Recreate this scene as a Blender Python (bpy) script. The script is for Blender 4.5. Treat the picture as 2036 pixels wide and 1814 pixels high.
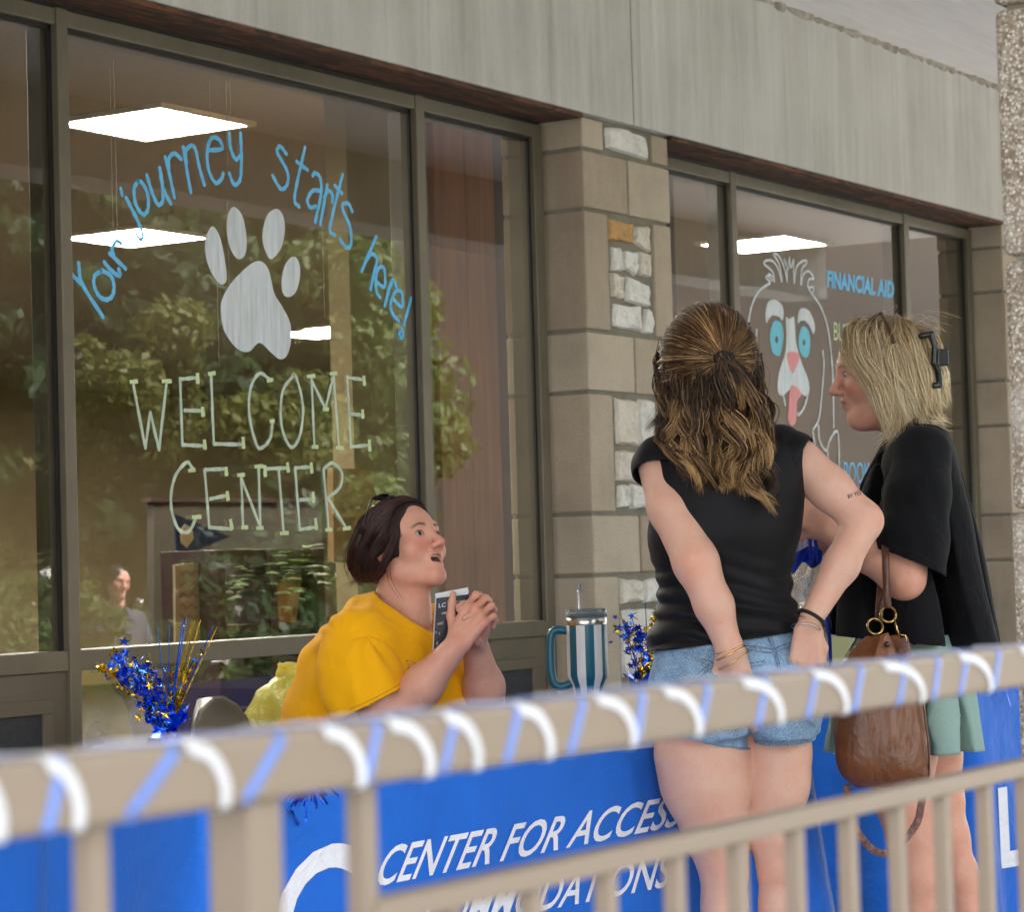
import bpy, bmesh, math, random
import numpy as np
from mathutils import Matrix, Vector, Euler
random.seed(7); np.random.seed(7)
for o in list(bpy.data.objects): bpy.data.objects.remove(o)
SC = bpy.context.scene
COL = SC.collection

# ------------------------------------------------------------------ camera
F_PX, CX, CY = 5100.0, 1018.0, 907.0          # focal length and centre in photograph pixels (2036 x 1814)
def _n(v):
    v = np.array(v, float); return v / np.linalg.norm(v)
_dn = _n((.0287, 1, -214 / 5100.))
_x = _n((3252, 121, 5100)); _x = _n(_x - _dn * (_x @ _dn)); _y = np.cross(_dn, _x)
if _y[2] < 0: _y = -_y
CR = np.array([_x, _y, -_dn])                 # camera (right, down, forward) -> world
CAM = np.array([0, 0, 1.145])
cam_d = bpy.data.cameras.new('camera'); cam = bpy.data.objects.new('camera', cam_d); COL.objects.link(cam)
cam_d.sensor_fit = 'HORIZONTAL'; cam_d.sensor_width = 36.0; cam_d.lens = F_PX / 2036 * 36
cam_d.clip_start = .05; cam_d.clip_end = 400
M = np.eye(4); M[:3, 0] = CR[:, 0]; M[:3, 1] = -CR[:, 1]; M[:3, 2] = -CR[:, 2]; M[:3, 3] = CAM
cam.matrix_world = Matrix(M.tolist())
cam_d.dof.use_dof = True; cam_d.dof.focus_distance = 5.75; cam_d.dof.aperture_fstop = 9.5; cam_d.dof.aperture_blades = 9
SC.camera = cam
def ray(x, y): return CR @ np.array([(x - CX) / F_PX, (y - CY) / F_PX, 1.0])
def at(x, y, d): return CAM + ray(x, y) * d
def onY(x, y, Y): r = ray(x, y); return CAM + r * (Y / r[1])
def onX(x, y, X): r = ray(x, y); return CAM + r * (X / r[0])
def onZ(x, y, Z): r = ray(x, y); return CAM + r * ((Z - CAM[2]) / r[2])

# ------------------------------------------------------------------ sky, sun, exposure
SUN_EL, SUN_AZ = 54.0, (0.45, 0.89)          # sun stands behind the building, so porch and facade lie in its shade
w = bpy.data.worlds.new('World'); SC.world = w; w.use_nodes = True
nt = w.node_tree; nt.nodes.clear()
sky = nt.nodes.new('ShaderNodeTexSky'); sky.sky_type = 'NISHITA'; sky.sun_disc = False
sky.sun_elevation = math.radians(SUN_EL); sky.sun_rotation = math.atan2(SUN_AZ[0], SUN_AZ[1])
sky.dust_density = 3.0; sky.air_density = 1.0; sky.ozone_density = .6
hs = nt.nodes.new('ShaderNodeHueSaturation'); hs.inputs['Saturation'].default_value = .24
bg = nt.nodes.new('ShaderNodeBackground'); bg.inputs['Strength'].default_value = .15
wo = nt.nodes.new('ShaderNodeOutputWorld')
nt.links.new(sky.outputs[0], hs.inputs['Color']); nt.links.new(hs.outputs[0], bg.inputs['Color']); nt.links.new(bg.outputs[0], wo.inputs['Surface'])
sl = bpy.data.lights.new('sun', 'SUN'); sl.energy = 4.6; sl.angle = math.radians(1.5); sl.color = (1, .975, .94)
so = bpy.data.objects.new('sun', sl); COL.objects.link(so); so.location = (4, 6, 9)
_c = math.cos(math.radians(SUN_EL)); sd = Vector((SUN_AZ[0] * _c, SUN_AZ[1] * _c, math.sin(math.radians(SUN_EL))))
so.rotation_euler = sd.to_track_quat('Z', 'Y').to_euler()
vs = SC.view_settings; vs.view_transform = 'Standard'; vs.look = 'None'; vs.gamma = 1; vs.use_curve_mapping = False
vs.exposure = 3.1
cy = SC.cycles; cy.use_denoising = True; cy.max_bounces = 9; cy.transparent_max_bounces = 24
cy.diffuse_bounces = 4; cy.glossy_bounces = 4; cy.transmission_bounces = 6; cy.sample_clamp_indirect = 6.0
cy.caustics_reflective = False; cy.caustics_refractive = False

# ------------------------------------------------------------------ mesh helpers
class MB:
    """collects shapes in world (or local) coordinates"""
    def __init__(s): s.v = []; s.f = []; s.m = []; s.mi = 0
    def add(s, vs_, fs):
        b = len(s.v); s.v.extend([tuple(map(float, p)) for p in vs_]); s.f.extend([tuple(i + b for i in f) for f in fs]); s.m.extend([s.mi] * len(fs)); return s
    def box(s, a, b, bev=0):
        (x0, y0, z0), (x1, y1, z1) = a, b
        x0, x1 = sorted((x0, x1)); y0, y1 = sorted((y0, y1)); z0, z1 = sorted((z0, z1))
        if not bev:
            return s.add([(x0,y0,z0),(x1,y0,z0),(x1,y1,z0),(x0,y1,z0),(x0,y0,z1),(x1,y0,z1),(x1,y1,z1),(x0,y1,z1)],
                         [(0,3,2,1),(4,5,6,7),(0,1,5,4),(1,2,6,5),(2,3,7,6),(3,0,4,7)])
        bm = bmesh.new(); bmesh.ops.create_cube(bm, size=1)
        for v in bm.verts: v.co = Vector((x0 + (v.co.x + .5) * (x1 - x0), y0 + (v.co.y + .5) * (y1 - y0), z0 + (v.co.z + .5) * (z1 - z0)))
        bmesh.ops.bevel(bm, geom=bm.edges[:], offset=bev, segments=2, profile=.5, affect='EDGES')
        return s.bm(bm)
    def bm(s, bm):
        bm.verts.index_update(); s.add([v.co[:] for v in bm.verts], [[v.index for v in f.verts] for f in bm.faces]); bm.free(); return s
    def tube(s, pts, r, n=8, caps=True, flat=None, up=None):
        """r: number or list; flat: second radius factor"""
        P = np.array(pts, float); m = len(P)
        rr = np.full(m, r, float) if np.isscalar(r) else np.array(r, float)
        T = np.gradient(P, axis=0); T /= np.maximum(np.linalg.norm(T, axis=1), 1e-9)[:, None]
        u = np.array(up if up is not None else (0, 0, 1.0), float)
        if abs(T[0] @ u) > .95: u = np.array((1.0, 0, 0))
        vv = []
        for i in range(m):
            a = u - T[i] * (u @ T[i]); a /= max(np.linalg.norm(a), 1e-9); b = np.cross(T[i], a)
            if up is None: u = a
            for k in range(n):
                t = 2 * math.pi * k / n
                vv.append(P[i] + rr[i] * (math.cos(t) * a * (flat or 1) + math.sin(t) * b))
        ff = [(i*n+k, i*n+(k+1)%n, (i+1)*n+(k+1)%n, (i+1)*n+k) for i in range(m-1) for k in range(n)]
        if caps: ff += [tuple(range(n))[::-1], tuple((m-1)*n + k for k in range(n))]
        return s.add(vv, ff)
    def lathe(s, prof, c=(0,0,0), n=24):
        vv = []; m = len(prof)
        for r, z in prof:
            for k in range(n):
                t = 2*math.pi*k/n; vv.append((c[0]+r*math.cos(t), c[1]+r*math.sin(t), c[2]+z))
        return s.add(vv, [(i*n+k, i*n+(k+1)%n, (i+1)*n+(k+1)%n, (i+1)*n+k) for i in range(m-1) for k in range(n)])
    def prism(s, poly, d0, d1):
        """poly: list of 3D points, extruded from offset d0 to d1 (vectors)"""
        n = len(poly); P = np.array(poly, float)
        vv = list(P + np.array(d0)) + list(P + np.array(d1))
        return s.add(vv, [tuple(range(n))[::-1], tuple(range(n, 2*n))] + [(i, (i+1) % n, n+(i+1) % n, n+i) for i in range(n)])
    def ribbon(s, pts, wid, nrm, closed=False):
        """flat stroke of width wid along pts lying in a plane of normal nrm"""
        P = np.array(pts, float); T = np.gradient(P, axis=0); T /= np.maximum(np.linalg.norm(T, axis=1), 1e-9)[:, None]
        W = np.full(len(P), wid, float) if np.isscalar(wid) else np.array(wid, float)
        B = np.cross(T, np.array(nrm, float)); B /= np.maximum(np.linalg.norm(B, axis=1), 1e-9)[:, None]
        L = P - B * W[:, None] / 2; R_ = P + B * W[:, None] / 2; n = len(P)
        return s.add(list(L) + list(R_), [(i, n+i, n+i+1, i+1) for i in range(n-1)])
    def grid(s, fn, nu, nv):
        vv = [fn(i / nu, j / nv) for j in range(nv+1) for i in range(nu+1)]; q = nu + 1
        return s.add(vv, [(j*q+i, j*q+i+1, (j+1)*q+i+1, (j+1)*q+i) for j in range(nv) for i in range(nu)])

def link(o, parent=None):
    COL.objects.link(o)
    if parent is not None: o.parent = parent
    return o
def tag(o, label=None, cat=None, group=None, kind=None):
    if label: o['label'] = label
    if cat: o['category'] = cat
    if group: o['group'] = group
    if kind: o['kind'] = kind
    return o
def thing(name, loc=(0,0,0), label=None, cat=None, group=None, rz=0):
    o = bpy.data.objects.new(name, None); o.empty_display_size = .1; o.location = loc; o.rotation_euler = (0, 0, rz); link(o)
    return tag(o, label, cat, group)
def origin(o):
    """accumulated world offset of an object chain (roots carry no rotation unless local=True is used)"""
    p = np.zeros(3)
    while o is not None: p += np.array(o.location); o = o.parent
    return p
def obj(name, mb, mats, parent=None, smooth=False, local=False, loc=None):
    """one mesh object; shapes are in world coordinates unless local"""
    me = bpy.data.meshes.new(name)
    v = np.array(mb.v, float)
    off = np.zeros(3)
    if not local:
        if parent is not None: off = origin(parent)
        elif len(v): off = np.array([(v[:,0].min()+v[:,0].max())/2, (v[:,1].min()+v[:,1].max())/2, v[:,2].min()])
    if len(v): v = v - off
    me.from_pydata([tuple(p) for p in v], [], mb.f); me.update()
    mats = mats if isinstance(mats, (list, tuple)) else [mats]
    for m in mats: me.materials.append(m)
    if len(mats) > 1: me.polygons.foreach_set('material_index', mb.m)
    if smooth: me.polygons.foreach_set('use_smooth', [True] * len(me.polygons))
    o = bpy.data.objects.new(name, me); link(o, parent)
    if parent is None and not local: o.location = off
    return o
def cpy(o, parent, loc=None, rot=None, scl=None):
    c = o.copy(); link(c, parent); 
    if loc is not None: c.location = loc
    if rot is not None: c.rotation_euler = rot
    if scl is not None: c.scale = scl
    return c
def catmull(pts, n=8, closed=False):
    P = [np.array(p, float) for p in pts]
    if len(P) < 3: 
        return [P[0] + (P[-1]-P[0]) * t for t in np.linspace(0, 1, n+1)]
    Q = [P[-1]] + P + [P[0], P[1]] if closed else [2*P[0]-P[1]] + P + [2*P[-1]-P[-2]]
    out = []
    for i in range(1, len(Q) - 2):
        a, b, c, d = Q[i-1:i+3]
        for k in range(n):
            t = k / n; out.append(.5 * (2*b + (c-a)*t + (2*a-5*b+4*c-d)*t*t + (3*b-a-3*c+d)*t**3))
    if not closed: out.append(Q[-2])
    return out

# ------------------------------------------------------------------ materials
def lin(r, g, b):
    f = lambda c: c/12.92 if c <= .04045 else ((c+.055)/1.055)**2.4
    return (f(r/255), f(g/255), f(b/255))
class NT:
    def __init__(s, name):
        s.m = bpy.data.materials.new(name); s.m.use_nodes = True; s.t = s.m.node_tree
        s.p = s.t.nodes['Principled BSDF']; s.out = s.t.nodes['Material Output']
    def n(s, ty, **kw):
        nd = s.t.nodes.new('ShaderNode' + ty)
        for k, v in kw.items():
            if k.startswith('_'): setattr(nd, k[1:], v)
            else: nd.inputs[k.replace('__', ' ')].default_value = v
        return nd
    def l(s, a, b): s.t.links.new(a, b)
    def coord(s, scale=(1,1,1), kind='Object', rot=(0,0,0)):
        tc = s.n('TexCoord'); mp = s.n('Mapping'); mp.inputs['Scale'].default_value = scale; mp.inputs['Rotation'].default_value = rot
        s.l(tc.outputs[kind], mp.inputs['Vector']); return mp.outputs[0]
    def noise(s, vec, scale, detail=4, rough=.55, dist=0):
        nd = s.n('TexNoise', Scale=scale, Detail=detail, Roughness=rough, Distortion=dist); s.l(vec, nd.inputs['Vector']); return nd.outputs['Fac']
    def ramp(s, fac, stops):
        r = s.n('ValToRGB'); e = r.color_ramp.elements
        while len(e) < len(stops): e.new(.5)
        for el, (p, c) in zip(e, stops):
            el.position = p; el.color = (*c, 1) if len(c) == 3 else c
        s.l(fac, r.inputs['Fac']); return r.outputs['Color']
    def mix(s, fac, a, b, mode='MIX'):
        m = s.n('Mix', _data_type='RGBA', _blend_type=mode)
        for k, v in ((0, fac), (6, a), (7, b)):
            if hasattr(v, 'links'): s.l(v, m.inputs[k])
            else: m.inputs[k].default_value = v if k == 0 else ((*v, 1) if len(v) == 3 else v)
        return m.outputs[2]
    def math(s, op, a, b=None, clamp=False):
        m = s.n('Math', _operation=op, _use_clamp=clamp)
        for k, v in ((0, a), (1, b)):
            if v is None: continue
            if hasattr(v, 'links'): s.l(v, m.inputs[k])
            else: m.inputs[k].default_value = v
        return m.outputs[0]
    def bump(s, h, strength=.3, dist=.01, prev=None):
        b = s.n('Bump', Strength=strength, Distance=dist); s.l(h, b.inputs['Height'])
        if prev is not None: s.l(prev, b.inputs['Normal'])
        s.l(b.outputs[0], s.p.inputs['Normal']); return b.outputs[0]
    def base(s, c):
        if hasattr(c, 'links'): s.l(c, s.p.inputs['Base Color'])
        else: s.p.inputs['Base Color'].default_value = (*c, 1)
    def set(s, **kw):
        for k, v in kw.items(): s.p.inputs[k.replace('_', ' ')].default_value = v
        return s
def sc(c, k): return tuple(min(1, x*k) for x in c)
def pm(name, c, rough=.6, var=.12, scale=6, bump=.15, bscale=40, metal=0, spec=.5, bd=.004, stretch=(1,1,1), **kw):
    """plain procedural surface: mottled colour + fine relief"""
    t = NT(name); v = t.coord(stretch)
    f = t.noise(v, scale, 5); t.base(t.ramp(f, [(.3, sc(c, 1-var)), (.7, sc(c, 1+var))]))
    t.set(Roughness=rough, Metallic=metal, Specular_IOR_Level=spec, **kw)
    if bump: t.bump(t.noise(v, bscale, 3), bump, bd)
    return t.m
MAT = {}
def build_mats():
    # board-marked weathered concrete with vertical streaks
    t = NT('concrete'); v = t.coord((1,1,1)); vs_ = t.coord((5, 5, .40))
    big = t.noise(v, 1.6, 6, .6); st = t.noise(vs_, 1.6, 6, .7); fine = t.noise(v, 90, 3); st2 = t.noise(t.coord((17, 17, .5)), 1.1, 6, .7)
    c1 = t.ramp(big, [(.25, lin(172,169,162)), (.5, lin(196,193,187)), (.75, lin(208,205,200))])
    c2 = t.mix(t.ramp(st, [(.42, (0,0,0)), (.72, (.85,.85,.85))]), c1, lin(220,218,214))
    c3 = t.mix(t.ramp(st2, [(.55, (0,0,0)), (.76, (.5,.5,.5))]), c2, lin(140,135,124))
    t.base(t.mix(t.math('MULTIPLY', fine, .25), c3, lin(142,136,124))); t.set(Roughness=.9, Specular_IOR_Level=.2)
    t.bump(t.math('ADD', fine, t.math('MULTIPLY', st, 1.2)), .14, .006); MAT['concrete'] = t.m
    MAT['ceil'] = pm('ceiling_plaster', lin(240,236,234), .9, .05, 2, .5, 6, stretch=(1, 9, 1), bd=.01, spec=.2)
    # split-face masonry block
    for nm, c in (('block', (180,164,144)), ('block_b', (170,154,135)), ('block_c', (188,174,154))):
        t = NT(nm); v = t.coord(); a = t.noise(v, 3, 6, .65); b = t.noise(v, 160, 3, .7); d = t.noise(t.coord((7,7,1)), 3, 4)
        col = t.ramp(a, [(.28, sc(lin(*c), .82)), (.5, lin(*c)), (.75, sc(lin(*c), 1.16))])
        col = t.mix(t.ramp(b, [(.45, (0,0,0)), (.75, (.5,.5,.5))]), col, sc(lin(*c), .55)); 
        col = t.mix(t.ramp(d, [(.5, (0,0,0)), (.75, (.35,.35,.35))]), col, lin(176,168,156))
        t.base(col); t.set(Roughness=.92, Specular_IOR_Level=.2); t.bump(b, .5, .003); MAT[nm] = t.m
    # pale quarried stone, ochre stains
    for nm, c, st_ in (('stone', (232,228,220), .25), ('stone_b', (222,213,198), .5), ('stone_o', (204,162,108), .8)):
        t = NT(nm); v = t.coord(); a = t.noise(v, 9, 7, .7); b = t.noise(v, 45, 5, .7); o = t.noise(v, 5, 4, .6)
        col = t.ramp(a, [(.25, sc(lin(*c), .62)), (.48, lin(*c)), (.8, sc(lin(*c), 1.2))])
        col = t.mix(t.ramp(o, [(.56, (0,0,0)), (.72, (st_,)*3)]), col, lin(172,128,78)); t.base(col)
        t.set(Roughness=.9, Specular_IOR_Level=.25); t.bump(t.math('ADD', a, t.math('MULTIPLY', b, .6)), .9, .02); MAT[nm] = t.m
    MAT['mortar'] = pm('mortar', lin(132,126,113), .95, .15, 12, .5, 120, spec=.15)
    t = NT('aggregate'); v = t.coord(); vo = t.n('TexVoronoi', Scale=210); t.l(v, vo.inputs['Vector'])
    big = t.noise(v, 5, 3)
    col = t.ramp(t.noise(vo.outputs['Color'], 3, 0), [(.3, lin(120,104,88)), (.5, lin(176,164,148)), (.62, lin(214,208,200)), (.75, lin(150,124,98))])
    col = t.mix(t.ramp(vo.outputs['Distance'], [(.3, (0,0,0)), (.7, (.7,.7,.7))]), col, lin(118,108,94)); t.base(t.mix(t.ramp(big, [(.5,(0,0,0)),(.7,(.5,.5,.5))]), col, lin(210,206,200)))
    t.set(Roughness=.85); t.bump(vo.outputs['Distance'], -1.0, .012); MAT['aggregate'] = t.m
    # anodised bronze window frame, dusty
    t = NT('bronze_frame'); v = t.coord(); a = t.noise(v, 2.5, 5); d = t.noise(t.coord((6,6,.8)), 5, 5, .7)
    col = t.ramp(a, [(.3, lin(98,90,74)), (.7, lin(120,111,94))]); col = t.mix(t.ramp(d, [(.52,(0,0,0)),(.75,(.45,.45,.45))]), col, lin(128,120,104))
    t.base(col); t.set(Roughness=.5, Metallic=.25); t.bump(t.noise(v, 200, 2), .06, .002); MAT['frame'] = t.m
    MAT['frame_dark'] = pm('dark_gasket', lin(26,24,22), .6, .2, 20, .1)
    t = NT('panel_brown'); MAT['panel'] = pm('bronze_panel', lin(104,94,80), .55, .12, 3, .1, metal=.15)
    MAT['mesh_dark'] = pm('vent_mesh', lin(52,54,58), .7, .25, 60, .6, 400, bd=.003)
    # rusty steel lintel
    t = NT('rust_steel'); v = t.coord((1.2, 6, 6)); a = t.noise(v, 4, 7, .7, 1.2)
    t.base(t.ramp(a, [(.3, lin(44,34,30)), (.48, lin(68,44,32)), (.62, lin(116,72,46)), (.8, lin(66,56,52))])); t.set(Roughness=.85); t.bump(a, .4, .006); MAT['rust'] = t.m
    # glass: clear pane, reflecting by angle
    t = NT('window_glass'); t.t.nodes.remove(t.p)
    fr = t.n('Fresnel', IOR=1.55); gl = t.n('BsdfGlossy', Roughness=.0); gl.inputs['Color'].default_value = (1,1,1,1)
    tr = t.n('BsdfTransparent'); tr.inputs['Color'].default_value = (.90, .90, .875, 1)
    ms = t.n('MixShader'); bw = t.n('Bump', Strength=.02, Distance=.01); t.l(t.noise(t.coord((1,1,.6)), 2.2, 1), bw.inputs['Height'])
    t.l(bw.outputs[0], gl.inputs['Normal'])
    ge = t.n('NewGeometry'); t.l(t.math('MULTIPLY', t.math('MULTIPLY', fr.outputs[0], 1.6), t.math('SUBTRACT', 1.0, ge.outputs['Backfacing'])), ms.inputs[0]); t.l(tr.outputs[0], ms.inputs[1]); t.l(gl.outputs[0], ms.inputs[2]); t.l(ms.outputs[0], t.out.inputs['Surface']); MAT['glass'] = t.m
    # rail paint
    MAT['rail'] = pm('taupe_rail_paint', lin(134,118,102), .42, .04, 4, .05, 80, spec=.5)
    MAT['wall_in'] = pm('interior_paint', lin(156,139,107), .85, .05, 3, .1, 60, spec=.2)
    MAT['ceil_in'] = pm('interior_ceiling', lin(150,138,118), .95, .12, 40, .5, 120, spec=.1)
    MAT['carpet'] = pm('carpet', lin(90,84,78), .98, .2, 40, .4, 200, spec=.1)
    t = NT('wood_panel'); v = t.coord((7, 7, .5)); a = t.noise(v, 2.2, 6, .6, .8); b = t.noise(t.coord((40,40,1)), 3, 3)
    t.base(t.mix(t.math('MULTIPLY', b, .4), t.ramp(a, [(.3, lin(126,70,26)), (.55, lin(164,98,38)), (.75, lin(186,118,52))]), lin(104,56,20))); t.set(Roughness=.45); MAT['wood'] = t.m
    t = NT('light_diffuser'); t.base((.9,.9,.9)); t.set(Emission_Strength=19.0); t.p.inputs['Emission Color'].default_value = (1, .96, .86, 1); MAT['lamp'] = t.m
    MAT['white'] = pm('white_enamel', lin(225,222,214), .5, .04, 5, .03)
    MAT['eave'] = pm('brown_soffit', lin(112,92,72), .8, .15, 3, .2, stretch=(1,6,1))
    MAT['deck'] = pm('deck_concrete', lin(172,170,168), .9, .1, 3, .3, 70, spec=.2)
    t = NT('lawn'); v = t.coord(); a = t.noise(v, .5, 6); b = t.noise(v, 30, 3)
    t.base(t.mix(b, t.ramp(a, [(.3, (.062,.074,.036)), (.7, (.095,.105,.055))]), (.045,.055,.028))); t.set(Roughness=.9, Specular_IOR_Level=.1); t.bump(b, .8, .05); MAT['lawn'] = t.m
    MAT['bark'] = pm('bark', (.07,.05,.035), .95, .3, 8, 1, 30, stretch=(4,4,1), bd=.03, spec=.1)
    for nm, c in (('leaf_a', (.06,.095,.022)), ('leaf_b', (.085,.12,.030)), ('leaf_c', (.04,.075,.028)), ('leaf_y', (.115,.125,.03))):
        t = NT(nm); a = t.noise(t.coord(), 1.3, 4); t.base(t.ramp(a, [(.3, sc(c, .7)), (.7, sc(c, 1.35))])); t.set(Roughness=.55, Specular_IOR_Level=.3)
        tl = t.n('BsdfTranslucent'); tl.inputs['Color'].default_value = (*sc(c, 1.6), 1); mx = t.n('MixShader'); mx.inputs[0].default_value = .35
        t.l(t.p.outputs[0], mx.inputs[1]); t.l(tl.outputs[0], mx.inputs[2]); t.l(mx.outputs[0], t.out.inputs['Surface']); MAT[nm] = t.m
build_mats()
# ================================================================== the setting
YP, YG = 4.335, 4.500                        # pillar front, glass plane
ZH0, ZH1, ZS0, ZS1 = 2.563, 2.607, .903, .955  # window head and sill
tag(obj('deck', MB().box((-6, .45, -.12), (16, 9.9, 0)), MAT['deck']), kind='structure')
def lawn_fn(u, v):
    x = -90 + 200*u; y = .45 - 100*(1-v)
    d = max(0, -y - 3); return (x, y, -.45 - .01*d + .25*math.sin(x*.13)*math.sin(y*.11)*min(1, d/6))
tag(obj('lawn', MB().grid(lawn_fn, 50, 40), MAT['lawn'], smooth=True), kind='structure')
tag(obj('porch_ceiling', MB().box((-4, 1.42, 3.256), (16, 4.36, 3.40)), MAT['ceil']), kind='structure')

# outer beam of the porch roof and its column
bt = tag(obj('porch_beam', MB().box((-4, 1.12, 2.90), (16, 1.42, 3.40), .008), MAT['concrete']), 'grey concrete beam along the open edge of the porch roof', 'beam')
tag(obj('porch_roof', MB().box((-4.2, -.85, 3.404), (16.2, 10.0, 3.60)), MAT['eave']), kind='structure')  # overhang beyond the beam is unseen, added to shade the rail
cr = thing('porch_column', (4.09, 1.33, 0), 'exposed aggregate block column carrying the porch beam beside the rail', 'column')
colY = (1.13, 1.525)
zz = [0, .40, .80, 1.205, 1.61, 2.015, 2.218, 2.42, 2.62, 2.899]
for i in range(len(zz)-1):
    j = .006*math.sin(i*2.3)
    b = MB().box((3.872+j, colY[0], zz[i]+.004), (4.30+j, colY[1], zz[i+1]-.004), .012)
    obj('block', b, MAT['aggregate'], cr)
obj('mortar_core', MB().box((3.89, colY[0]+.02, 0), (4.28, colY[1]-.018, 2.899)), MAT['mortar'], cr)

# concrete fascia: three cast panels
fa = thing('fascia', (7.6, 4.33, 2.638), 'streaked grey concrete fascia above the windows', 'fascia')
for x0, x1 in ((1.2, 4.42), (4.428, 7.626), (7.634, 11.03)):
    obj('panel', MB().box((x0, 4.318, 2.638), (x1, 4.50, 3.262), .004), MAT['concrete'], fa)
# rough mortar fillet where the ceiling meets the fascia
fm = MB(); rr = random.Random(3)
pts = [np.array((x, 4.322 + rr.uniform(-.006, .008), 3.250 + rr.uniform(-.006, .006))) for x in np.arange(4.5, 11.05, .035)]
fm.tube(pts, [rr.uniform(.008, .024) for _ in pts], 7, flat=1.0)
obj('mortar_fillet', fm, pm('pale_mortar', lin(168,160,148), .95, .3, 25, 1, 60, spec=.1), fa)
# rusty steel lintels over the window openings and above them the inner soffit
for x0, x1, lb in ((4.18, 7.30, 'rusty steel lintel over the welcome window'), (7.905, 11.02, 'rusty steel lintel over the window with the painted dog')):
    tag(obj('steel_lintel', MB().box((x0, 4.326, 2.622), (x1, 4.56, 2.6375)), MAT['rust']), lb, 'lintel')

# stone pillars: dressed blocks and rubble infill
XP0, XP1 = 7.303, 7.905
def pillar(x0, x1, label, seed, full=True):
    r = random.Random(seed); g = .0065; root = thing('stone_pillar', ((x0+x1)/2, YP, 0), label, 'pillar', 'masonry pillars between the windows')
    obj('mortar_core', MB().box((x0+.012, YP+.014, 0), (x1-.012, 4.655, 2.636)), MAT['mortar'], root)
    beds = [2.634, 2.523, 2.320, 1.913, 1.708, 1.302, 1.097, .69, .486, .08, 0]
    kinds = ['cap', 'pair', 'rub', 'pair', 'rub', 'pair', 'rub', 'pair', 'rub', 'foot']
    B = ['block', 'block_b', 'block_c']
    def blk(xa, xb, za, zb, ya=YP, yb=4.66, m=None):
        ya += r.uniform(-.002, .003)
        obj('block', MB().box((xa+g, ya, za+g), (xb-g, yb, zb-g), .006), MAT[m or r.choice(B)], root)
    def stone(poly, m=None):
        # irregular quarry-faced stone: outline (x,z) fractions; pillowed front
        q = [(a + r.uniform(-.006,.006), b + r.uniform(-.006,.006)) for a, b in poly]
        qq = []
        for i in range(len(q)):
            a, b = np.array(q[i]), np.array(q[(i+1) % len(q)])
            for t in (0, .33, .66): 
                p = a + (b-a)*t; qq.append(p + np.array((r.uniform(-.004,.004), r.uniform(-.004,.004))))
        c = np.mean(qq, axis=0); mb = MB(); n = len(qq); rings = []
        for k, (f, dy) in enumerate(((1, .03), (1, .004), (.90, -.008), (.62, -.013), (.3, -.012))):
            for p in qq: rings.append((c[0]+(p[0]-c[0])*f, YP + .006 + dy + (r.uniform(-.005,.005) if k > 1 else 0), c[1]+(p[1]-c[1])*f))
        ff = [(k*n+i, k*n+(i+1)%n, (k+1)*n+(i+1)%n, (k+1)*n+i) for k in range(4) for i in range(n)] + [tuple(4*n+i for i in range(n))]
        mb.add(rings, [f[::-1] for f in ff]); obj('stone', mb, MAT[m or r.choice(['stone','stone','stone','stone_b'])], root, smooth=False)
    W = x1 - x0
    for i, kd in enumerate(kinds):
        z1, z0 = beds[i], beds[i+1]
        if kd == 'pair':
            xm = x0 + W*r.uniform(.5, .54); blk(x0, xm, z0, z1); blk(xm, x1, z0, z1)
        elif kd == 'foot': blk(x0, x1, z0, z1)
        else:
            a = x0 + W*.27; b = x0 + W*.775
            if kd == 'cap': a, b = x0 + W*.25, x0 + W*.79
            blk(x0, a, z0, z1); blk(b, x1, z0, z1)
            h = z1 - z0; X = lambda f: a + .014 + (b-a-.028)*f; Z = lambda f: z0 + .008 + (h-.016)*f
            if kd == 'cap': stone([(X(.03),Z(.1)),(X(.98),Z(-.02)),(X(.95),Z(.8)),(X(.5),Z(1.0)),(X(.04),Z(.9))], 'stone')
            elif i == 2:
                stone([(X(0),Z(.80)),(X(.10),Z(.78)),(X(.55),Z(.80)),(X(.54),Z(.96)),(X(0),Z(.97))], 'stone_o')
                stone([(X(.62),Z(.80)),(X(.95),Z(.76)),(X(.98),Z(.96)),(X(.62),Z(.95))], 'stone_b')
                stone([(X(.02),Z(.54)),(X(.28),Z(.53)),(X(.28),Z(.73)),(X(.06),Z(.74))], 'stone')
                stone([(X(.33),Z(.54)),(X(.62),Z(.52)),(X(.66),Z(.73)),(X(.34),Z(.72))], 'stone')
                stone([(X(.70),Z(.54)),(X(.98),Z(.53)),(X(.97),Z(.72)),(X(.72),Z(.74))], 'stone_b')
                stone([(X(.0),Z(.31)),(X(.30),Z(.29)),(X(.28),Z(.48)),(X(.0),Z(.50))], 'stone_b')
                stone([(X(.36),Z(.28)),(X(.90),Z(.26)),(X(.96),Z(.42)),(X(.40),Z(.48))], 'stone')
                stone([(X(.03),Z(.03)),(X(.72),Z(.01)),(X(.66),Z(.24)),(X(.08),Z(.25))], 'stone')
                stone([(X(.78),Z(.03)),(X(.98),Z(.02)),(X(.98),Z(.22)),(X(.82),Z(.24))], 'stone')
            else:
                # random rubble rows
                zt = 1.0; row = 0; hs_ = [[.26,.62,.10],[.45,.30,.25],[.30,.40,.28]][i % 3]
                for hh in hs_:
                    if hh < .12: zt -= hh; continue
                    xs = 0.0; ws = r.choice([(.36,.62),(.56,.42),(.30,.36,.32)]) if hh < .5 else (.34,.64)
                    for w_ in ws:
                        stone([(X(xs+.01),Z(zt-hh+.03)),(X(xs+w_-.03),Z(zt-hh+.02)),(X(xs+w_-.02),Z(zt-.03)),(X(xs+.02),Z(zt-.02))]); xs += w_ + .015
                    zt -= hh
    return root
pillar(XP0, XP1, 'masonry pillar of blocks and pale rubble stones behind the striped tumbler', 11)
pillar(11.02, 11.62, 'masonry pillar at the end of the fascia, beyond the window with the painted dog', 12)
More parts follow.
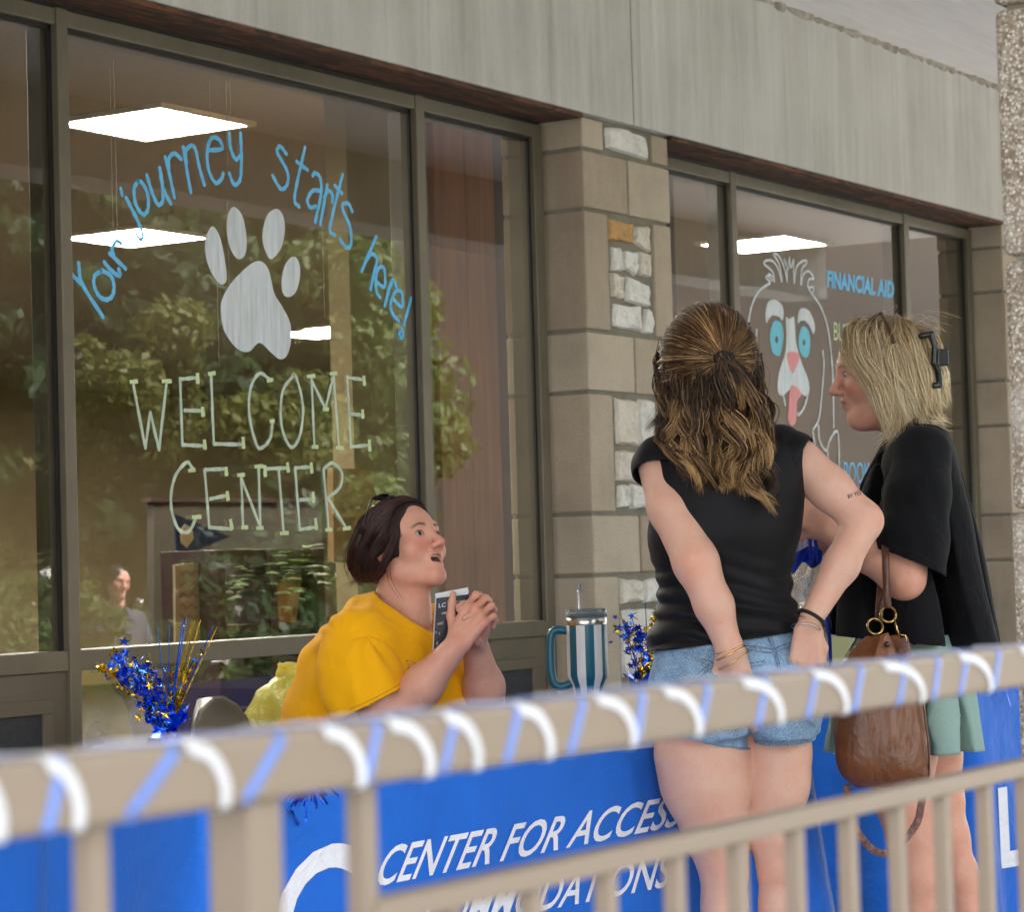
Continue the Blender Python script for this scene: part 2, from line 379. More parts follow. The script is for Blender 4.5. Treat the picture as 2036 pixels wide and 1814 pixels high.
pillar(3.58, 4.18, 'masonry pillar at the left end of the welcome window', 13)

# ------------------------------------------------------------------ windows
def window(x0, x1, mull, label, lower):
    """x0..x1 opening, mull = [(xa,xb)...] mullions; lower = per bay 'glass' or 'vent'"""
    root = thing('storefront_window', ((x0+x1)/2, YG, 0), label, 'window', 'storefront windows')
    F0, F1 = YG - .03, YG + .075
    ja, jb = x0 + .045, x1 - .085 if x1 < 8 else x1 - .085
    obj('jamb', MB().box((x0+.001, F0, 0), (ja, F1, ZH1+.001), .003), MAT['frame'], root)
    obj('jamb', MB().box((jb, F0, 0), (x1-.03, F1, ZH1+.001), .003), MAT['frame'], root)
    for a, b in mull: obj('mullion', MB().box((a, F0-.004, 0), (b, F1, ZH1+.002), .003), MAT['frame'], root)
    obj('shim', MB().box((x0+.004, F0+.012, ZH1+.0025), (x1-.034, F1, 2.6215)), MAT['frame_dark'], root)
    cells = []; e = ja
    for a, b in mull + [(jb, None)]: cells.append((e, a)); e = b
    for (a, b), lo in zip(cells, lower):
        obj('head_rail', MB().box((a+.0005, F0, ZH0), (b-.0005, F1, ZH1), .003), MAT['frame'], root)
        obj('sill', MB().box((a+.0005, F0, ZS0), (b-.0005, F1, ZS1), .003), MAT['frame'], root)
        obj('gasket', MB().box((a, YG-.012, ZH0-.010), (b, YG-.004, ZH0+.002)).box((a, YG-.012, ZS1), (a+.009, YG-.004, ZH0)).box((b-.012, YG-.012, ZS1), (b, YG-.004, ZH0)), MAT['frame_dark'], root)
        p = obj('pane', MB().box((a+.002, YG-.003, ZS1+.001), (b-.002, YG+.003, ZH0-.001)), MAT['glass'], root)
        obj('base_rail', MB().box((a+.0005, F0, 0), (b-.0005, F1, .56 if lo == 'glass' else .12), .003), MAT['frame'], root)
        if lo == 'glass':
            obj('lower_pane', MB().box((a+.002, YG-.003, .561), (b-.002, YG+.003, ZS0-.001)), MAT['glass'], root)
        else:
            obj('vent_panel', MB().box((a+.001, F0+.010, .121), (b-.001, F1-.02, ZS0-.001)), MAT['panel'], root)
            vz0, vz1 = .30, .80; va, vb = a+.10, b-.10
            vf = MB()
            for q in (((va-.035, vz0-.035), (vb+.035, vz0)), ((va-.035, vz1), (vb+.035, vz1+.035)), ((va-.035, vz0), (va, vz1)), ((vb, vz0), (vb+.035, vz1))):
                vf.box((q[0][0], F0-.002, q[0][1]), (q[1][0], F0+.012, q[1][1]), .002)
            f = obj('vent_frame', vf, MAT['panel'], root)
            obj('vent_mesh', MB().box((va, F0+.006, vz0), (vb, F0+.009, vz1)), MAT['mesh_dark'], root)
    return root
WIN1 = window(4.18, 7.30, [(4.903, 4.944), (6.524, 6.570)], 'wide bronze-framed window painted with WELCOME CENTER and a white paw', ['vent', 'glass', 'vent'])
WIN2 = window(7.905, 11.02, [(8.620, 8.666), (10.225, 10.279)], 'bronze-framed window painted with a dog face and FINANCIAL AID', ['vent', 'glass', 'vent'])

# ------------------------------------------------------------------ interior of the building
ZC = 3.05
tag(obj('interior_floor', MB().box((-2, 4.62, 0.001), (30, 19, .012)), MAT['carpet']), kind='structure')
tag(obj('interior_ceiling', MB().box((-2, 4.60, ZC), (30, 19, ZC+.06)), MAT['ceil_in']), kind='structure')
tag(obj('interior_wall', MB().box((-2, 18.0, .01), (30, 18.12, ZC)).box((29.5, 4.7, .01), (29.6, 18, ZC)).box((-1.6,4.7,.01),(-1.5,18,ZC)), MAT['wall_in']), kind='structure')
YW = 5.75; XW0, XW1 = onY(657, 700, YW+.10)[0], onY(868, 700, YW)[0]
tag(obj('partition_wall', MB().box((XW0, YW, .01), (XW1, YW+.10, ZC-.002)), MAT['wall_in']), kind='structure')
YR = onZ(1500, 592, ZC)[1]
tag(obj('partition_wall', MB().box((onY(1290, 700, YR)[0], YR, .01), (onY(1800, 700, YR)[0]+2, YR+.14, ZC-.002)), MAT['wall_in']), kind='structure')
tag(obj('window_header', MB().box((3.4, 4.60, 2.62), (11.7, 4.70, ZC-.001)), MAT['wall_in']), kind='structure')
tag(obj('wall_front', MB().box((-1.6, 4.40, 0), (3.56, 4.52, ZC)).box((11.63, 4.40, 0), (30, 4.52, ZC)), MAT['block']), kind='structure')
XD0, XD1 = onY(869, 700, YW-.02)[0], onY(987, 700, YW-.02)[0]
wd = thing('wood_partition', ((XD0+XD1)/2, YW, 0), 'brown wood-veneer partition seen through the narrow right pane of the welcome window', 'partition')
for k in range(2):
    a_ = XD0 + (XD1-XD0)*k/2; obj('panel', MB().box((a_+.001, YW-.03, .02), (a_+(XD1-XD0)/2-.001, YW+.03, ZC-.01), .003), MAT['wood'], wd)
MAT['wall_dark'] = pm('dark_wall_covering', lin(70,58,44), .8, .1, 4, .1)
tag(obj('end_wall', MB().box((XD1+.001, YW, .02), (XD1+1.6, YW+.1, ZC-.002)), MAT['wall_dark']), kind='structure')
lamp_n = 0
def ceiling_light(x, y, label='unseen ceiling panel light added to brighten the deep interior', s=.28):
    global lamp_n
    root = thing('ceiling_light', (x, y, ZC-.02), label, 'ceiling light', 'lit ceiling panel lights')
    fr = MB(); t = .03
    for a in (((x-s-t, y-s-t), (x+s+t, y-s)), ((x-s-t, y+s), (x+s+t, y+s+t)), ((x-s-t, y-s), (x-s, y+s)), ((x+s, y-s), (x+s+t, y+s))):
        fr.box((a[0][0], a[0][1], ZC-.02), (a[1][0], a[1][1], ZC+.002))
    obj('trim', fr, MAT['white'], root)
    obj('diffuser', MB().box((x-s, y-s, ZC-.012), (x+s, y+s, ZC-.004)), MAT['lamp'], root)
LBL = {(6.99,8.25): 'lit square ceiling panel seen through the glass above the word journey', (9.45,10.98): 'lit square ceiling panel seen through the glass behind the word Your', (6.99,13.9): 'lit square ceiling panel seen above the painted dog'}
for y in (6.99, 9.45):
    for x in (8.25, 10.98, 13.9): ceiling_light(x, y, LBL.get((y, x), 'unseen ceiling panel light added to brighten the deep interior'))
p_ = onZ(640, 660, ZC)
for p in ((5.4, 6.99), (5.4, 9.45), (p_[0], p_[1], 'small lit ceiling panel seen beside the white paw'), (p_[0]+2.73, p_[1]), (p_[0]+5.46, p_[1]), (10.98, 11.9), (16.4, 11.9)): ceiling_light(*p)  # all but the paw panel are unseen, added to brighten the interior
# ================================================================== outdoors behind the camera (it shows in the glass)
tag(obj('path', MB().box((-40, -4.6, -.50), (60, .449, -.40)), MAT['deck']), kind='structure')  # unseen paving, added to bounce neutral light into the porch
def foliage_mesh(name, clumps, nleaf, ls, mat, seed):
    r = np.random.RandomState(seed); V = []; Fc = []
    tot = sum(c[3]**2 for c in clumps)
    for cx_, cy_, cz_, cr_ in clumps:
        n = int(nleaf * cr_**2 / tot)
        d = r.normal(size=(n, 3)); d /= np.linalg.norm(d, axis=1)[:, None]
        p = np.array((cx_, cy_, cz_)) + d * (cr_ * (r.uniform(.35, 1, n) ** .6))[:, None] * np.array((1, 1, .8))
        a = r.normal(size=(n, 3)); a /= np.linalg.norm(a, axis=1)[:, None]
        b = np.cross(a, d + r.normal(size=(n, 3)) * .5); b /= np.maximum(np.linalg.norm(b, axis=1), 1e-6)[:, None]
        s = (ls * r.uniform(.6, 1.4, n))[:, None]
        q = np.stack([p - a*s, p + b*s*.5, p + a*s, p - b*s*.5], 1).reshape(-1, 3)
        V.append(q)
    V = np.concatenate(V); n = len(V) // 4
    me = bpy.data.meshes.new(name); me.vertices.add(len(V)); me.vertices.foreach_set('co', V.ravel())
    me.loops.add(len(V)); me.loops.foreach_set('vertex_index', np.arange(len(V))); me.polygons.add(n)
    me.polygons.foreach_set('loop_start', np.arange(n)*4); me.update(calc_edges=True); me.materials.append(MAT[mat]); return me
def tree_meshes(seed, h, mat, conifer=False, nleaf=24000, ls=.075):
    r = random.Random(seed); t = MB(); clumps = []
    trunk = [np.array((.12*math.sin(z*.9+seed), .12*math.cos(z*.7), z)) for z in np.linspace(-.6, h*.92, 9)]
    t.tube(trunk, np.linspace(.2, .03, 9)*h/7, 9)
    if conifer:
        for z in np.arange(h*.12, h, .42):
            R = (h*1.02 - z) * .34
            for k in range(7):
                a = k*.9 + z*3; e = np.array((math.cos(a)*R, math.sin(a)*R, z - .12*R)); t.tube([np.array((0,0,z)), e*.6+np.array((0,0,z*.4)), e], [.03,.02,.008], 5)
                for f in (.35, .65, .95): clumps.append((e[0]*f, e[1]*f, z - .1*R*f, .20 + .13*R*(1.1-f)))
    else:
        for k in range(11):
            z0 = h*r.uniform(.22, .62); a = k*2.4 + r.uniform(-.4,.4); R = h*r.uniform(.2, .40)
            b = np.array((0,0,z0)); e = np.array((math.cos(a)*R, math.sin(a)*R, z0 + h*r.uniform(.08,.32)))
            m = (b+e)/2 + np.array((0,0,-.1)); t.tube(catmull([b, m, e], 4), np.linspace(.075, .015, 9)*h/7, 6)
            for q in range(5):
                f = r.uniform(.45, 1.1); p = b + (e-b)*f + np.array([r.uniform(-.5,.5) for _ in range(3)])*h*.09
                clumps.append((*p, h*r.uniform(.055, .115)))
        for q in range(9): clumps.append((r.uniform(-1,1)*h*.14, r.uniform(-1,1)*h*.14, h*r.uniform(.7, 1.0), h*r.uniform(.06,.11)))
    tm = obj('trunk', t, MAT['bark'], local=True, smooth=True); me = tm.data; bpy.data.objects.remove(tm)
    return me, foliage_mesh('crown', clumps, nleaf, ls, mat, seed)
TM = {k: tree_meshes(*a) for k, a in dict(a=(1, 8.5, 'leaf_a'), b=(2, 7.0, 'leaf_b'), y=(5, 6.0, 'leaf_y'), c=(3, 10.0, 'leaf_c', True, 24000, .11), d=(9, 6.0, 'leaf_b')).items()}
KIND = dict(a=('broadleaf_tree', 'mid green broadleaf tree on the lawn'), b=('broadleaf_tree', 'light green broadleaf tree on the lawn'), y=('broadleaf_tree', 'yellowing broadleaf tree on the lawn'), c=('conifer_tree', 'dark green conifer on the lawn'), d=('broadleaf_tree', 'small pale green tree on the lawn'))
for i, (k, x, y, s, rz) in enumerate([('c', 17.4, -6.8, .95, .3), ('a', 21.6, -8.9, 1.0, 1.1), ('b', 24.5, -11.5, 1.1, 2.3), ('y', 16.6, -5.4, .62, .5), ('d', 20.4, -6.6, .85, 4.0), ('c', 27.5, -16.0, 1.15, 2.0),
                                      ('a', 31, -17.5, 1.2, .2), ('b', 20.0, -10.2, 1.1, 5.1), ('y', 25.2, -10.6, .9, 3.3), ('a', 13.0, -8.5, 1.0, 3.9), ('c', 9.5, -9.5, 1.0, 4.4), ('d', 6.0, -8.5, 1.1, 2.9)]):
    nm, lb = KIND[k]; z = -.5 - .01*max(0, -y-3)
    root = thing(nm, (x, y, z), lb, 'tree', 'trees on the lawn facing the windows', rz); root.scale = (s, s, s)
    for part, me in zip(('trunk', 'crown'), TM[k]): link(bpy.data.objects.new(part, me), root)
# dark wall and roof added across the lawn to dim the right-hand panes' reflections
wg = thing('reflection_backdrop', (40, -12, -.6), 'dark flat-roofed wall added across the lawn to dim the window reflections', 'building')
obj('wall', MB().box((29.5, -12.6, -.7), (60, -12, 9.4)), pm('dark_backdrop', lin(44,36,29), .9, .12, 2, .2), wg)
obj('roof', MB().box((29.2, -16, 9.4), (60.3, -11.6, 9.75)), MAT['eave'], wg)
# flowering shrubs
def shrub(x, y, seed):
    root = thing('flowering_shrub', (x, y, -.45), 'leafy shrub with white flower heads on the lawn', 'shrub', 'flowering shrubs on the lawn'); r = random.Random(seed)
    cl = [(r.uniform(-.7,.7), r.uniform(-.5,.5), r.uniform(.3, 1.35), r.uniform(.22,.38)) for _ in range(16)]
    link(bpy.data.objects.new('foliage', foliage_mesh('foliage', cl, 3200, .075, 'leaf_a', seed)), root)
    st = MB()
    for c in cl: st.tube([(0,0,0), (c[0]*.5, c[1]*.5, c[2]*.6), c[:3]], [.02,.014,.006], 5)
    obj('stem', st, MAT['bark'], root, local=True)
    for c in cl:
        for q in range(2):
            d = np.array([r.gauss(0,1), r.gauss(0,1)-.4, abs(r.gauss(0,1))]); d /= np.linalg.norm(d); p = np.array(c[:3]) + d*c[3]*.98; m = MB()
            for w_ in range(9):
                e = np.array([r.gauss(0,1) for _ in range(3)]); e /= np.linalg.norm(e); f = np.cross(e, d); m.add([p+e*.055, p+f*.045, p-e*.055+d*.02, p-f*.045], [(0,1,2,3)])
            obj('flower', m, MAT['white'], root, local=True)
for i, (x, y) in enumerate(((13.4, -3.2), (14.9, -4.6), (16.4, -5.0))): shrub(x, y, 40+i)

# ================================================================== railing with ribbons
RY0, RY1, RZ0, RZ1 = .768, .800, 1.034, 1.067
rail = thing('railing', (1.2, .787, 0), 'taupe painted metal guard rail wound with white and blue ribbon', 'railing')
obj('top_rail', MB().box((-.6, RY0, RZ0), (4.6, RY1, RZ1), .004), MAT['rail'], rail)
pz = onY(1000, 1742, .776); LZ1 = pz[2]; LZ0 = LZ1 - .013
XA, XPOST, XB = onY(216, 1600, .776)[0], onY(522, 1600, .776)[0], onY(752, 1600, .776)[0]
def bar(name, xc, w_, z0, z1): obj(name, MB().box((xc-w_/2, .787-w_/2, z0), (xc+w_/2, .787+w_/2, z1), .0015), MAT['rail'], rail)
bar('post', XPOST, .026, 0, RZ0); bar('post', XPOST + 2.35, .026, 0, RZ0)
bar('end_bar', XA, .0125, .06, RZ0); bar('end_bar', XB, .0125, .06, RZ0); bar('end_bar', XPOST+2.25, .0125, .06, RZ0)
for x0, x1 in ((-.6, XA), (XB, XPOST+2.25), (XPOST+2.45, 4.6)):
    obj('lower_rail', MB().box((x0, .778, LZ0), (x1, .796, LZ1), .0015), MAT['rail'], rail)
    obj('bottom_rail', MB().box((x0, .778, .06), (x1, .796, .08), .0015), MAT['rail'], rail)
bx_ = [onY(p, 1790, .782)[0] for p in (1070, 1225, 1368, 1490, 1601, 1702)]
step = (bx_[-1] - bx_[0]) / 5
xs = [bx_[0] + step*k for k in range(-3, 19) if XB + .03 < bx_[0] + step*k < XPOST + 2.2] + [XA - step*k for k in range(1, 8)] + [XPOST+2.55+step*k for k in range(14)]
for x in xs: bar('baluster', x, .0115, .08, LZ0)
def strip(mb, pts, nrm, wid):
    P = np.array(pts, float); N = np.array(nrm, float); T = np.gradient(P, axis=0); T /= np.maximum(np.linalg.norm(T, axis=1), 1e-9)[:, None]
    B = np.cross(T, N); B /= np.maximum(np.linalg.norm(B, axis=1), 1e-9)[:, None]; n = len(P)
    mb.add(list(P - B*wid/2) + list(P + B*wid/2), [(i, n+i, n+i+1, i+1) for i in range(n-1)])
def wind(name, fronts, wid, off, mat, label, bow=False):
    """fronts: (x_top, x_bottom) of each diagonal on the front face, in order along the rail"""
    e = off; cor = .005
    Y0, Y1, Z0, Z1 = RY0-e, RY1+e, RZ0-e, RZ1+e; pts = []; nr = []
    def corner(x, cy_, cz_, a0, a1):
        for k in range(5):
            a = math.radians(a0 + (a1-a0)*k/4); pts.append((x + (k-2)*.0006, cy_ + cor*math.cos(a), cz_ + cor*math.sin(a))); nr.append((0, math.cos(a), math.sin(a)))
    for i, (xt, xb) in enumerate(fronts):
        nxt = fronts[i+1][0] if i+1 < len(fronts) else xt + (fronts[i][0]-fronts[i-1][0])
        mid = (xb + nxt) / 2; q = (nxt - xb) / 3
        corner(xt, Y0+cor, Z1-cor, 90, 180)
        for t in (.12, .28, .44, .6, .76, .9):
            th = t*math.pi/2; sx_, sz_ = (math.sin(th), 1-math.cos(th)) if bow else (t, t)
            pts.append((xt+(xb-xt)*sx_, Y0, Z1-cor-(Z1-Z0-2*cor)*sz_)); nr.append((0,-1,0))
        corner(xb, Y0+cor, Z0+cor, 180, 270)
        corner(xb+q, Y1-cor, Z0+cor, 270, 360)
        corner(xb+2*q, Y1-cor, Z1-cor, 0, 90)
    mb = MB(); strip(mb, pts, nr, wid)
    o = obj(name, mb, mat, smooth=True); md = o.modifiers.new('thickness', 'SOLIDIFY'); md.thickness = .0006
    return tag(o, label, 'ribbon')
def satin(name, c, tr):
    t = NT(name); t.base(t.ramp(t.noise(t.coord((1,1,1)), 30, 3), [(.3, sc(c, .93)), (.7, sc(c, 1.03))])); t.set(Roughness=.38, Sheen_Weight=.2, Transmission_Weight=0.0); return t.m
pxX = lambda p, y: onY(p, y, RY0)[0]
wb = [(-40,0), (115,157), (395,448), (665,719), (795,855), (905,950), (1050,1094), (1205,1259), (1340,1389), (1495,1552), (1635,1682), (1775,1834), (1925,1969), (2045,2100)]
ry = lambda p: 1585 - .14*p
wf = [(pxX(a-16, ry(a)-50), pxX(b, ry(b)+30)) for a, b in wb]
wind('white_ribbon', wf, .0070, .0012, satin('white_satin', lin(206,206,210), 0), 'white ribbon spiralling along the taupe top rail', True)
bb = [(-60,-90), (122,98), (346,262), (558,495), (750,731), (904,884), (1030,1010), (1158,1137), (1277,1267), (1407,1392), (1522,1509), (1621,1608), (1712,1700), (1799,1789), (1865,1858), (1921,1911), (1985,1977), (2060,2050)]
bf = [(pxX(a, ry(a)-45), pxX(b, ry(b)+35)) for a, b in bb]
wind('blue_ribbon', bf, .0070, .0006, satin('blue_satin', lin(96,128,204), 0), 'pale blue ribbon spiralling along the taupe top rail')

# ================================================================== tables and cloths
def cloth_mat(name, c, scale=1):
    t = NT(name); v = t.coord(); a = t.noise(v, 3.0, 3, .45, 1.2); b = t.noise(v, 6.5, 4, .6, 1.6); wv = t.noise(v, 700, 1)
    t.base(t.ramp(a, [(.3, sc(c, .93)), (.7, sc(c, 1.05))])); t.set(Roughness=.72, Specular_IOR_Level=.25, Sheen_Weight=.25, Sheen_Roughness=.4)
    h = t.math('ADD', a, t.math('MULTIPLY', b, .25)); t.bump(h, .5, .05); return t.m
MAT['cloth'] = cloth_mat('royal_blue_cloth', lin(28,104,208))
t = NT('cloth_print'); t.base(lin(232,232,240)); t.set(Roughness=.75); v = t.coord(); t.bump(t.noise(v, 9, 4, .6, 2.0), .5, .03); MAT['print'] = t.m
MAT['steel'] = pm('grey_steel', lin(120,120,122), .4, .05, 10, .03, metal=.8)
MAT['plastic_table'] = pm('table_plastic', lin(200,198,190), .6, .04, 10, .1)
def table(A, B, depth, label, clabel, seed):
    A = np.array(A[:2]); B = np.array(B[:2]); L = np.linalg.norm(B-A); U = (B-A)/L; V = np.array((-U[1], U[0])); H = .74
    root = thing('folding_table', (*(A + U*L/2 + V*depth/2), 0), label, 'table', 'folding tables on the porch')
    P = lambda s, t, z: (*(A + U*s + V*t), z)
    m = MB(); m.prism([P(.012,.012,0), P(L-.012,.012,0), P(L-.012,depth-.012,0), P(.012,depth-.012,0)], (0,0,H-.045), (0,0,H-.004)); obj('tabletop', m, MAT['plastic_table'], root)
    for s in (.25, L-.25):
        for t_ in (.12, depth-.12): obj('leg', MB().tube([P(s,t_,0), P(s,t_,H-.045)], .014, 10), MAT['steel'], root)
    # fitted cloth hanging to the floor
    r = random.Random(seed); ph = [r.uniform(0, 6.28) for _ in range(8)]
    cr_ = .02; path = []
    segs = [((depth, 0), 'end')]
    def per(s):   # perimeter: left end (back->front), front, right end; returns point, outward normal, tag
        if s < depth: return A + V*(depth - s), -U, 'l', s
        s -= depth
        if s < L: return A + U*s, -V, 'f', s
        s -= L
        return B + V*s, U, 'r', s
    tot = 2*depth + L
    def disp(s, z):
        k = (H - z) / H; p, n, tg, q = per(s); d = .004 + .030*k
        if tg == 'f':
            e = min(q, L-q); d += k * (.018*math.sin(q*6+ph[0]) + .012*math.sin(q*13+ph[1]+z*2) + .005*math.sin(q*27+ph[4]+z*4))
            d += k * .05*math.exp(-(e/.10)**2)
        else:
            e = min(q, depth-q); d += k*(.022*math.sin(q*24+ph[2]) + .012*math.sin(q*11+ph[3])) + k*.05*math.exp(-(e/.10)**2)
        return d
    ns, nz_ = 200, 24
    def fn(u, v_):
        s = u*tot; z = H - v_*(H-.02)
        p, n, tg, q = per(s)
        # round the corner normals
        for c, n1, n2 in ((depth, -U, -V), (depth+L, -V, U)):
            w_ = (s - c)/.05
            if abs(w_) < 1: n = n1*(1-w_)/2 + n2*(1+w_)/2; n = n/np.linalg.norm(n) * 1.08
        d = disp(s, z) if v_ > 0 else .004
        return (*(p + n*d), z)
    mb = MB().grid(fn, ns, nz_)
    top = [fn(i/ns, 0) for i in range(ns+1)]; mb.add([(x, y, H+.0005) for x, y, z in top], [tuple(range(ns+1))])
    cl = obj('tablecloth', mb, MAT['cloth'], smooth=True); tag(cl, clabel, 'tablecloth', 'blue tablecloths')
    cl.data.polygons[-1].use_smooth = False
    def surf(x, y):
        """photo pixel -> point just in front of the cloth front (plane through the front edge)"""
        rr_ = ray(x, y); n = np.array((-V[0], -V[1], 0)); q = np.array((A[0], A[1], 0)) 
        tt = ((q - CAM) @ n + .02) / (rr_ @ n); p = CAM + rr_*tt; s = (p[:2]-A) @ U
        d = disp(depth + min(max(s, .02), L-.02), p[2]); 
        tt = ((q - CAM) @ n + d + .0022) / (rr_ @ n); return CAM + rr_*tt
    return root, cl, surf
A1, B1 = onZ(400, 1580, .745), onZ(1600, 1449, .745)
T1, CL1, SURF1 = table(A1, B1, .76, 'folding table under the blue cloth printed CENTER FOR ACCESS', 'royal blue fitted cloth printed CENTER FOR ACCESS and a large LC', 5)
A2 = onZ(1930, 1369, .745); B2 = A2 + np.array((1.83, .03, 0))
T2, CL2, SURF2 = table(A2, B2, .76, 'folding table under blue cloth behind the woman with the handbag', 'royal blue cloth with white letters beyond the woman with the handbag', 6)
def text_mesh(body, offset=.0, shear=0, spacing=1.0):
    cu = bpy.data.curves.new('t', 'FONT'); cu.body = body; cu.offset = offset; cu.shear = shear; cu.resolution_u = 4; cu.space_character = spacing
    o = bpy.data.objects.new('t', cu); COL.objects.link(o); bpy.context.view_layer.update()
    me = bpy.data.meshes.new_from_object(o.evaluated_get(bpy.context.evaluated_depsgraph_get()))
    v = np.array([p.co[:] for p in me.vertices]); f = [tuple(p.vertices) for p in me.polygons]
    bpy.data.objects.remove(o); bpy.data.curves.remove(cu); bpy.data.meshes.remove(me); return v, f
def subdiv(v, f, maxlen):
    bm = bmesh.new(); bv = [bm.verts.new(p) for p in v]
    for q in f:
        try: bm.faces.new([bv[i] for i in q])
        except ValueError: pass
    bmesh.ops.triangulate(bm, faces=bm.faces[:])
    for _ in range(3):
        es = [e for e in bm.edges if e.calc_length() > maxlen]
        if es: bmesh.ops.subdivide_edges(bm, edges=es, cuts=1)
        bmesh.ops.triangulate(bm, faces=bm.faces[:])
    bm.verts.index_update(); V = np.array([p.co[:] for p in bm.verts]); Fc = [tuple(x.index for x in q.verts) for q in bm.faces]; bm.free(); return V, Fc
def print_text(body, quad, surf, parent, mat, name='lettering', offset=.0, spacing=1.0, sub=.12):
    """quad: photo pixels of baseline start, baseline end, cap-top end, cap-top start"""
    v, f = text_mesh(body, offset, 0, spacing); v, f = subdiv(v, f, sub)
    u0, u1 = v[:,0].min(), v[:,0].max(); h0, h1 = 0.0, max(p[1] for p in v if True); q = np.array(quad, float); mb = MB(); P = []
    for p in v:
        u = (p[0]-u0)/(u1-u0); t_ = (p[1]-h0)/(h1-h0); b = q[0]+(q[1]-q[0])*u; tp = q[3]+(q[2]-q[3])*u; x = b + (tp-b)*t_
        P.append(surf(*x))
    mb.add(P, f); return obj(name, mb, mat, parent)
print_text('CENTER FOR ACCESS', [(742,1764), (1345,1642), (1372,1577), (774,1683)], SURF1, CL1, MAT['print'], offset=.012)
print_text('& ACCOMMODATIONS', [(690,1887), (1325,1763), (1343,1697), (722,1806)], SURF1, CL1, MAT['print'], offset=.012)
print_text('LC', [(418,1975), (690,1920), (722,1668), (470,1712)], SURF1, CL1, MAT['print'], offset=.022, spacing=.92)
print_text('LC', [(1991,1722), (2120,1700), (2110,1545), (1984,1566)], SURF2, CL2, MAT['print'], offset=.03, spacing=.92)
# ================================================================== paint on the windows
def paint(name, c, rough=.6, streak=.12):
    t = NT(name); f = t.noise(t.coord((30, 30, 3)), 3, 4); t.base(t.ramp(f, [(.3, sc(c, 1-streak)), (.7, sc(c, 1+streak*.5))])); t.set(Roughness=rough)
    t.bump(f, .2, .002); return t.m
BLUE, WHITEP, MINT, GLOW, PINK, TEAL = (paint('blue_window_paint', lin(100,190,238)), paint('white_window_paint', lin(206,212,216), streak=.2), paint('mint_window_paint', lin(190,206,186), streak=.2),
    paint('lime_window_paint', lin(198,216,164)), paint('pink_window_paint', lin(222,140,142)), paint('aqua_window_paint', lin(98,190,212)))
YPAINT = YG - .0045
def zx(ox, oy, s): return lambda p: (ox + p[0]/s, oy + p[1]/s)
def strokes(name, ss, conv, width, mat, parent, smooth=6, dy=0, caps=True):
    """ss: list of pen strokes (zoom coordinates) -> painted ribbons on the glass"""
    mb = MB()
    for si, s in enumerate(ss):
        w_ = width; dyk = dy + .00016*si
        if isinstance(s, tuple): s, w_ = s
        c = catmull([np.array((*conv(p), 0)) for p in s], smooth)
        P = [onY(p[0], p[1], YPAINT - dyk) for p in c]
        n = len(P); ws = [w_ * (1 + .14*math.sin(i*1.7 + len(s))) for i in range(n)]
        mb.ribbon(P, ws, (0, -1, 0)); 
        for q in ((P[0], P[-1]) if caps else ()): mb.add([(q[0]+w_*.5*math.cos(a), q[1]-.00005, q[2]+w_*.5*math.sin(a)) for a in np.linspace(0, 6.28, 9)[:-1]], [tuple(range(8))])
    return obj(name, mb, mat, parent)
def blob(name, pts, conv, mat, parent, dy=0, n=6):
    c = catmull([np.array((*conv(p), 0)) for p in pts], n, True); P = [onY(p[0], p[1], YPAINT - dy) for p in c]
    m = np.mean(P, axis=0); k = len(P)
    return obj(name, MB().add(P + [m], [(i, (i+1) % k, k) for i in range(k)]), mat, parent)
zA, zB, zW, zD = zx(120,220,4.1237), zx(500,260,3.944), zx(120,700,2.7514), zx(1440,480,3.6275)
wA = .0125
strokes('lettering', [  # Your
    [(95,1345),(195,1440)], [(150,1250),(180,1420),(350,1690)], [(330,1320),(285,1350),(275,1420),(310,1510),(370,1550),(425,1520),(440,1430),(410,1350),(340,1310)],
    [(360,1240),(400,1290),(455,1340),(490,1350),(480,1300)], [(405,1170),(535,1295)], [(440,1190),(425,1130),(460,1070),(500,1090)],
    # journey
    [(495,640),(505,690)], [(540,715),(620,870),(675,1010),(660,1060),(625,1015)], [(640,575),(605,640),(620,770),(680,850),(720,800),(715,680),(670,590),(635,578)],
    [(710,530),(760,690),(805,770),(840,730),(835,580),(815,470)], [(815,470),(845,640),(905,760)], [(860,380),(895,520),(935,710)], [(890,480),(890,390),(935,350),(990,395)],
    [(1010,300),(1040,500),(1070,665)], [(1035,430),(1030,330),(1075,285),(1110,320),(1140,460),(1180,605)], [(1205,325),(1325,310),(1300,235),(1240,225),(1205,330),(1215,480),(1270,590),(1320,560),(1335,515)],
    [(1385,185),(1395,300),(1435,395),(1475,370)], [(1478,185),(1485,400),(1475,560),(1425,605),(1385,515)]], zA, wA, BLUE, WIN1)
strokes('lettering', [  # starts here!
    [(275,180),(225,120),(200,160),(230,220),(285,330),(280,420),(230,455),(165,350)], [(420,130),(355,420),(340,550),(375,595)], [(355,240),(440,305)],
    [(480,350),(500,330),(540,370),(545,500),(500,715)], [(540,470),(480,470),(440,540),(460,600),(505,590)], [(595,425),(540,735)], [(570,520),(605,470),(635,500),(635,560)],
    [(715,345),(640,640),(615,780),(655,820)], [(655,430),(710,490)], [(790,630),(760,570),(715,580),(725,640),(775,760),(780,890),(745,915),(695,850)],
    [(978,830),(865,1100)], [(905,1010),(945,965),(985,1010),(960,1120),(935,1245)], [(985,1190),(1045,1220),(1040,1080),(995,1080),(975,1180),(985,1270),(1010,1305)],
    [(1110,1165),(1075,1260),(1045,1375)], [(1075,1240),(1110,1170),(1140,1225)], [(1105,1310),(1180,1380),(1180,1270),(1130,1260),(1090,1360),(1110,1440),(1155,1490)],
    [(1255,1310),(1195,1520)], [(1165,1570),(1185,1560),(1190,1600),(1175,1625),(1160,1590),(1175,1570)]], zB, wA, BLUE, WIN1)
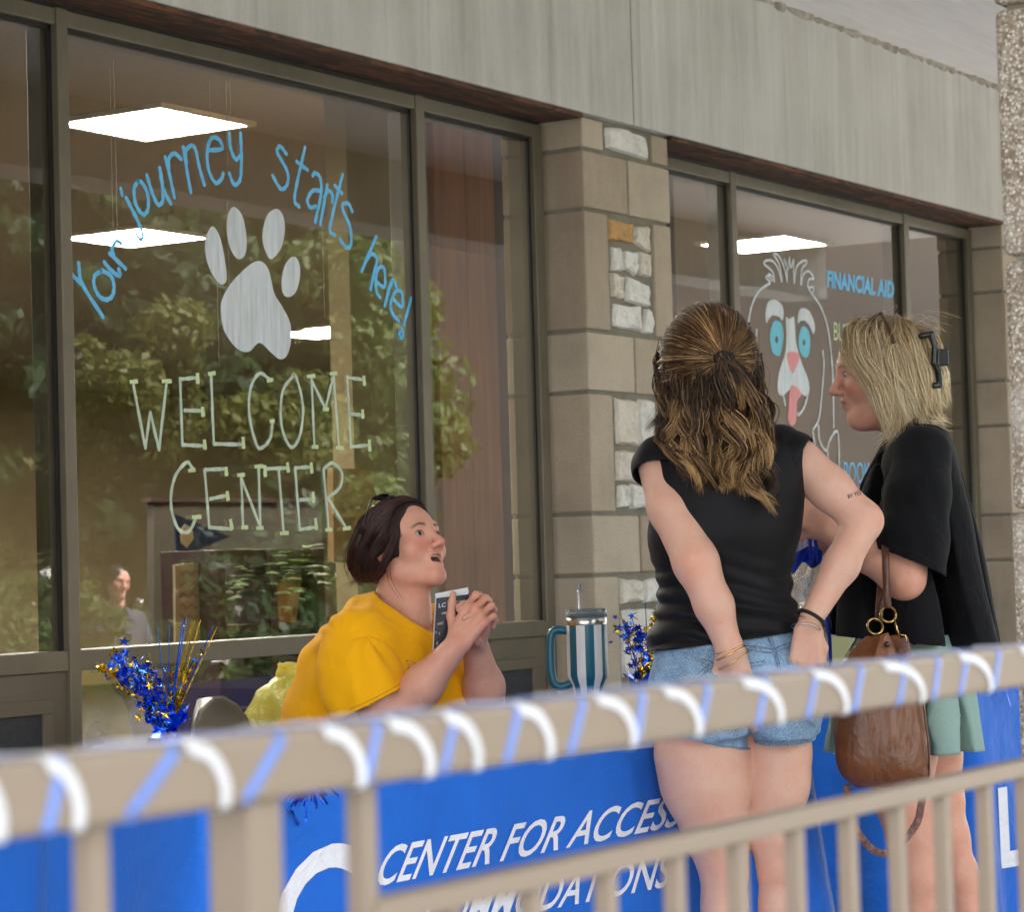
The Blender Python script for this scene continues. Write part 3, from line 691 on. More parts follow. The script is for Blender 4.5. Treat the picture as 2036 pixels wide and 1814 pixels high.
paw = [[(1255,950),(1215,985),(1188,1070),(1195,1200),(1240,1330),(1310,1420),(1362,1390),(1350,1230),(1310,1040)],
       [(1425,788),(1375,850),(1365,990),(1395,1130),(1455,1215),(1515,1180),(1527,1050),(1495,870)]]
for p in paw: blob('paw_toe', p, zA, WHITEP, WIN1)
for p in ([(195,612),(245,660),(262,760),(240,900),(185,985),(140,1000),(95,900),(88,790),(125,660)], [(325,986),(372,1030),(380,1140),(350,1260),(290,1305),(245,1270),(238,1160),(265,1050)]): blob('paw_toe', p, zB, WHITEP, WIN1)
zP = zx(0, 0, 1.8509)
blob('paw_pad', [(940,962),(985,985),(1010,1080),(1040,1130),(1068,1190),(1070,1260),(1055,1310),(1030,1322),(1000,1300),(955,1262),(915,1295),(870,1280),(825,1215),(812,1130),(830,1075),(870,1020)], zP, WHITEP, WIN1, n=8)
wm = .0105; bar_ = .030
def serif(p, q): return ([p, q], bar_)
strokes('lettering', [  # WELCOME
    [(400,180),(465,525)], [(465,525),(492,330)], [(492,330),(540,535)], [(540,535),(580,180)], [(655,145),(668,510)], [(655,150),(745,140)], [(680,320),(775,322)], [(668,508),(790,515)],
    [(825,130),(840,505)], [(840,503),(1000,508)], [(1145,150),(1090,118),(1040,200),(1035,350),(1075,510),(1110,520),(1150,470),(1160,390)],
    [(1280,122),(1215,220),(1210,400),(1260,520),(1310,460),(1328,300),(1295,150),(1275,122)], [(1375,150),(1390,520)], [(1375,155),(1450,310)], [(1450,310),(1495,130)], [(1495,130),(1525,530)],
    [(1570,135),(1590,520)], [(1570,140),(1660,152)], [(1590,340),(1655,345)], [(1590,520),(1690,510)]], zW, wm, MINT, WIN1)
strokes('lettering', [  # CENTER
    [(725,640),(690,605),(625,690),(605,830),(640,960),(700,985),(745,905)], [(790,650),(815,960)], [(790,645),(905,640)], [(820,805),(915,785)], [(815,960),(935,970)],
    [(990,690),(1000,960)], [(990,690),(1095,960)], [(1085,630),(1095,960)], [(1130,640),(1245,635)], [(1195,645),(1222,990)], [(1285,640),(1310,970)], [(1285,635),(1375,630)], [(1310,810),(1385,805)], [(1310,972),(1400,960)],
    [(1440,640),(1468,970)], [(1440,640),(1490,608),(1540,660),(1530,740),(1465,800)], [(1465,800),(1565,965)]], zW, wm, MINT, WIN1)
sf = [((380,165),(425,160)), ((555,160),(610,160)), ((750,115),(752,175)), ((778,300),(782,355)), ((788,480),(792,535)), ((808,120),(850,115)), ((1000,465),(1002,530)), ((1130,160),(1165,150)), ((1145,380),(1172,378)),
      ((1350,135),(1395,130)), ((1475,118),(1515,116)), ((1435,315),(1470,312)), ((1375,520),(1412,520)), ((1508,525),(1550,525)), ((1660,130),(1664,185)), ((1652,315),(1656,365)), ((1690,480),(1693,545)),
      ((700,650),(740,645)), ((905,630),(910,680)), ((912,762),(918,815)), ((930,915),(940,975)), ((968,675),(1010,672)), ((990,962),(1028,960)), ((1062,628),(1110,625)), ((1072,965),(1112,963)), ((1118,620),(1122,685)), ((1242,605),(1248,660)),
      ((1202,995),(1250,990)), ((1372,605),(1376,665)), ((1382,765),(1386,825)), ((1395,910),(1402,975)), ((1450,975),(1488,972)), ((1545,970),(1590,962)), ((720,905),(772,902))]
strokes('lettering', [([a, ((a[0]+b[0])/2, (a[1]+b[1])/2), b], .015 if abs(b[1]-a[1]) > 25 else .011) for a, b in sf], zW, .02, GLOW, WIN1, smooth=2, dy=.0042, caps=False)
# water streaks running down the pane
rs = random.Random(5); mb = MB()
for x0, y0, y1 in ((218,135,470),(226,120,480),(416,150,250),(449,160,330),(457,160,330),(640,380,640),(432,560,735),(452,400,640)):
    P = [onY(x0 + (y-y0)*.022 + rs.uniform(-.5,.5), y, YPAINT+.001) for y in np.arange(y0, y1, 14)]; mb.ribbon(P, .0016, (0,-1,0))
t = NT('dried_drip'); t.base(lin(205,196,176)); t.set(Roughness=.8, Alpha=.45); obj('water_streak', mb, t.m, WIN1)
# the painted dog and the list of offices
wl = .011
strokes('dog_outline', [[(330,300),(250,360),(200,460),(175,580)], [(235,640),(230,800),(245,980),(275,1120)], [(610,340),(640,390),(700,480),(745,620),(770,800),(785,1000),(790,1340)], [(710,790),(718,900),(700,1150),(680,1290),(640,1360)], [(640,1380),(655,1470)], [(680,1330),(690,1440),(735,1510),(760,1440),(805,1370),(825,1420),(830,1640)], [(745,1500),(750,1560)], [(425,1110),(440,1180)], [(600,1120),(575,1200),(540,1250),(530,1240)]], zD, wl, WHITEP, WIN2)
strokes('dog_outline', [[(330,290),(300,260),(320,250),(345,285)], [(320,235),(345,250),(362,290)], [(362,290),(350,220),(290,165),(300,140),(345,140),(385,190),(415,290)], [(415,285),(395,160),(355,95),(390,100),(430,180),(455,290)], [(455,285),(450,170),(432,125),(460,200),(470,110),(480,190),(500,130),(500,200),(505,300)], [(505,300),(520,190),(560,145),(595,140),(590,165),(560,200),(550,310)], [(555,310),(570,240),(610,215),(645,265),(610,275),(605,330),(640,330),(640,370)]], zD, wl*.9, WHITEP, WIN2)
blob('dog_brow', [(305,590),(298,520),(315,440),(360,420),(410,450),(428,510),(420,570),(395,545),(355,535),(325,555)], zD, WHITEP, WIN2)
blob('dog_brow', [(532,590),(535,520),(560,482),(610,500),(645,570),(655,630),(640,668),(620,620),(585,580),(555,575)], zD, WHITEP, WIN2)
blob('dog_muzzle', [(445,550),(465,560),(485,550),(505,548),(512,640),(520,740),(560,880),(600,980),(615,1060),(600,1115),(565,1105),(530,1060),(500,1045),(460,1080),(420,1115),(390,1090),(385,1020),(400,930),(440,800),(448,680)], zD, WHITEP, WIN2, n=4)
for e in ([(375,570),(415,600),(425,700),(405,810),(380,825),(345,790),(330,690),(345,600)], [(575,612),(608,650),(620,740),(605,825),(580,838),(548,800),(535,720),(550,640)]): blob('dog_eye', e, zD, TEAL, WIN2)
PUP = paint('dark_window_paint', lin(70,72,62))
for e in ([(378,680),(390,710),(378,738),(366,710)], [(575,705),(586,730),(575,755),(565,730)]): blob('dog_pupil', e, zD, PUP, WIN2, dy=.0008)
blob('dog_nose', [(455,805),(495,796),(535,808),(542,840),(515,920),(495,952),(475,920),(455,850)], zD, PINK, WIN2, dy=.0008)
blob('dog_tongue', [(478,1050),(515,1045),(550,1085),(555,1110),(525,1160),(520,1290),(490,1330),(460,1290),(465,1180)], zD, PINK, WIN2, dy=.0008)
gsurf = lambda x, y: onY(x, y, YPAINT)
print_text('FINANCIAL AID', [(1645,570), (1777,592), (1778,559), (1645,537)], gsurf, WIN2, BLUE, offset=.035, sub=9)
print_text('BUR', [(1658,676), (1690,681), (1690,646), (1658,640)], gsurf, WIN2, GLOW, sub=9)
print_text('BOOK', [(1678,960), (1730,962), (1730,920), (1678,918)], gsurf, WIN2, BLUE, sub=9)

# ================================================================== interior furnishings behind the glass
MAT['darkwood'] = pm('dark_stained_wood', lin(58,36,36), .45, .15, 6, .05, stretch=(1,1,6))
def on(px, py, Y): return onY(px, py, Y)
YS = 6.6
xa, xb = on(432,1100,YS)[0], on(645,1100,YS)[0]; zt = on(540,1092,YS)[2]
sh = thing('bookcase', ((xa+xb)/2, YS, 0), 'dark stained open bookcase inside behind the welcome window', 'bookcase')
for x in (xa, (xa+xb)/2-.02, xb-.05): obj('side_panel', MB().box((x, YS, .012), (x+.05, YS+.3, zt), .003), MAT['darkwood'], sh)
for z in (.10, .55, zt-.34): 
    obj('shelf', MB().box((xa+.05, YS+.01, z), ((xa+xb)/2-.02, YS+.29, z+.03)), MAT['darkwood'], sh); obj('shelf', MB().box(((xa+xb)/2+.03, YS+.01, z), (xb-.05, YS+.29, z+.03)), MAT['darkwood'], sh)
for x0, x1 in ((xa+.05, (xa+xb)/2-.02), ((xa+xb)/2+.03, xb-.05)): obj('top_rail', MB().box((x0, YS+.02, zt-.06), (x1, YS+.08, zt-.002)), MAT['darkwood'], sh)
# fern in a woven basket
fx, fz = on(545,1185,YS+.14)[0], zt-.31
fp = thing('potted_fern', (fx, YS+.15, fz), 'bushy green fern in a woven basket on the bookcase', 'plant')
obj('basket', MB().lathe([(.0,0),(.10,0),(.125,.18),(.12,.20),(.105,.20),(.10,.17),(0,.17)], (fx, YS+.15, fz), 20), pm('wicker', lin(176,138,86), .8, .25, 30, .8, 50, stretch=(1,1,4)), fp)
rf = random.Random(8); fl = MB()
for k in range(130):
    a = rf.uniform(0, 6.28); L_ = rf.uniform(.16, .34); up = rf.uniform(.5, 1.3); P = []
    for t_ in np.linspace(0, 1, 7): P.append(np.array((fx + math.cos(a)*L_*t_, YS+.15 + math.sin(a)*L_*t_, fz+.18 + L_*(up*t_ - .9*t_*t_))))
    for i in range(1, 7):
        T = P[i]-P[i-1]; T /= np.linalg.norm(T); B = np.cross(T, (0,0,1)); B /= np.linalg.norm(B)
        for s in (-1, 1):
            q = P[i]; l_ = .075*(1.15-i/7); fl.add([q, q+B*s*l_+T*.012, q+B*s*l_*1.2+T*.02, q+T*.018], [(0,1,2,3)])
obj('frond', fl, MAT['leaf_b'], fp)
# pennant and poster
pn = thing('pennant', (*on(400,1060,6.9)[:2], on(400,1105,6.9)[2]), 'dark blue triangular pennant with pale emblem, inside behind the letter C', 'pennant')
q = [on(*p, 6.9) for p in ((347,1022),(352,1110),(458,1068))]; obj('flag', MB().prism(q, (0,0,0), (0,.006,0)), pm('navy_felt', lin(40,52,96), .9, .1), pn)
strokes_y = 6.894
q = [on(*p, strokes_y) for p in ((358,1055),(368,1042),(382,1050),(385,1072),(372,1090),(360,1080))]; obj('emblem', MB().prism(q, (0,0,0), (0,.002,0)), pm('cream_felt', lin(180,172,140), .9, .1), pn)
pr = thing('poster', (*on(374,1180,6.7)[:2], .6), 'narrow cream poster with faded lettering standing inside behind the window', 'poster')
q = [on(*p, 6.7) for p in ((348,1124),(402,1118),(402,1280),(350,1282))]; obj('board', MB().prism(q, (0,0,0), (0,.012,0)), pm('cream_card', lin(150,134,112), .8, .05), pr)
mb = MB()
for k in range(5):
    y = 1140 + 22*k; P = [on(358 + 6*i, y + 5*math.sin(i*2.1+k), 6.695) for i in range(7)]; mb.ribbon(P, .010, (0,-1,0))
obj('print', mb, pm('faded_rose_print', lin(138,100,90), .8, .1), pr)
dp = thing('display_board', (*on(470,1000,7.6)[:2], 0), 'large dark display board standing inside behind the word CENTER', 'board')
q = [on(*p, 7.6) for p in ((306,998),(640,1000),(640,1330),(306,1330))]; obj('panel', MB().prism(q, (0,0,0), (0,.04,0)), pm('charcoal_board', lin(62,54,44), .7, .15, 3), dp)
q = [on(*p, 7.59) for p in ((300,990),(645,992),(645,1000),(300,998))]; obj('top_edge', MB().prism(q, (0,0,0), (0,.06,0)), MAT['darkwood'], dp)
fb = thing('framed_picture', (*on(640,1050,6.4)[:2], 1.0), 'tan framed notice on the interior wall beside the hanging curtain', 'picture')
q = [on(*p, YW-.03) for p in ((662,930),(745,935),(748,1120),(664,1118))]; obj('board', MB().prism(q, (0,0,0), (0,.028,0)), pm('cork', lin(164,132,88), .9, .12, 30), fb)

# ================================================================== small things on the porch
def foil(name, c, rough=.18):
    t = NT(name); v = t.coord(); t.base(c); t.set(Metallic=1.0, Roughness=rough); t.bump(t.noise(v, 60, 3), .6, .004); return t.m
FB, FG, FBL = foil('blue_foil', (.02,.11,.80)), foil('gold_foil', (.75,.48,.03)), foil('light_blue_foil', (.08,.28,.85))
def star_mesh(nm, s, mat):
    m = MB(); P = []
    for k in range(10):
        a = k*math.pi/5; r_ = s if k % 2 == 0 else s*.42; P.append((r_*math.cos(a), r_*math.sin(a), 0))
    P += [(0,0,s*.12)]; m.add(P, [(k, (k+1) % 10, 10) for k in range(10)]); o = obj(nm, m, mat, local=True); me = o.data; bpy.data.objects.remove(o); return me
STARS = [star_mesh('star', .0135, FB), star_mesh('star', .013, FG), star_mesh('star', .011, FBL)]
def centerpiece(base, sprays, rods, label, seed, bw=.045):
    """base world point; sprays: (tip world, n stars, colours, spread); rods: (tip, mat)"""
    r = random.Random(seed); base = np.array(base); root = thing('foil_centerpiece', base, label, 'centerpiece', 'blue and gold foil centerpieces')
    wb_ = MB(); n = 9; rings = []
    for rad, z in ((bw*.9, 0), (bw, .02), (bw*.8, .045), (bw*.45, .06)):
        for k in range(n): a = 6.283*k/n; rr_ = rad*(1 + .18*(k % 2)); rings.append(base + np.array((rr_*math.cos(a), rr_*math.sin(a), z)))
    wb_.add(rings, [(i*n+k, i*n+(k+1) % n, (i+1)*n+(k+1) % n, (i+1)*n+k) for i in range(3) for k in range(n)]); obj('foil_weight', wb_, FB, root)
    for k in range(7):
        a = 6.283*k/7 + r.uniform(-.2,.2); d = np.array((math.cos(a), math.sin(a), 0)); e = np.array((-d[1], d[0], 0)); c = base + np.array((0,0,.05)); h = r.uniform(.05,.085)
        obj('foil_leaf', MB().add([c + d*.012, c + d*.035 + e*.028 + (0,0,h*.7), c + d*.05 + (0,0,h), c + d*.035 - e*.028 + (0,0,h*.6)], [(0,1,2,3)]), r.choice([FB, FBL]), root)
    top = base + np.array((0,0,.055))
    for tip, ns, cols, spread in sprays:
        tip = np.array(tip); md = (top+tip)/2 + np.array([r.uniform(-.012,.012) for _ in range(3)]); c = catmull([top, md, tip], 10)
        obj('spray_wire', MB().tube(c, .0011, 5), FB if cols[0] != 1 else FG, root)
        for k in range(int(ns*2.3)):
            t_ = r.uniform(.12, 1.0); p = c[min(len(c)-1, int(t_*(len(c)-1)))] + np.array([r.gauss(0, spread) for _ in range(3)])
            s = bpy.data.objects.new('star', STARS[r.choice(cols)]); link(s, root); s.location = p - base
            s.rotation_euler = (r.uniform(-1.3,1.3)+1.4, r.uniform(-.8,.8), r.uniform(0,6.28)); q = r.uniform(.6, 1.15); s.scale = (q,q,q)
    for tip, m in rods:
        obj('foil_rod', MB().tube([top, (top+np.array(tip))/2 + np.array([r.uniform(-.003,.003) for _ in range(3)]), tip], [.0022,.0018,.0009], 5), m, root)
    return root
dC = 5.56; cb = at(335, 1508, dC); cb[2] = .7455
T = lambda x, y, d=0: at(x, y, dC + d)
centerpiece(cb, [(T(222,1306,.02), 34, [0,0,0,2,1], .012), (T(238,1300,-.03), 44, [0,0,0,2,1], .014), (T(262,1305,.05), 44, [0,0,0,2,1], .015), (T(282,1338,-.05), 26, [0,0,2,1], .014), (T(192,1318,0), 20, [1], .007), (T(272,1302,-.06), 10, [1,0], .01), (T(405,1290,.03), 15, [1,1,2], .006), (T(358,1320,.06), 8, [1], .006), (T(330,1380,-.08), 12, [0,1,2], .014), (T(345,1345,.02), 9, [1], .01)],
            [(T(313,1243), FBL), (T(337,1241,.03), FBL), (T(364,1229), FB), (T(371,1228,.02), FBL), (T(366,1245,-.03), FBL), (T(388,1232), FG), (T(382,1236,.05), FG), (T(399,1233,.04), FG), (T(397,1238,-.02), FG), (T(424,1245,.06), FB), (T(432,1247,.03), FG), (T(296,1300,.02), FG), (T(388,1236,-.03), FG)],
            'tall blue and gold foil star centerpiece with straight foil rods on the blue table', 3)
dC = 6.22; cb = at(1290, 1437, dC); cb[2] = .7455
centerpiece(cb, [(T(1240,1238), 24, [0,0,0,2,1], .010), (T(1256,1226,.03), 30, [0,0,2,1], .012), (T(1275,1250,-.03), 16, [0,0,1], .012), (T(1306,1200,.0), 30, [1], .008), (T(1315,1215,.04), 20, [1,1,0], .008)],
            [(T(1310,1178), FBL), (T(1322,1190,.03), FB), (T(1283,1198), FB), (T(1232,1215), FG)],
            'smaller blue and gold star spray on the table beside the striped tumbler', 4, .035)
# tinsel lying over the cloth edge
def tinsel(px, label, surf_pt, n, seed, rad=.05):
    r = random.Random(seed); m = MB()
    for k in range(n):
        d = np.array((r.uniform(-1,1), r.uniform(-.35,.35), r.uniform(-.35,.5))); d *= rad*r.uniform(.5,1.2)/np.linalg.norm(d); p = surf_pt + np.array((r.uniform(-.03,.03), 0, r.uniform(-.004,.010)))
        m.ribbon([p, p + d*.5 + (0,0,.008), p + d], .0042, (r.uniform(-1,1), -1, r.uniform(-1,1)))
    return tag(obj('foil_tinsel', m, FB), label, 'tinsel', 'scraps of blue foil tinsel')
p = onZ(600, 1572, .756) + np.array((0,-.02,0)); tinsel(0, 'frayed blue foil tinsel caught on the edge of the CENTER FOR ACCESS cloth', p, 150, 1)
p2 = SURF1(578, 1622) + np.array((0,-.004,0)); m = MB()
for k in range(4): m.ribbon([p2 + (-.02+.004*k, 0, .022-.003*k), p2 + (0, -.003, .002*k), p2 + (.022-.003*k, -.002, -.02)], .0035, (.2*k-.3, -1, .3))
tag(obj('foil_tinsel', m, FB), 'small blue foil strand hanging on the front of the cloth', 'tinsel', 'scraps of blue foil tinsel')
tinsel(0, 'blue foil tinsel lying on the table corner behind the woman with the handbag', onZ(1985, 1357, .752), 70, 2, .09)
# striped tumbler
tx = onZ(1172, 1443, .7455); tu = thing('tumbler', tx, 'teal and white striped travel tumbler with handle and clear straw', 'tumbler')
TEALP, CHROME = pm('teal_enamel', lin(22,94,112), .32, .04, 10, 0), pm('brushed_steel', lin(196,192,186), .25, .05, 8, .05, metal=1)
t = NT('clear_plastic'); t.base((.85,.9,.92)); t.set(Roughness=.08, Transmission_Weight=.85, IOR=1.3, Alpha=.75); CLEAR = t.m
prof = [(.0,.0),(.033,.0),(.036,.01),(.036,.085),(.040,.10),(.0475,.115),(.050,.125),(.050,.245)]
n = 28; base_ = MB()
for st in range(n):     # alternating stripes, raised as panels of the body shell
    a0, a1 = 6.2832*st/n, 6.2832*(st+1)/n; vv = []
    for r_, z in prof[1:]:
        for a in (a0, (a0+a1)/2, a1): vv.append((tx[0]+r_*math.cos(a), tx[1]+r_*math.sin(a), tx[2]+z))
    base_.mi = 0 if st % 4 < 2 else 1; m_ = len(prof)-1
    base_.add(vv, [(i*3+k, i*3+k+1, (i+1)*3+k+1, (i+1)*3+k) for i in range(m_-1) for k in range(2)])
obj('body', base_, [TEALP, MAT['white']], tu, smooth=True)
obj('steel_rim', MB().lathe([(.050,.245),(.0505,.247),(.0505,.262),(.049,.263)], tx, 28), CHROME, tu, smooth=True)
obj('lid', MB().lathe([(.0495,.2625),(.052,.264),(.052,.282),(.049,.284),(.047,.276),(0,.274)], tx, 28), CLEAR, tu, smooth=True)
obj('inner_lid', MB().lathe([(.0,.2635),(.046,.2635),(.046,.273),(0,.2735)], tx, 24), TEALP, tu, smooth=True)
sx = tx + np.array((-.006, .012, 0)); obj('straw', MB().tube([sx+(0,0,.20), sx+(-.002,0,.31), sx+(-.004,0,.345)], .0045, 10).tube([sx+(-.0025,0,.325), sx+(-.0027,0,.329)], .0062, 10), CLEAR, tu, smooth=True)
hd = np.array((-.50, .86, 0))*0 + np.array((-.538, .843, 0))   # handle points to the photograph's left
hp = [tx + hd*.048 + (0,0,.232), tx + hd*.075 + (0,0,.234), tx + hd*.088 + (0,0,.215), tx + hd*.090 + (0,0,.15), tx + hd*.084 + (0,0,.108), tx + hd*.066 + (0,0,.096), tx + hd*.040 + (0,0,.104)]
obj('handle', MB().tube(catmull(hp, 6), .0105, 10, flat=1.0, up=None), TEALP, tu, smooth=True)
# plastic stacking chairs behind the table
GREYP = pm('grey_moulded_plastic', lin(112,110,106), .42, .06, 5, .08, 90)
def chair(loc, rz, zt, label):
    root = thing('stacking_chair', (loc[0], loc[1], 0), label, 'chair', 'grey chairs behind the table', rz)
    def back(u, v):
        z = .46 + (zt-.46)*v; w_ = .235*(1 - .10*v**2) * (math.sqrt(max(0, 1-((max(v,.72)-.72)/.285)**2)) if v > .72 else 1); x = (u-.5)*2*w_
        return (x, .20 + .05*v + .05*(1-(2*u-1)**2), z)
    o = obj('backrest', MB().grid(back, 16, 14), GREYP, root, True, True); md = o.modifiers.new('t', 'SOLIDIFY'); md.thickness = .008
    def seat(u, v): return ((u-.5)*.46, -.22 + .44*v, .45 + .012*math.cos(6.28*u) - .015*math.sin(3.14*v) - (.03*(1-v/.15)**2 if v < .15 else 0))
    o = obj('seat', MB().grid(seat, 12, 12), GREYP, root, True, True); md = o.modifiers.new('t', 'SOLIDIFY'); md.thickness = .008
    for sx_ in (-1, 1):
        for sy in (-1, 1): obj('leg', MB().tube([(sx_*.19, sy*.16, .44), (sx_*.23, sy*.22, 0)], .011, 8), CHROME, root, local=True)
    return root
c1 = at(425, 1430, 6.45) - np.array((-.09, .25, 0)); chair(c1, .35, at(425,1392,6.45)[2], 'grey moulded plastic chair beside the yellow bag behind the table')
c2 = at(225, 1490, 5.95) - np.array((-.04, .25, 0)); chair(c2, .15, at(225,1487,5.95)[2], 'low grey moulded chair behind the foil centerpiece with rods')
# ================================================================== people: distance-field sculpting
from mathutils.bvhtree import BVHTree
_r = CR[:2, 0] / np.linalg.norm(CR[:2, 0]); YAW = math.atan2(_r[1], _r[0])      # figures are laid out in the camera's level frame: x right, y away, z up
RZ_ = np.array([[math.cos(YAW), -math.sin(YAW), 0], [math.sin(YAW), math.cos(YAW), 0], [0, 0, 1]])
class Fig:
    def __init__(s, px, d0):
        b = at(px, 907, d0); s.base = np.array((b[0], b[1], 0)); s.d0 = d0
    def L(s, px, py, da=0.0): return RZ_.T @ (at(px, py, s.d0 + da) - s.base)
    def w(s, p): return RZ_ @ np.array(p) + s.base
    def root(s, label): return thing('person', s.base, label, 'person', None, YAW)
    def m(s, px): return px / (F_PX / s.d0)      # pixels -> metres
def smin(a, b, k):
    h = np.clip(.5 + .5*(b-a)/k, 0, 1); return b + (a-b)*h - k*h*(1-h)
def smax(a, b, k): return -smin(-a, -b, k)
def cone(P, a, b, ra, rb, sc_=None):
    a, b = np.array(a, float), np.array(b, float)
    if sc_ is not None:
        S = np.array(sc_, float); P = P / S; a = a / S; b = b / S
    ba = b - a; t = np.clip(((P-a) @ ba) / (ba @ ba), 0, 1)
    return np.linalg.norm(P - a - t[..., None]*ba, axis=-1) - (ra + (rb-ra)*t)
def chain(P, pts, rs, k=.02, sc_=None):
    d = cone(P, pts[0], pts[1], rs[0], rs[1], sc_)
    for i in range(1, len(pts)-1): d = smin(d, cone(P, pts[i], pts[i+1], rs[i], rs[i+1], sc_), k)
    return d
def ell(P, c, r, R=None):
    q = P - np.array(c, float)
    if R is not None: q = q @ R
    r = np.array(r, float); k0 = np.linalg.norm(q/r, axis=-1); k1 = np.linalg.norm(q/(r*r), axis=-1)
    return k0*(k0-1)/np.maximum(k1, 1e-9)
def loft(P, secs, ex=2.0):
    """secs: (z, cx, cy, rx, ry) rows, any order; vertical loft of ellipses"""
    S = np.array(sorted(secs), float); z = P[..., 2]; zc = np.clip(z, S[0,0], S[-1,0])
    def sm(col):
        # smooth interpolation
        return np.interp(zc, S[:,0], S[:,col])
    cx_, cy_, rx, ry = (sm(i) for i in (1,2,3,4))
    q = (np.abs((P[...,0]-cx_)/rx)**ex + np.abs((P[...,1]-cy_)/ry)**ex) ** (1/ex)
    d = (q-1)*np.minimum(rx, ry); return np.maximum(d, np.abs(z-zc) - .002)
def fine(secs, n=40):
    """resample section rows with a smooth curve"""
    S = [np.array(s, float) for s in sorted(secs)]; C = catmull(S, max(2, n//len(S))); return [tuple(c) for c in C]
def rot(yaw=0, pitch=0, roll=0): return np.array(Matrix.Rotation(yaw, 3, 'Z') @ Matrix.Rotation(pitch, 3, 'X') @ Matrix.Rotation(roll, 3, 'Y'))
def nets(fn, lo, hi, h, refine=2):
    lo = np.array(lo, float); n = np.maximum(4, np.ceil((np.array(hi)-lo)/h).astype(int)+1)
    xs = [lo[i] + h*np.arange(n[i]) for i in range(3)]; V = np.empty(n, np.float32); step_ = max(1, int(400000/(n[1]*n[2])))
    YY, ZZ = np.meshgrid(xs[1], xs[2], indexing='ij')
    for i in range(0, n[0], step_):
        xx = xs[0][i:i+step_]; P = np.empty((len(xx), n[1], n[2], 3)); P[...,0] = xx[:,None,None]; P[...,1] = YY; P[...,2] = ZZ; V[i:i+step_] = fn(P.reshape(-1,3)).reshape(len(xx), n[1], n[2])
    ins = V < 0; c = ins[:-1,:-1,:-1].astype(np.int8)
    for a in (0,1):
        for b in (0,1):
            for e in (0,1):
                if a+b+e: c = c + ins[a:n[0]-1+a, b:n[1]-1+b, e:n[2]-1+e]
    I, J, K = np.nonzero((c > 0) & (c < 8)); idx = np.full(np.array(n)-1, -1, np.int64); idx[I,J,K] = np.arange(len(I))
    acc = np.zeros((len(I),3)); cnt = np.zeros(len(I))
    cor = [(a,b,e) for a in (0,1) for b in (0,1) for e in (0,1)]
    for p in cor:
        for ax in range(3):
            if p[ax]: continue
            q = list(p); q[ax] = 1
            v0 = V[I+p[0],J+p[1],K+p[2]]; v1 = V[I+q[0],J+q[1],K+q[2]]; m = (v0 < 0) != (v1 < 0); t = np.where(m, v0/np.where(m, v0-v1, 1), 0)
            pos = np.array(p, float)[None,:].repeat(len(I), 0); pos[:,ax] += t; acc[m] += pos[m]; cnt[m] += 1
    P = lo + h*(np.stack([I,J,K],1) + acc/cnt[:,None])
    F_ = []
    for ax in range(3):
        o = [(1,2),(2,0),(0,1)][ax]
        s0 = [slice(1, n[i]-1) for i in range(3)]; s0[ax] = slice(0, n[ax]-1); s1 = list(s0); s1[ax] = slice(1, n[ax])
        A = ins[tuple(s0)]; B = ins[tuple(s1)]; ii = np.stack(np.nonzero(A != B), 1); off = np.array([1,1,1]); off[ax] = 0; ii = ii + off; sgn = A[A != B]
        def cell(d0, d1):
            j = ii.copy(); j[:,o[0]] -= d0; j[:,o[1]] -= d1; return idx[j[:,0],j[:,1],j[:,2]]
        Q = np.stack([cell(1,1), cell(0,1), cell(0,0), cell(1,0)], 1); Q[~sgn] = Q[~sgn][:, ::-1]; F_.append(Q)
    Fq = np.concatenate(F_)
    for _ in range(refine):
        d = fn(P); e = h*.25; g = np.stack([fn(P + np.eye(3)[i]*e) - fn(P - np.eye(3)[i]*e) for i in range(3)], 1)/(2*e); gl = np.maximum((g*g).sum(1), .05)
        st = -g*(d/gl)[:,None]; ln = np.linalg.norm(st, axis=1); st *= np.minimum(1, h*.6/np.maximum(ln, 1e-9))[:,None]; P = P + st
    return P, Fq
def np_obj(name, parts, mat, parent, cols=None, smooth=True):
    """parts: list of (verts, quads[, colours]) in figure coordinates, joined into one mesh"""
    V = np.concatenate([p[0] for p in parts]); off = 0; Fs = []
    for p in parts:
        Fs.append(np.asarray(p[1]) + off); off += len(p[0])
    me = bpy.data.meshes.new(name)
    k4 = [f for f in Fs if f.shape[1] == 4]; k3 = [f for f in Fs if f.shape[1] == 3]
    tot = sum(len(f) for f in Fs); loops = np.concatenate([f.ravel() for f in Fs]); sizes = np.concatenate([np.full(len(f), f.shape[1]) for f in Fs])
    me.vertices.add(len(V)); me.vertices.foreach_set('co', V.ravel()); me.loops.add(len(loops)); me.loops.foreach_set('vertex_index', loops)
    me.polygons.add(tot); me.polygons.foreach_set('loop_start', np.concatenate([[0], np.cumsum(sizes)[:-1]])); me.update(calc_edges=True); me.validate()
    if smooth: me.polygons.foreach_set('use_smooth', np.ones(len(me.polygons), bool))
    if len(parts[0]) > 2:
        C = np.concatenate([p[2] for p in parts]); a = me.color_attributes.new('Col', 'FLOAT_COLOR', 'POINT'); a.data.foreach_set('color', np.concatenate([C, np.ones((len(C),1))], 1).ravel())
    me.materials.append(mat); o = bpy.data.objects.new(name, me); link(o, parent); return o
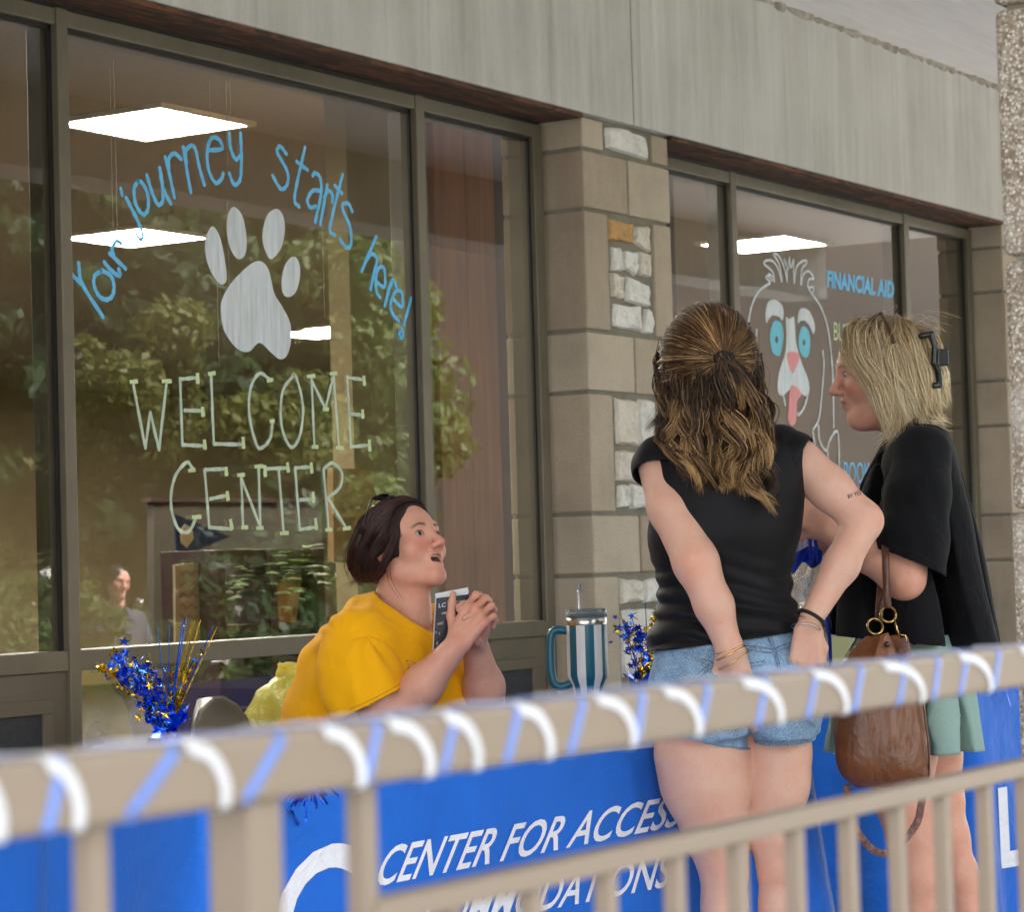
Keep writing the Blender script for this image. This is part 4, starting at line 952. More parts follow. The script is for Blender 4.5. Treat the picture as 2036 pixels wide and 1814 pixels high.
def open_cut(P, Fq, cuts):
    """cuts: list of (point, normal, region fn or None): removes what lies beyond each plane; edge vertices are pulled onto the plane"""
    P = P.copy(); keep = np.ones(len(Fq), bool)
    for pt, nr, reg in cuts:
        pt, nr = np.array(pt), _n(nr); d = (P-pt) @ nr
        R_ = np.ones(len(P), bool) if reg is None else reg(P)
        dd = np.where(R_, d, -1); fmin = dd[Fq].min(1); fmax = dd[Fq].max(1); keep &= ~(fmin > 0)
        cross = (fmin <= 0) & (fmax > 0) & R_[Fq].all(1); vi = np.unique(Fq[cross]); vi = vi[d[vi] > 0]; P[vi] -= nr*d[vi][:,None]
    Fq = Fq[keep]; u, inv = np.unique(Fq, return_inverse=True); return P[u], inv.reshape(Fq.shape)
def vn(x, s=1.0, seed=0):
    """cheap smooth pseudo-noise from sines"""
    r = np.random.RandomState(seed); out = 0
    for k in range(6):
        w_ = r.normal(size=3)*s*(1+.5*k); out = out + np.sin(x @ w_ + r.uniform(0, 6.28))/(1+.5*k)
    return out/3.2
# -------------------------------------------------------------- skin, hair and fabric materials
def skin_mat(name):
    t = NT(name); at_ = t.n('Attribute', _attribute_name='Col'); v = t.coord(); f = t.noise(v, 22, 6, .7); g = t.noise(v, 160, 3)
    col = t.mix(t.ramp(f, [(.35,(0,0,0)), (.72,(.8,.8,.8))]), at_.outputs['Color'], t.mix(1.0, at_.outputs['Color'], (.97,.76,.70), 'MULTIPLY'))
    sp = t.noise(v, 150, 1, .4); col = t.mix(t.ramp(sp, [(.74,(0,0,0)), (.80,(.35,.35,.35))]), col, lin(150,98,72)); t.base(col)
    t.set(Roughness=.48, Specular_IOR_Level=.38, Subsurface_Weight=.12, Subsurface_Scale=.012); t.p.inputs['Subsurface Radius'].default_value = (1, .35, .2)
    t.bump(g, .22, .0012); return t.m
SKIN = skin_mat('skin')
def hair_mat(name, rough=.36, an=.5):
    t = NT(name); a = t.n('Attribute', _attribute_name='Col'); t.base(a.outputs['Color']); t.set(Roughness=rough, Specular_IOR_Level=.45); return t.m
HAIR = hair_mat('hair'); HAIRB = hair_mat('hair_mass', .75)
t = NT('eye'); a_ = t.n('Attribute', _attribute_name='Col'); t.base(a_.outputs['Color']); t.set(Roughness=.06, Specular_IOR_Level=.6, Coat_Weight=.6); EYE = t.m
def knit(name, c, wr=.35, ws=5.0, rough=.8, fine_=500, stretch=(1,1,1)):
    t = NT(name); v = t.coord(stretch); a = t.noise(v, ws, 4, .55, 1.2); f = t.noise(t.coord(), fine_, 1); b = t.noise(t.coord(), 2.2, 3)
    t.base(t.ramp(b, [(.3, sc(c, .92)), (.7, sc(c, 1.06))])); t.set(Roughness=rough, Specular_IOR_Level=.22, Sheen_Weight=.04, Sheen_Roughness=.5)
    bp = t.bump(a, wr, .03); t.bump(f, .12, .001, bp); return t.m
def strands(name, lst, mat, parent, r=.0011):
    """lst: list of (points Nx3, radius scale, colours Nx3)"""
    V = []; Q = []; C = []; off = 0
    for pts, rs, col in lst:
        P = np.asarray(pts, float); n = len(P); T = np.gradient(P, axis=0); T /= np.maximum(np.linalg.norm(T, axis=1), 1e-9)[:,None]
        A = np.cross(T, np.array((.31,.87,.38))); A /= np.maximum(np.linalg.norm(A, axis=1), 1e-9)[:,None]; B = np.cross(T, A)
        tp = np.linspace(0, 1, n); rad = (r*rs*np.minimum(1, (1.02-tp)*4)*(.6+.4*np.minimum(1, tp*6)))[:,None]
        for k in range(3):
            a = 2.0944*k; V.append(P + rad*(math.cos(a)*A + math.sin(a)*B))
        C += [np.asarray(col)]*3; i = np.arange(n-1)
        for k in range(3):
            k2 = (k+1) % 3; Q.append(np.stack([off+k*n+i, off+k2*n+i, off+k2*n+i+1, off+k*n+i+1], 1))
        off += 3*n
    return np_obj(name, [(np.concatenate(V), np.concatenate(Q), np.concatenate(C))], mat, parent)
def lock(guide, n, s0, s1, rnd, cols, amp=0, per=.12, m=26, rs=1.0, flat=None, lenvar=.12):
    """n strands following a guide; s0/s1 spread at root/tip; cols: list of (root colour, tip colour)"""
    G = np.array(catmull(guide, 10)); L_ = np.concatenate([[0], np.cumsum(np.linalg.norm(np.diff(G, axis=0), axis=1))]); out = []
    ph0 = rnd.uniform(0, 6.28); axis = np.array((rnd.gauss(0,1), rnd.gauss(0,1)*.6, rnd.gauss(0,.3))); axis /= np.linalg.norm(axis)
    for _ in range(n):
        e = L_[-1]*(1 - abs(rnd.gauss(0, lenvar))); s = np.linspace(0, max(e, L_[-1]*.45), m); P = np.stack([np.interp(s, L_, G[:,i]) for i in range(3)], 1); t = s/L_[-1]
        d = np.array((rnd.gauss(0,1), rnd.gauss(0,1), rnd.gauss(0,1)))
        if flat is not None: d = d - np.array(flat)*(d @ np.array(flat))*.75
        sp = (s0 + (s1-s0)*t)[:,None]; P = P + d*sp
        if amp:
            ph = ph0 + rnd.gauss(0,.35); w_ = 6.283*s/per + ph; ramp_ = (amp*np.minimum(1, t*2.2))[:,None]
            P = P + ramp_*(np.sin(w_)[:,None]*axis + np.cos(w_)[:,None]*np.array((0,-.6,0)))
        jit = np.array((rnd.gauss(0,1), rnd.gauss(0,1), rnd.gauss(0,1)))*.002; P = P + np.sin(t*rnd.uniform(4,9)+rnd.uniform(0,6))[:,None]*jit
        c0, c1 = rnd.choice(cols); k = np.clip(t*rnd.uniform(.9,1.4) - rnd.uniform(0,.2), 0, 1)[:,None]; v = rnd.uniform(.8,1.2)
        out.append((P, rs*rnd.uniform(.7,1.3), (np.array(c0)*(1-k) + np.array(c1)*k)*v))
    return out
# -------------------------------------------------------------- head (metres; x to the figure's left, y forward, z up; origin between the ears)
def head_sdf(q, jaw=1.0, open_=0.0, fat=0.0, eyes=True, pucker=0.0):
    ab = q.copy(); ab[:,0] = np.abs(q[:,0])
    d = ell(q, (0,-.018,.036), (.074,.094,.084))
    d = smin(d, ell(q, (0,.030,.030), (.064,.060,.062)), .03)
    d = smin(d, ell(q, (0,.028,-.030), (.0585*jaw,.062,.078)), .03)
    d = smin(d, cone(ab, (.046*jaw,.004,-.058), (.012,.066,-.098), .022+.010*fat, .017+.004*fat), .028)
    d = smin(d, ell(q, (0,.073,-.094), (.021,.019,.019)), .022)
    d = smin(d, ell(ab, (.036,.060,-.026), (.027+.006*fat,.026,.028)), .022)                 # cheeks
    d = smin(d, cone(q, (-.030,.0815,.024), (.030,.0815,.024), .0105, .0105), .018)          # brow
    d = smax(d, -ell(ab, (.0315,.101,.004), (.0175,.0135,.0105)), .012)                      # sockets
    d = smin(d, cone(q, (0,.089,.012), (0,.112,-.024), .0075, .0095), .012)                  # nose
    d = smin(d, ell(q, (0,.1135,-.029), (.0100,.0100,.0090)), .008); d = smin(d, ell(ab, (.0118,.1025,-.033), (.0072,.0098,.0070)), .007)
    d = smax(d, -ell(ab, (.0058,.110,-.0425), (.0042,.0060,.0042)), .003)
    d = smin(d, ell(q, (0,.080,-.058), (.026-.006*pucker,.0155+.004*pucker,.022)), .012)       # mouth mound
    ux, lx = .020-.007*pucker, .017-.005*pucker
    zo = .010*open_
    d = smin(d, cone(q*np.array((1,1,1.0)), (-ux*.55,.0905+.005*pucker,-.0525+zo*.4), (ux*.55,.0905+.005*pucker,-.0525+zo*.4), .0052+.002*pucker, .0052+.002*pucker), .006)
    d = smin(d, cone(q, (-lx*.5,.0900+.003*pucker,-.0655-zo), (lx*.5,.0900+.003*pucker,-.0655-zo), .0062+.001*pucker, .0062+.001*pucker), .006)
    d = smax(d, -ell(q, (0,.097,-.0592-zo*.3), (ux*1.05,.012+.012*open_,.0012+.0085*open_)), .003)
    if eyes:
        lid = ell(ab, (.0315,.0770,.0035), (.0150,.0148,.0142)); lid = smax(lid, -ell(ab, (.0320,.0930,.0030), (.0136,.0120,.0066)), .002); d = smin(d, lid, .004)
        d = smax(d, -ell(ab, (.0320,.0945,.0030), (.0126,.0120,.0058)), .002)
    e = ell(ab, (.0745,-.006,-.004), (.0075,.0180,.0300)); e = smax(e, -ell(ab, (.0830,-.003,.000), (.0055,.0110,.0180)), .004); d = smin(d, e, .006)
    if fat: d = smin(d, ell(q, (0,.035,-.104), (.042,.042,.026)), .03)
    return d
def head_col(q, base, lip, brow, rosy=.5, lash=(.03,.02,.015)):
    base = np.array(base); C = np.tile(base, (len(q),1)); ab = q.copy(); ab[:,0] = np.abs(q[:,0])
    def blend(mask, c): C[:] = C*(1-mask[:,None]) + np.array(c)*mask[:,None]
    g = lambda c, r_: np.exp(-(((ab-np.array(c))/np.array(r_))**2).sum(1))
    red = base*np.array((1.0,.62,.56))
    blend(rosy*.75*g((.040,.075,-.028),(.022,.03,.020)), red); blend(rosy*.6*g((0,.116,-.03),(.013,.016,.012)), red); blend(rosy*.5*g((.076,-.006,-.004),(.012,.03,.04)), red); blend(rosy*.35*g((0,.08,-.098),(.02,.03,.014)), red)
    lm = np.clip(1.6*g((0,.094,-.0595),(.0185,.013,.0115)) - .35, 0, 1); blend(lm, lip)
    bz = .0240 - .55*np.maximum(0, ab[:,0]-.034)**1 + .10*(ab[:,0]-.016); bm_ = np.clip(1.5 - np.abs(q[:,2]-bz)/.0030, 0, 1)*np.clip((ab[:,0]-.012)/.004, 0, 1)*np.clip((.050-ab[:,0])/.008, 0, 1)*(q[:,1] > .05); blend(.9*bm_, brow)
    lr = np.abs(ell(ab, (.0320,.0930,.0030), (.0138,.0200,.0068))); lmk = np.clip(1.3 - lr/.0016, 0, 1)*(q[:,1] > .075)*np.clip((q[:,2]+.0005)/.002, .25, 1)*np.clip((.046-ab[:,0])/.004,0,1); blend(.85*lmk, lash)
    blend(np.clip(1 - ell(ab, (.0058,.110,-.0425), (.0044,.0060,.0044))/.0012, 0, 1)*.8, base*.25)
    return C
def eyeballs(R, c, iris, look=(0,0)):
    """two eyeballs in figure coordinates; iris towards +y of the head plus a gaze offset"""
    out = []
    for s in (-1, 1):
        th = np.linspace(0, math.pi, 15); ph = np.linspace(0, 2*math.pi, 25)[:-1]; V = []; C = []
        g = _n((look[0], 1, look[1])); u = _n(np.cross(g, (0,0,1))); v = np.cross(u, g)
        for t_ in th:
            for p in ph: V.append((g*math.cos(t_) + (u*math.cos(p)+v*math.sin(p))*math.sin(t_))*.0122)
            a = math.degrees(t_); C += [(.01,.01,.012) if a < 12 else iris if a < 29 else sc(iris,.35) if a < 33 else (.52,.49,.47)]*24
        V = np.array(V) + np.array((s*.0315,.0768,.0032)); n = 24; Q = np.array([(i*n+k, (i+1)*n+k, (i+1)*n+(k+1) % n, i*n+(k+1) % n) for i in range(14) for k in range(n)])
        out.append((V @ R.T + c, Q, np.array(C)))
    return out
def hand_parts(wr, dirn, back, size=1.0, curl=(.6,.7,.75,.8), thumb=(.5,.3), side=1, spread=.06):
    """round cones of a five-fingered hand: wrist point, finger direction, back-of-hand normal; side=+1: thumb on cross(dir, back)"""
    ey = _n(dirn); ez = _n(np.array(back) - ey*(np.array(back) @ ey)); ex = np.cross(ey, ez)*side; s = size; segs = []
    kx = (.030,.010,-.010,-.028); ky = (.088,.092,.087,.078); Ls = ((.042,.025,.020),(.046,.029,.021),(.043,.027,.020),(.033,.020,.018)); rr_ = (.0088,.0090,.0086,.0076)
    for i in range(4):
        k = wr + (ex*kx[i] + ey*ky[i])*s; segs.append((wr + (ex*kx[i]*.55 + ey*.015)*s, k, .0155*s, .0115*s)); p = k; a = curl[i]*.6; dirx = ex*(spread*(1.5-i)); tot = 0
        for j in range(3):
            tot += curl[i]*(.85, 1.15, .8)[j]; d = _n(ey*math.cos(tot) - ez*math.sin(tot) + dirx); n_ = p + d*Ls[i][j]*s; segs.append((p, n_, rr_[i]*s*(1-.08*j), rr_[i]*s*(.93-.10*j))); p = n_
    b = wr + (ex*.022 + ey*.022 - ez*.006)*s; segs.append((wr + ey*.012*s, b, .017*s, .016*s)); d = _n(ex*.75*(1-thumb[1]) + ey*.75 - ez*thumb[0]); p = b + d*.042*s; segs.append((b, p, .0145*s, .0105*s))
    d = _n(d*.6 + ey*.6 - ex*thumb[1]*.8 - ez*thumb[0]*.5); n_ = p + d*.030*s; segs.append((p, n_, .0102*s, .0092*s)); d = _n(d + ey*.3 - ex*thumb[1]*.3); segs.append((n_, n_ + d*.022*s, .0090*s, .0072*s))
    return segs
def hand_sdf(P, segs):
    d = None
    for i, (a, b, ra, rb) in enumerate(segs):
        e = cone(P, a, b, ra, rb); d = e if d is None else smin(d, e, .006)
    return d
def bounds(pts, pad):
    p = np.array(pts); return p.min(0)-pad, p.max(0)+pad
class Caster:
    """photo pixel -> point on the visible surface of some objects (used to lay seams, print and straps on them)"""
    def __init__(s, objs):
        V = []; F_ = []; off = 0
        bpy.context.view_layer.update()
        for o in objs:
            me = o.data; n = len(me.vertices); c = np.empty(n*3); me.vertices.foreach_get('co', c); c = c.reshape(-1,3); M_ = np.array(o.matrix_world); c = c @ M_[:3,:3].T + M_[:3,3]; V.append(c)
            F_ += [tuple(i+off for i in p.vertices) for p in me.polygons]; off += n
        s.t = BVHTree.FromPolygons([tuple(x) for x in np.concatenate(V)], F_)
    def __call__(s, x, y, off=.002):
        d = ray(x, y); d = d/np.linalg.norm(d); h = s.t.ray_cast(Vector(CAM), Vector(d))
        if h[0] is None: return None, None
        n = np.array(h[1]); n = n if n @ d < 0 else -n; return np.array(h[0]) + n*off, n
def seam(name, lines, cast, width, mat, parent, off=.0015, step_=6, inv=None):
    mb = MB()
    for ln in lines:
        c = catmull([np.array((x, y, 0.)) for x, y in ln], step_); P = []; N = []
        for p in c:
            h, n = cast(p[0], p[1], off)
            if h is not None: P.append(h); N.append(n)
        if len(P) > 1: strip(mb, P, N, width)
    o = fig_obj(name, mb, mat, parent); o['kind'] = 'stuff'; return o
def fig_obj(name, mb, mat, parent, smooth=True):
    """world-coordinate shapes put under a rotated figure root"""
    root = parent
    while root.parent is not None: root = root.parent
    b = np.array(root.location); mb.v = [tuple(RZ_.T @ (np.array(p) - b)) for p in mb.v]
    return obj(name, mb, mat, parent, smooth, True)
def patch(name, quad, cast, mat, parent, off=.002, n=10, th=.0015):
    """cloth patch with corners at four photo pixels (or a polygon row list), laid on the surface"""
    q = np.array(quad, float); mb = MB(); P = []
    for j in range(n+1):
        for i in range(n+1):
            u, v = i/n, j/n; x = (q[0]*(1-u)+q[1]*u)*(1-v) + (q[3]*(1-u)+q[2]*u)*v; h, _ = cast(x[0], x[1], off); P.append(h)
    if any(p is None for p in P): return None
    mb.add(P, [(j*(n+1)+i, j*(n+1)+i+1, (j+1)*(n+1)+i+1, (j+1)*(n+1)+i) for j in range(n) for i in range(n)]); return fig_obj(name, mb, mat, parent)
# ================================================================== woman standing with her back turned (dark top, denim shorts)
DEN = None
def denim(name, c):
    t = NT(name); v = t.coord(); tw = t.noise(t.coord((1,1,1), rot=(0,.7,.5)), 420, 2); a = t.noise(v, 9, 5, .65, .8); b = t.noise(t.coord((3,3,14)), 6, 4, .6)
    col = t.ramp(a, [(.30, sc(c, .55)), (.50, c), (.70, sc(c, 1.45))]); col = t.mix(t.ramp(b, [(.5,(0,0,0)),(.8,(.4,.4,.4))]), col, sc(c, .5)); col = t.mix(t.ramp(tw, [(.45,(0,0,0)),(.62,(.5,.5,.5))]), col, lin(196,210,222))
    t.base(col); t.set(Roughness=.85, Specular_IOR_Level=.2); bp = t.bump(a, .35, .012); t.bump(tw, .25, .001, bp); return t.m
DENIM, DENIM_D, STITCH = denim('washed_denim', lin(112,146,180)), denim('dark_denim', lin(70,98,130)), pm('pale_thread', lin(176,190,204), .9, .1)
BLACKK = knit('black_jersey', lin(15,15,19), .22, 6, .6)
DARK = pm('black_elastic', lin(18,18,20), .7, .1, 30, .3, 300)
GOLD = pm('gold_metal', (.85,.55,.20), .22, .05, 30, 0, metal=1)
SILV = pm('silver_metal', (.75,.74,.72), .2, .05, 30, 0, metal=1)
def brunette():
    f = Fig(1450, 5.48); L = f.L; root = f.root('woman with long highlighted brown hair seen from behind, black top and denim shorts'); rnd = random.Random(21)
    z = lambda y: L(1450, y)[2]
    def sec(y, x0, x1, ry, da=0.0): 
        a = L(x0, y, da); b = L(x1, y, da); return ((a[2]+b[2])/2, (a[0]+b[0])/2, da, abs(b[0]-a[0])/2, ry)
    torso = fine([sec(858,1385,1480,.060), sec(880,1340,1540,.075), sec(902,1302,1585,.092), sec(950,1300,1590,.112,-.005), sec(1000,1302,1588,.120), sec(1060,1297,1582,.122), sec(1100,1303,1571,.112), sec(1150,1317,1562,.100), sec(1200,1317,1567,.102), sec(1250,1316,1585,.112), sec(1300,1311,1612,.120), sec(1350,1307,1624,.122), sec(1400,1307,1622,.118), sec(1450,1312,1616,.108)], 60)
    hipsB = lambda P: smin(ell(P, L(1393,1385,-.060), (.098,.088,.112)), ell(P, L(1545,1385,-.060), (.086,.086,.110)), .015)
    lt = [L(1400,1430), L(1399,1500), L(1405,1560), L(1426,1658), L(1439,1729), L(1440,1800), L(1438,1890,-.02), L(1437,2060), L(1436,2125)]; lr = [.100,.099,.092,.067,.047,.044,.050,.032,.029]
    rt = [L(1545,1430), L(1549,1500), L(1549,1560), L(1538,1658), L(1549,1729), L(1552,1800), L(1553,1890,-.02), L(1548,2060), L(1546,2125)]; rr_ = [.072,.064,.060,.050,.041,.041,.047,.031,.028]
    legs = lambda P: smin(chain(P, lt, lr, .03), chain(P, rt, rr_, .03), .004)
    al = [L(1312,912,.0), L(1338,1010,-.055), L(1384,1120,-.135), L(1420,1205,-.160), L(1452,1295,-.165), L(1468,1345,-.150)]; ar_l = [.051,.0515,.0455,.0385,.0265,.026]
    ar = [L(1588,915,.0), L(1650,972,-.03), L(1716,1036,-.055), L(1672,1125,-.10), L(1612,1232,-.135)]; ar_r = [.0475,.0445,.0395,.0360,.0245]
    hL = hand_parts(L(1452,1295,-.165), L(1478,1420,-.120)-L(1452,1295,-.165), (0,-1,.1), .95, (.1,.1,.1,.12), (.1,.2), 1)
    hR = hand_parts(L(1606,1240,-.136), L(1600,1360,-.125)-L(1606,1240,-.136), (.15,-1,.1), .93, (.15,.12,.12,.15), (.2,.4), -1)
    Rh = rot(math.radians(16), math.radians(-4), 0); hc = L(1413,722,-.005)
    neck = lambda P: cone(P, hc + Rh @ np.array((0,-.022,-.05)), L(1428,872,.0), .053, .060)
    base = np.array(lin(220,178,158))
    def colf(P, warm=()):
        C = np.tile(base, (len(P),1))
        for c, r_, k in warm: g = np.exp(-((np.linalg.norm(P-c, axis=1)/r_)**2))*k; C = C*(1-g[:,None]) + (base*np.array((1.02,.70,.62)))*g[:,None]
        return C
    parts = []
    hf = lambda P: smin(head_sdf((P-hc) @ Rh, eyes=False), neck(P), .03)
    v, q = nets(hf, hc-np.array((.13,.15,.20)), hc+np.array((.13,.15,.14)), .006); parts.append((v, q, head_col((v-hc) @ Rh, base, lin(180,100,96), lin(90,66,46))))
    fa = lambda P: smin(chain(P, al, ar_l, .02), hand_sdf(P, hL), .012); lo, hi = bounds(al + [s[1] for s in hL], .07); v, q = nets(fa, lo, hi, .005); parts.append((v, q, colf(v, [(al[2]+np.array((0,-.045,0)), .035, .55), (al[4], .04, .2)])))
    fb = lambda P: smin(chain(P, ar, ar_r, .02), hand_sdf(P, hR), .012); lo, hi = bounds(ar + [s[1] for s in hR], .07); v, q = nets(fb, lo, hi, .0045); parts.append((v, q, colf(v, [(ar[2]+np.array((.035,-.01,0)), .03, .5), (hR[3][0], .03, .35), (hR[6][0], .03, .35)])))
    tors = lambda P: smin(loft(P, torso), hipsB(P), .03)
    fl = lambda P: smin(legs(P), tors(P)+.006, .02); lo, hi = bounds(lt+rt+[L(1450,900)], .16); lo[2] = .04; v, q = nets(fl, lo, hi, .009)
    parts.append((v, q, colf(v, [(lt[4]+np.array((0,-.05,0)), .04, .3), (rt[4]+np.array((0,-.04,0)), .04, .3)])))
    body = np_obj('body', parts, SKIN, root)
    # shoes
    for nm, p in (('left', L(1436,2125)), ('right', L(1546,2125))):
        sh = lambda P, p=p: smax(smin(ell(P, (p[0], p[1]+.06, .035), (.045,.125,.04)), ell(P, (p[0], p[1]-.02, .05), (.04,.05,.055)), .03), .004-P[:,2], .006)
        v, q = nets(sh, np.array((p[0]-.07, p[1]-.10, -.01)), np.array((p[0]+.07, p[1]+.21, .13)), .007); np_obj('shoe', [(v, q)], MAT['white'], root)
    # fitted cap-sleeve top
    def wr(P): 
        t = np.clip((z(1075)-P[:,2])/.16, 0, 1); s = P[:,2]*150 + 1.5*np.sin(P[:,0]*14) + 1.1*np.sin(P[:,0]*31+P[:,2]*22) + 2.0*vn(P, 9, 3)
        up = np.clip((P[:,2]-z(1080))/.1, 0, 1); return -t*.0060*np.sin(s)*(.55+.45*vn(P, 16, 4)) - up*.003*vn(P*np.array((1,1,.7)), 18, 8)
    sl = [L(1352,905,.0), L(1318,927,-.012), L(1332,972,-.035)]; sr = [L(1540,895,.0), L(1578,915,-.010), L(1612,950,-.02)]
    def top(P):
        d = loft(P, torso) - .007; d = smin(d, ell(P, L(1345,905,.0), (.055,.060,.050)), .02); d = smin(d, ell(P, L(1550,893,.0), (.052,.058,.050)), .02)
        d = smin(d, ell(P, L(1356,1078,.07), (.070,.065,.070)), .03); d = smin(d, hipsB(P)-.008, .02); return d + wr(P) - .013*np.clip((z(1210)-P[:,2])/.05, 0, 1)
    lo, hi = bounds([L(1255,860), L(1640,860), L(1440,1310)], .03); lo[1], hi[1] = -.21, .19; v, q = nets(top, lo, hi, .0055)
    hem = L(1318,1294,-.1); hem2 = L(1585,1256,-.1); nh = np.cross(hem2-hem, (0,1,0)); nh = nh if nh[2] < 0 else -nh
    dl = _n(al[1]-al[0]); dr = _n(ar[1]-ar[0])
    v, q = open_cut(v, q, [(hem, nh, None), (L(1440,868), (0,.25,1), lambda P: np.abs(P[:,0]-L(1430,870)[0]) < .075)])
    sleeves = []
    for pts, rs, cp, cn in ((sl, [.052,.0575,.0585], L(1318,950,-.01), _n(dl + np.array((-.25,-.1,-.05)))), (sr, [.048,.0515,.0515], L(1596,912,-.02), _n(dr + np.array((.35,0,.25))))):
        fn = lambda P: chain(P, pts, rs, .03) - .0025*vn(P, 20, 8); lo, hi = bounds(pts, .075); v2, q2 = nets(fn, lo, hi, .0045); sleeves.append(open_cut(v2, q2, [(cp, cn, None)]))
    shirt = np_obj('top', [(v, q)] + sleeves, BLACKK, root); md = shirt.modifiers.new('t', 'SOLIDIFY'); md.thickness = .003; md.offset = 1
    # denim shorts
    lt2 = [np.array(p) for p in lt[:3]]; rt2 = [np.array(p) for p in rt[:3]]
    def sho(P):
        d = smin(loft(P, torso), hipsB(P), .03) - .006; d = smin(d, chain(P, lt2, [.104,.104,.102], .03), .018); d = smin(d, chain(P, rt2, [.077,.070,.070], .03), .018)
        g = np.exp(-(((P[:,0]-L(1490,1450)[0])/.02)**2)) * np.clip((z(1330)-P[:,2])/.1, 0, 1)
        return d + .014*g*(P[:,1] < 0) - .0035*vn(P, 16, 6)*np.clip((z(1300)-P[:,2])/.1, 0, 1) - .0016*vn(P, 45, 9)
    lo, hi = bounds([L(1290,1230), L(1640,1230), L(1450,1530)], .02); lo[1], hi[1] = -.19, .17; v, q = nets(sho, lo, hi, .0055)
    xm = L(1494,1480)[0]
    v, q = open_cut(v, q, [(L(1450,1252), (0,0,1), None), (L(1400,1473,-.1), _n(np.cross((0,1,0), L(1495,1496,-.1)-L(1303,1448,-.1)))*-1 if np.cross((0,1,0), L(1495,1496,-.1)-L(1303,1448,-.1))[2] > 0 else _n(np.cross((0,1,0), L(1495,1496,-.1)-L(1303,1448,-.1))), lambda P: P[:,0] < xm), (L(1550,1479,-.1), (0,0,-1), lambda P: P[:,0] >= xm)])
    shorts = np_obj('shorts', [(v, q)], DENIM, root); md = shorts.modifiers.new('t', 'SOLIDIFY'); md.thickness = .004; md.offset = 1
    cast = Caster([shorts])
    inv = lambda m: m
    pk = patch('pocket', [(1382,1306), (1520,1312), (1516,1425), (1392,1420)], cast, DENIM, shorts, .0065)
    pk2 = patch('pocket', [(1563,1311), (1622,1308), (1620,1420), (1592,1440)], cast, DENIM, shorts, .0065)
    seam('pocket_stitching', [[(1383,1311),(1450,1322),(1519,1317)], [(1384,1318),(1450,1329),(1518,1324)], [(1385,1345),(1420,1318),(1436,1312)], [(1388,1352),(1424,1322)], [(1565,1318),(1620,1314)], [(1395,1425),(1450,1452),(1514,1428)], [(1598,1425),(1615,1445)]], cast, .0028, DENIM_D, shorts, .0085)
    seam('seam', [[(1470,1282),(1535,1293)], [(1470,1289),(1535,1301)], [(1535,1293),(1582,1276)], [(1535,1301),(1583,1283)], [(1521,1260),(1535,1295),(1545,1335),(1535,1380),(1500,1440)], [(1528,1260),(1541,1295),(1551,1335)]], cast, .0030, DENIM_D, shorts, .0065)
    hl1 = [[(1306,1456),(1350,1468),(1400,1478),(1450,1487),(1490,1490)], [(1504,1470),(1550,1471),(1603,1468)]]
    seam('hem_stitching', hl1, cast, .0035, DENIM_D, shorts, .0065)
    fr = MB(); rq = random.Random(4)
    for ln, n_ in ((hl1[0], 90), (hl1[1], 40)):
        c = catmull([np.array((x, y+5, 0.)) for x, y in ln], 40)
        for _ in range(n_):
            p = rq.choice(c); h, n = cast(p[0], p[1], .005)
            if h is not None: fr.tube([h, h + np.array((rq.uniform(-.004,.004), rq.uniform(-.003,.001), -rq.uniform(.004,.010)))], .0005, 3)
    fig_obj('frayed_thread', fr, STITCH, shorts)
    # bracelets
    def ring(name, c, axis, r_, th, mat, sx_=1.0):
        a = _n(axis); u = _n(np.cross(a, (.3,1,.2))); w_ = np.cross(a, u); pts = [c + (u*math.cos(t_)*sx_ + w_*math.sin(t_))*r_ for t_ in np.linspace(0, 6.2832, 33)]
        return obj(name, MB().tube(pts, th, 6, caps=False), mat, root, True, True)
    aw = al[4]-al[3]; ring('bangle', al[4] + _n(aw)*.004, aw+np.array((.0,.0,.03)), .0335, .0017, GOLD); ring('bangle', al[4] + _n(aw)*.020, aw+np.array((.03,0,-.01)), .037, .0014, GOLD); ring('bangle', al[4] - _n(aw)*.004, aw, .031, .0013, GOLD)
    bw_ = ar[4]-ar[3]; ring('wrist_band', ar[4] - _n(bw_)*.004, bw_, .0285, .0042, DARK); ring('bracelet', ar[4] + _n(bw_)*.010, bw_, .0285, .0013, GOLD); ring('bracelet', ar[4] + _n(bw_)*.022, bw_+np.array((.05,0,.02)), .030, .0011, SILV)
    cast2 = Caster([body])
    def on_skin(x, y): 
        h, n = cast2(x, y, .0006); return h if h is not None else at(x, y, 5.4)
    tv, tf = text_mesh('BY YO', .02); mb = MB(); q4 = np.array([(1686,992), (1712,984), (1710,976), (1684,984)], float); u1 = tv[:,0].max(); P = []
    for p in tv:
        u, t_ = p[0]/u1, p[1]/.73; b = q4[0]+(q4[1]-q4[0])*u; tp = q4[3]+(q4[2]-q4[3])*u; P.append(on_skin(*(b+(tp-b)*t_)))
    mb.add(P, tf); fig_obj('tattoo', mb, pm('tattoo_ink', lin(70,62,66), .6, .05), root)
    # hair: inner mass, pulled-back crown, tie and long curls
    HC = L(1410,722,-.012); HR = np.array((.1015,.1180,.1230))
    D0, D1, M0, G0, G1 = lin(30,21,16), lin(46,32,23), lin(86,60,38), lin(146,108,66), lin(204,164,112)
    mass = lambda P: smin(smin(ell(P, HC+np.array((0,.006,0)), HR-.012), chain(P, [L(1410,760,-.04), L(1418,840,-.075), L(1430,905,-.105)], [.085,.082,.050], .03, (1,.62,1)), .03), chain(P, [L(1340,800,-.02), L(1330,860,-.06)], [.035,.022], .02), .03) - .006*vn(P*np.array((1,1,.3)), 60, 2)
    lo, hi = bounds([L(1300,600), L(1520,600), L(1430,960)], .03); lo[1], hi[1] = -.22, .12; v, q = nets(mass, lo, hi, .006)
    base_h = np_obj('hair', [(v, q, np.tile(np.array(D0), (len(v),1)))], HAIRB, root)
    S = []
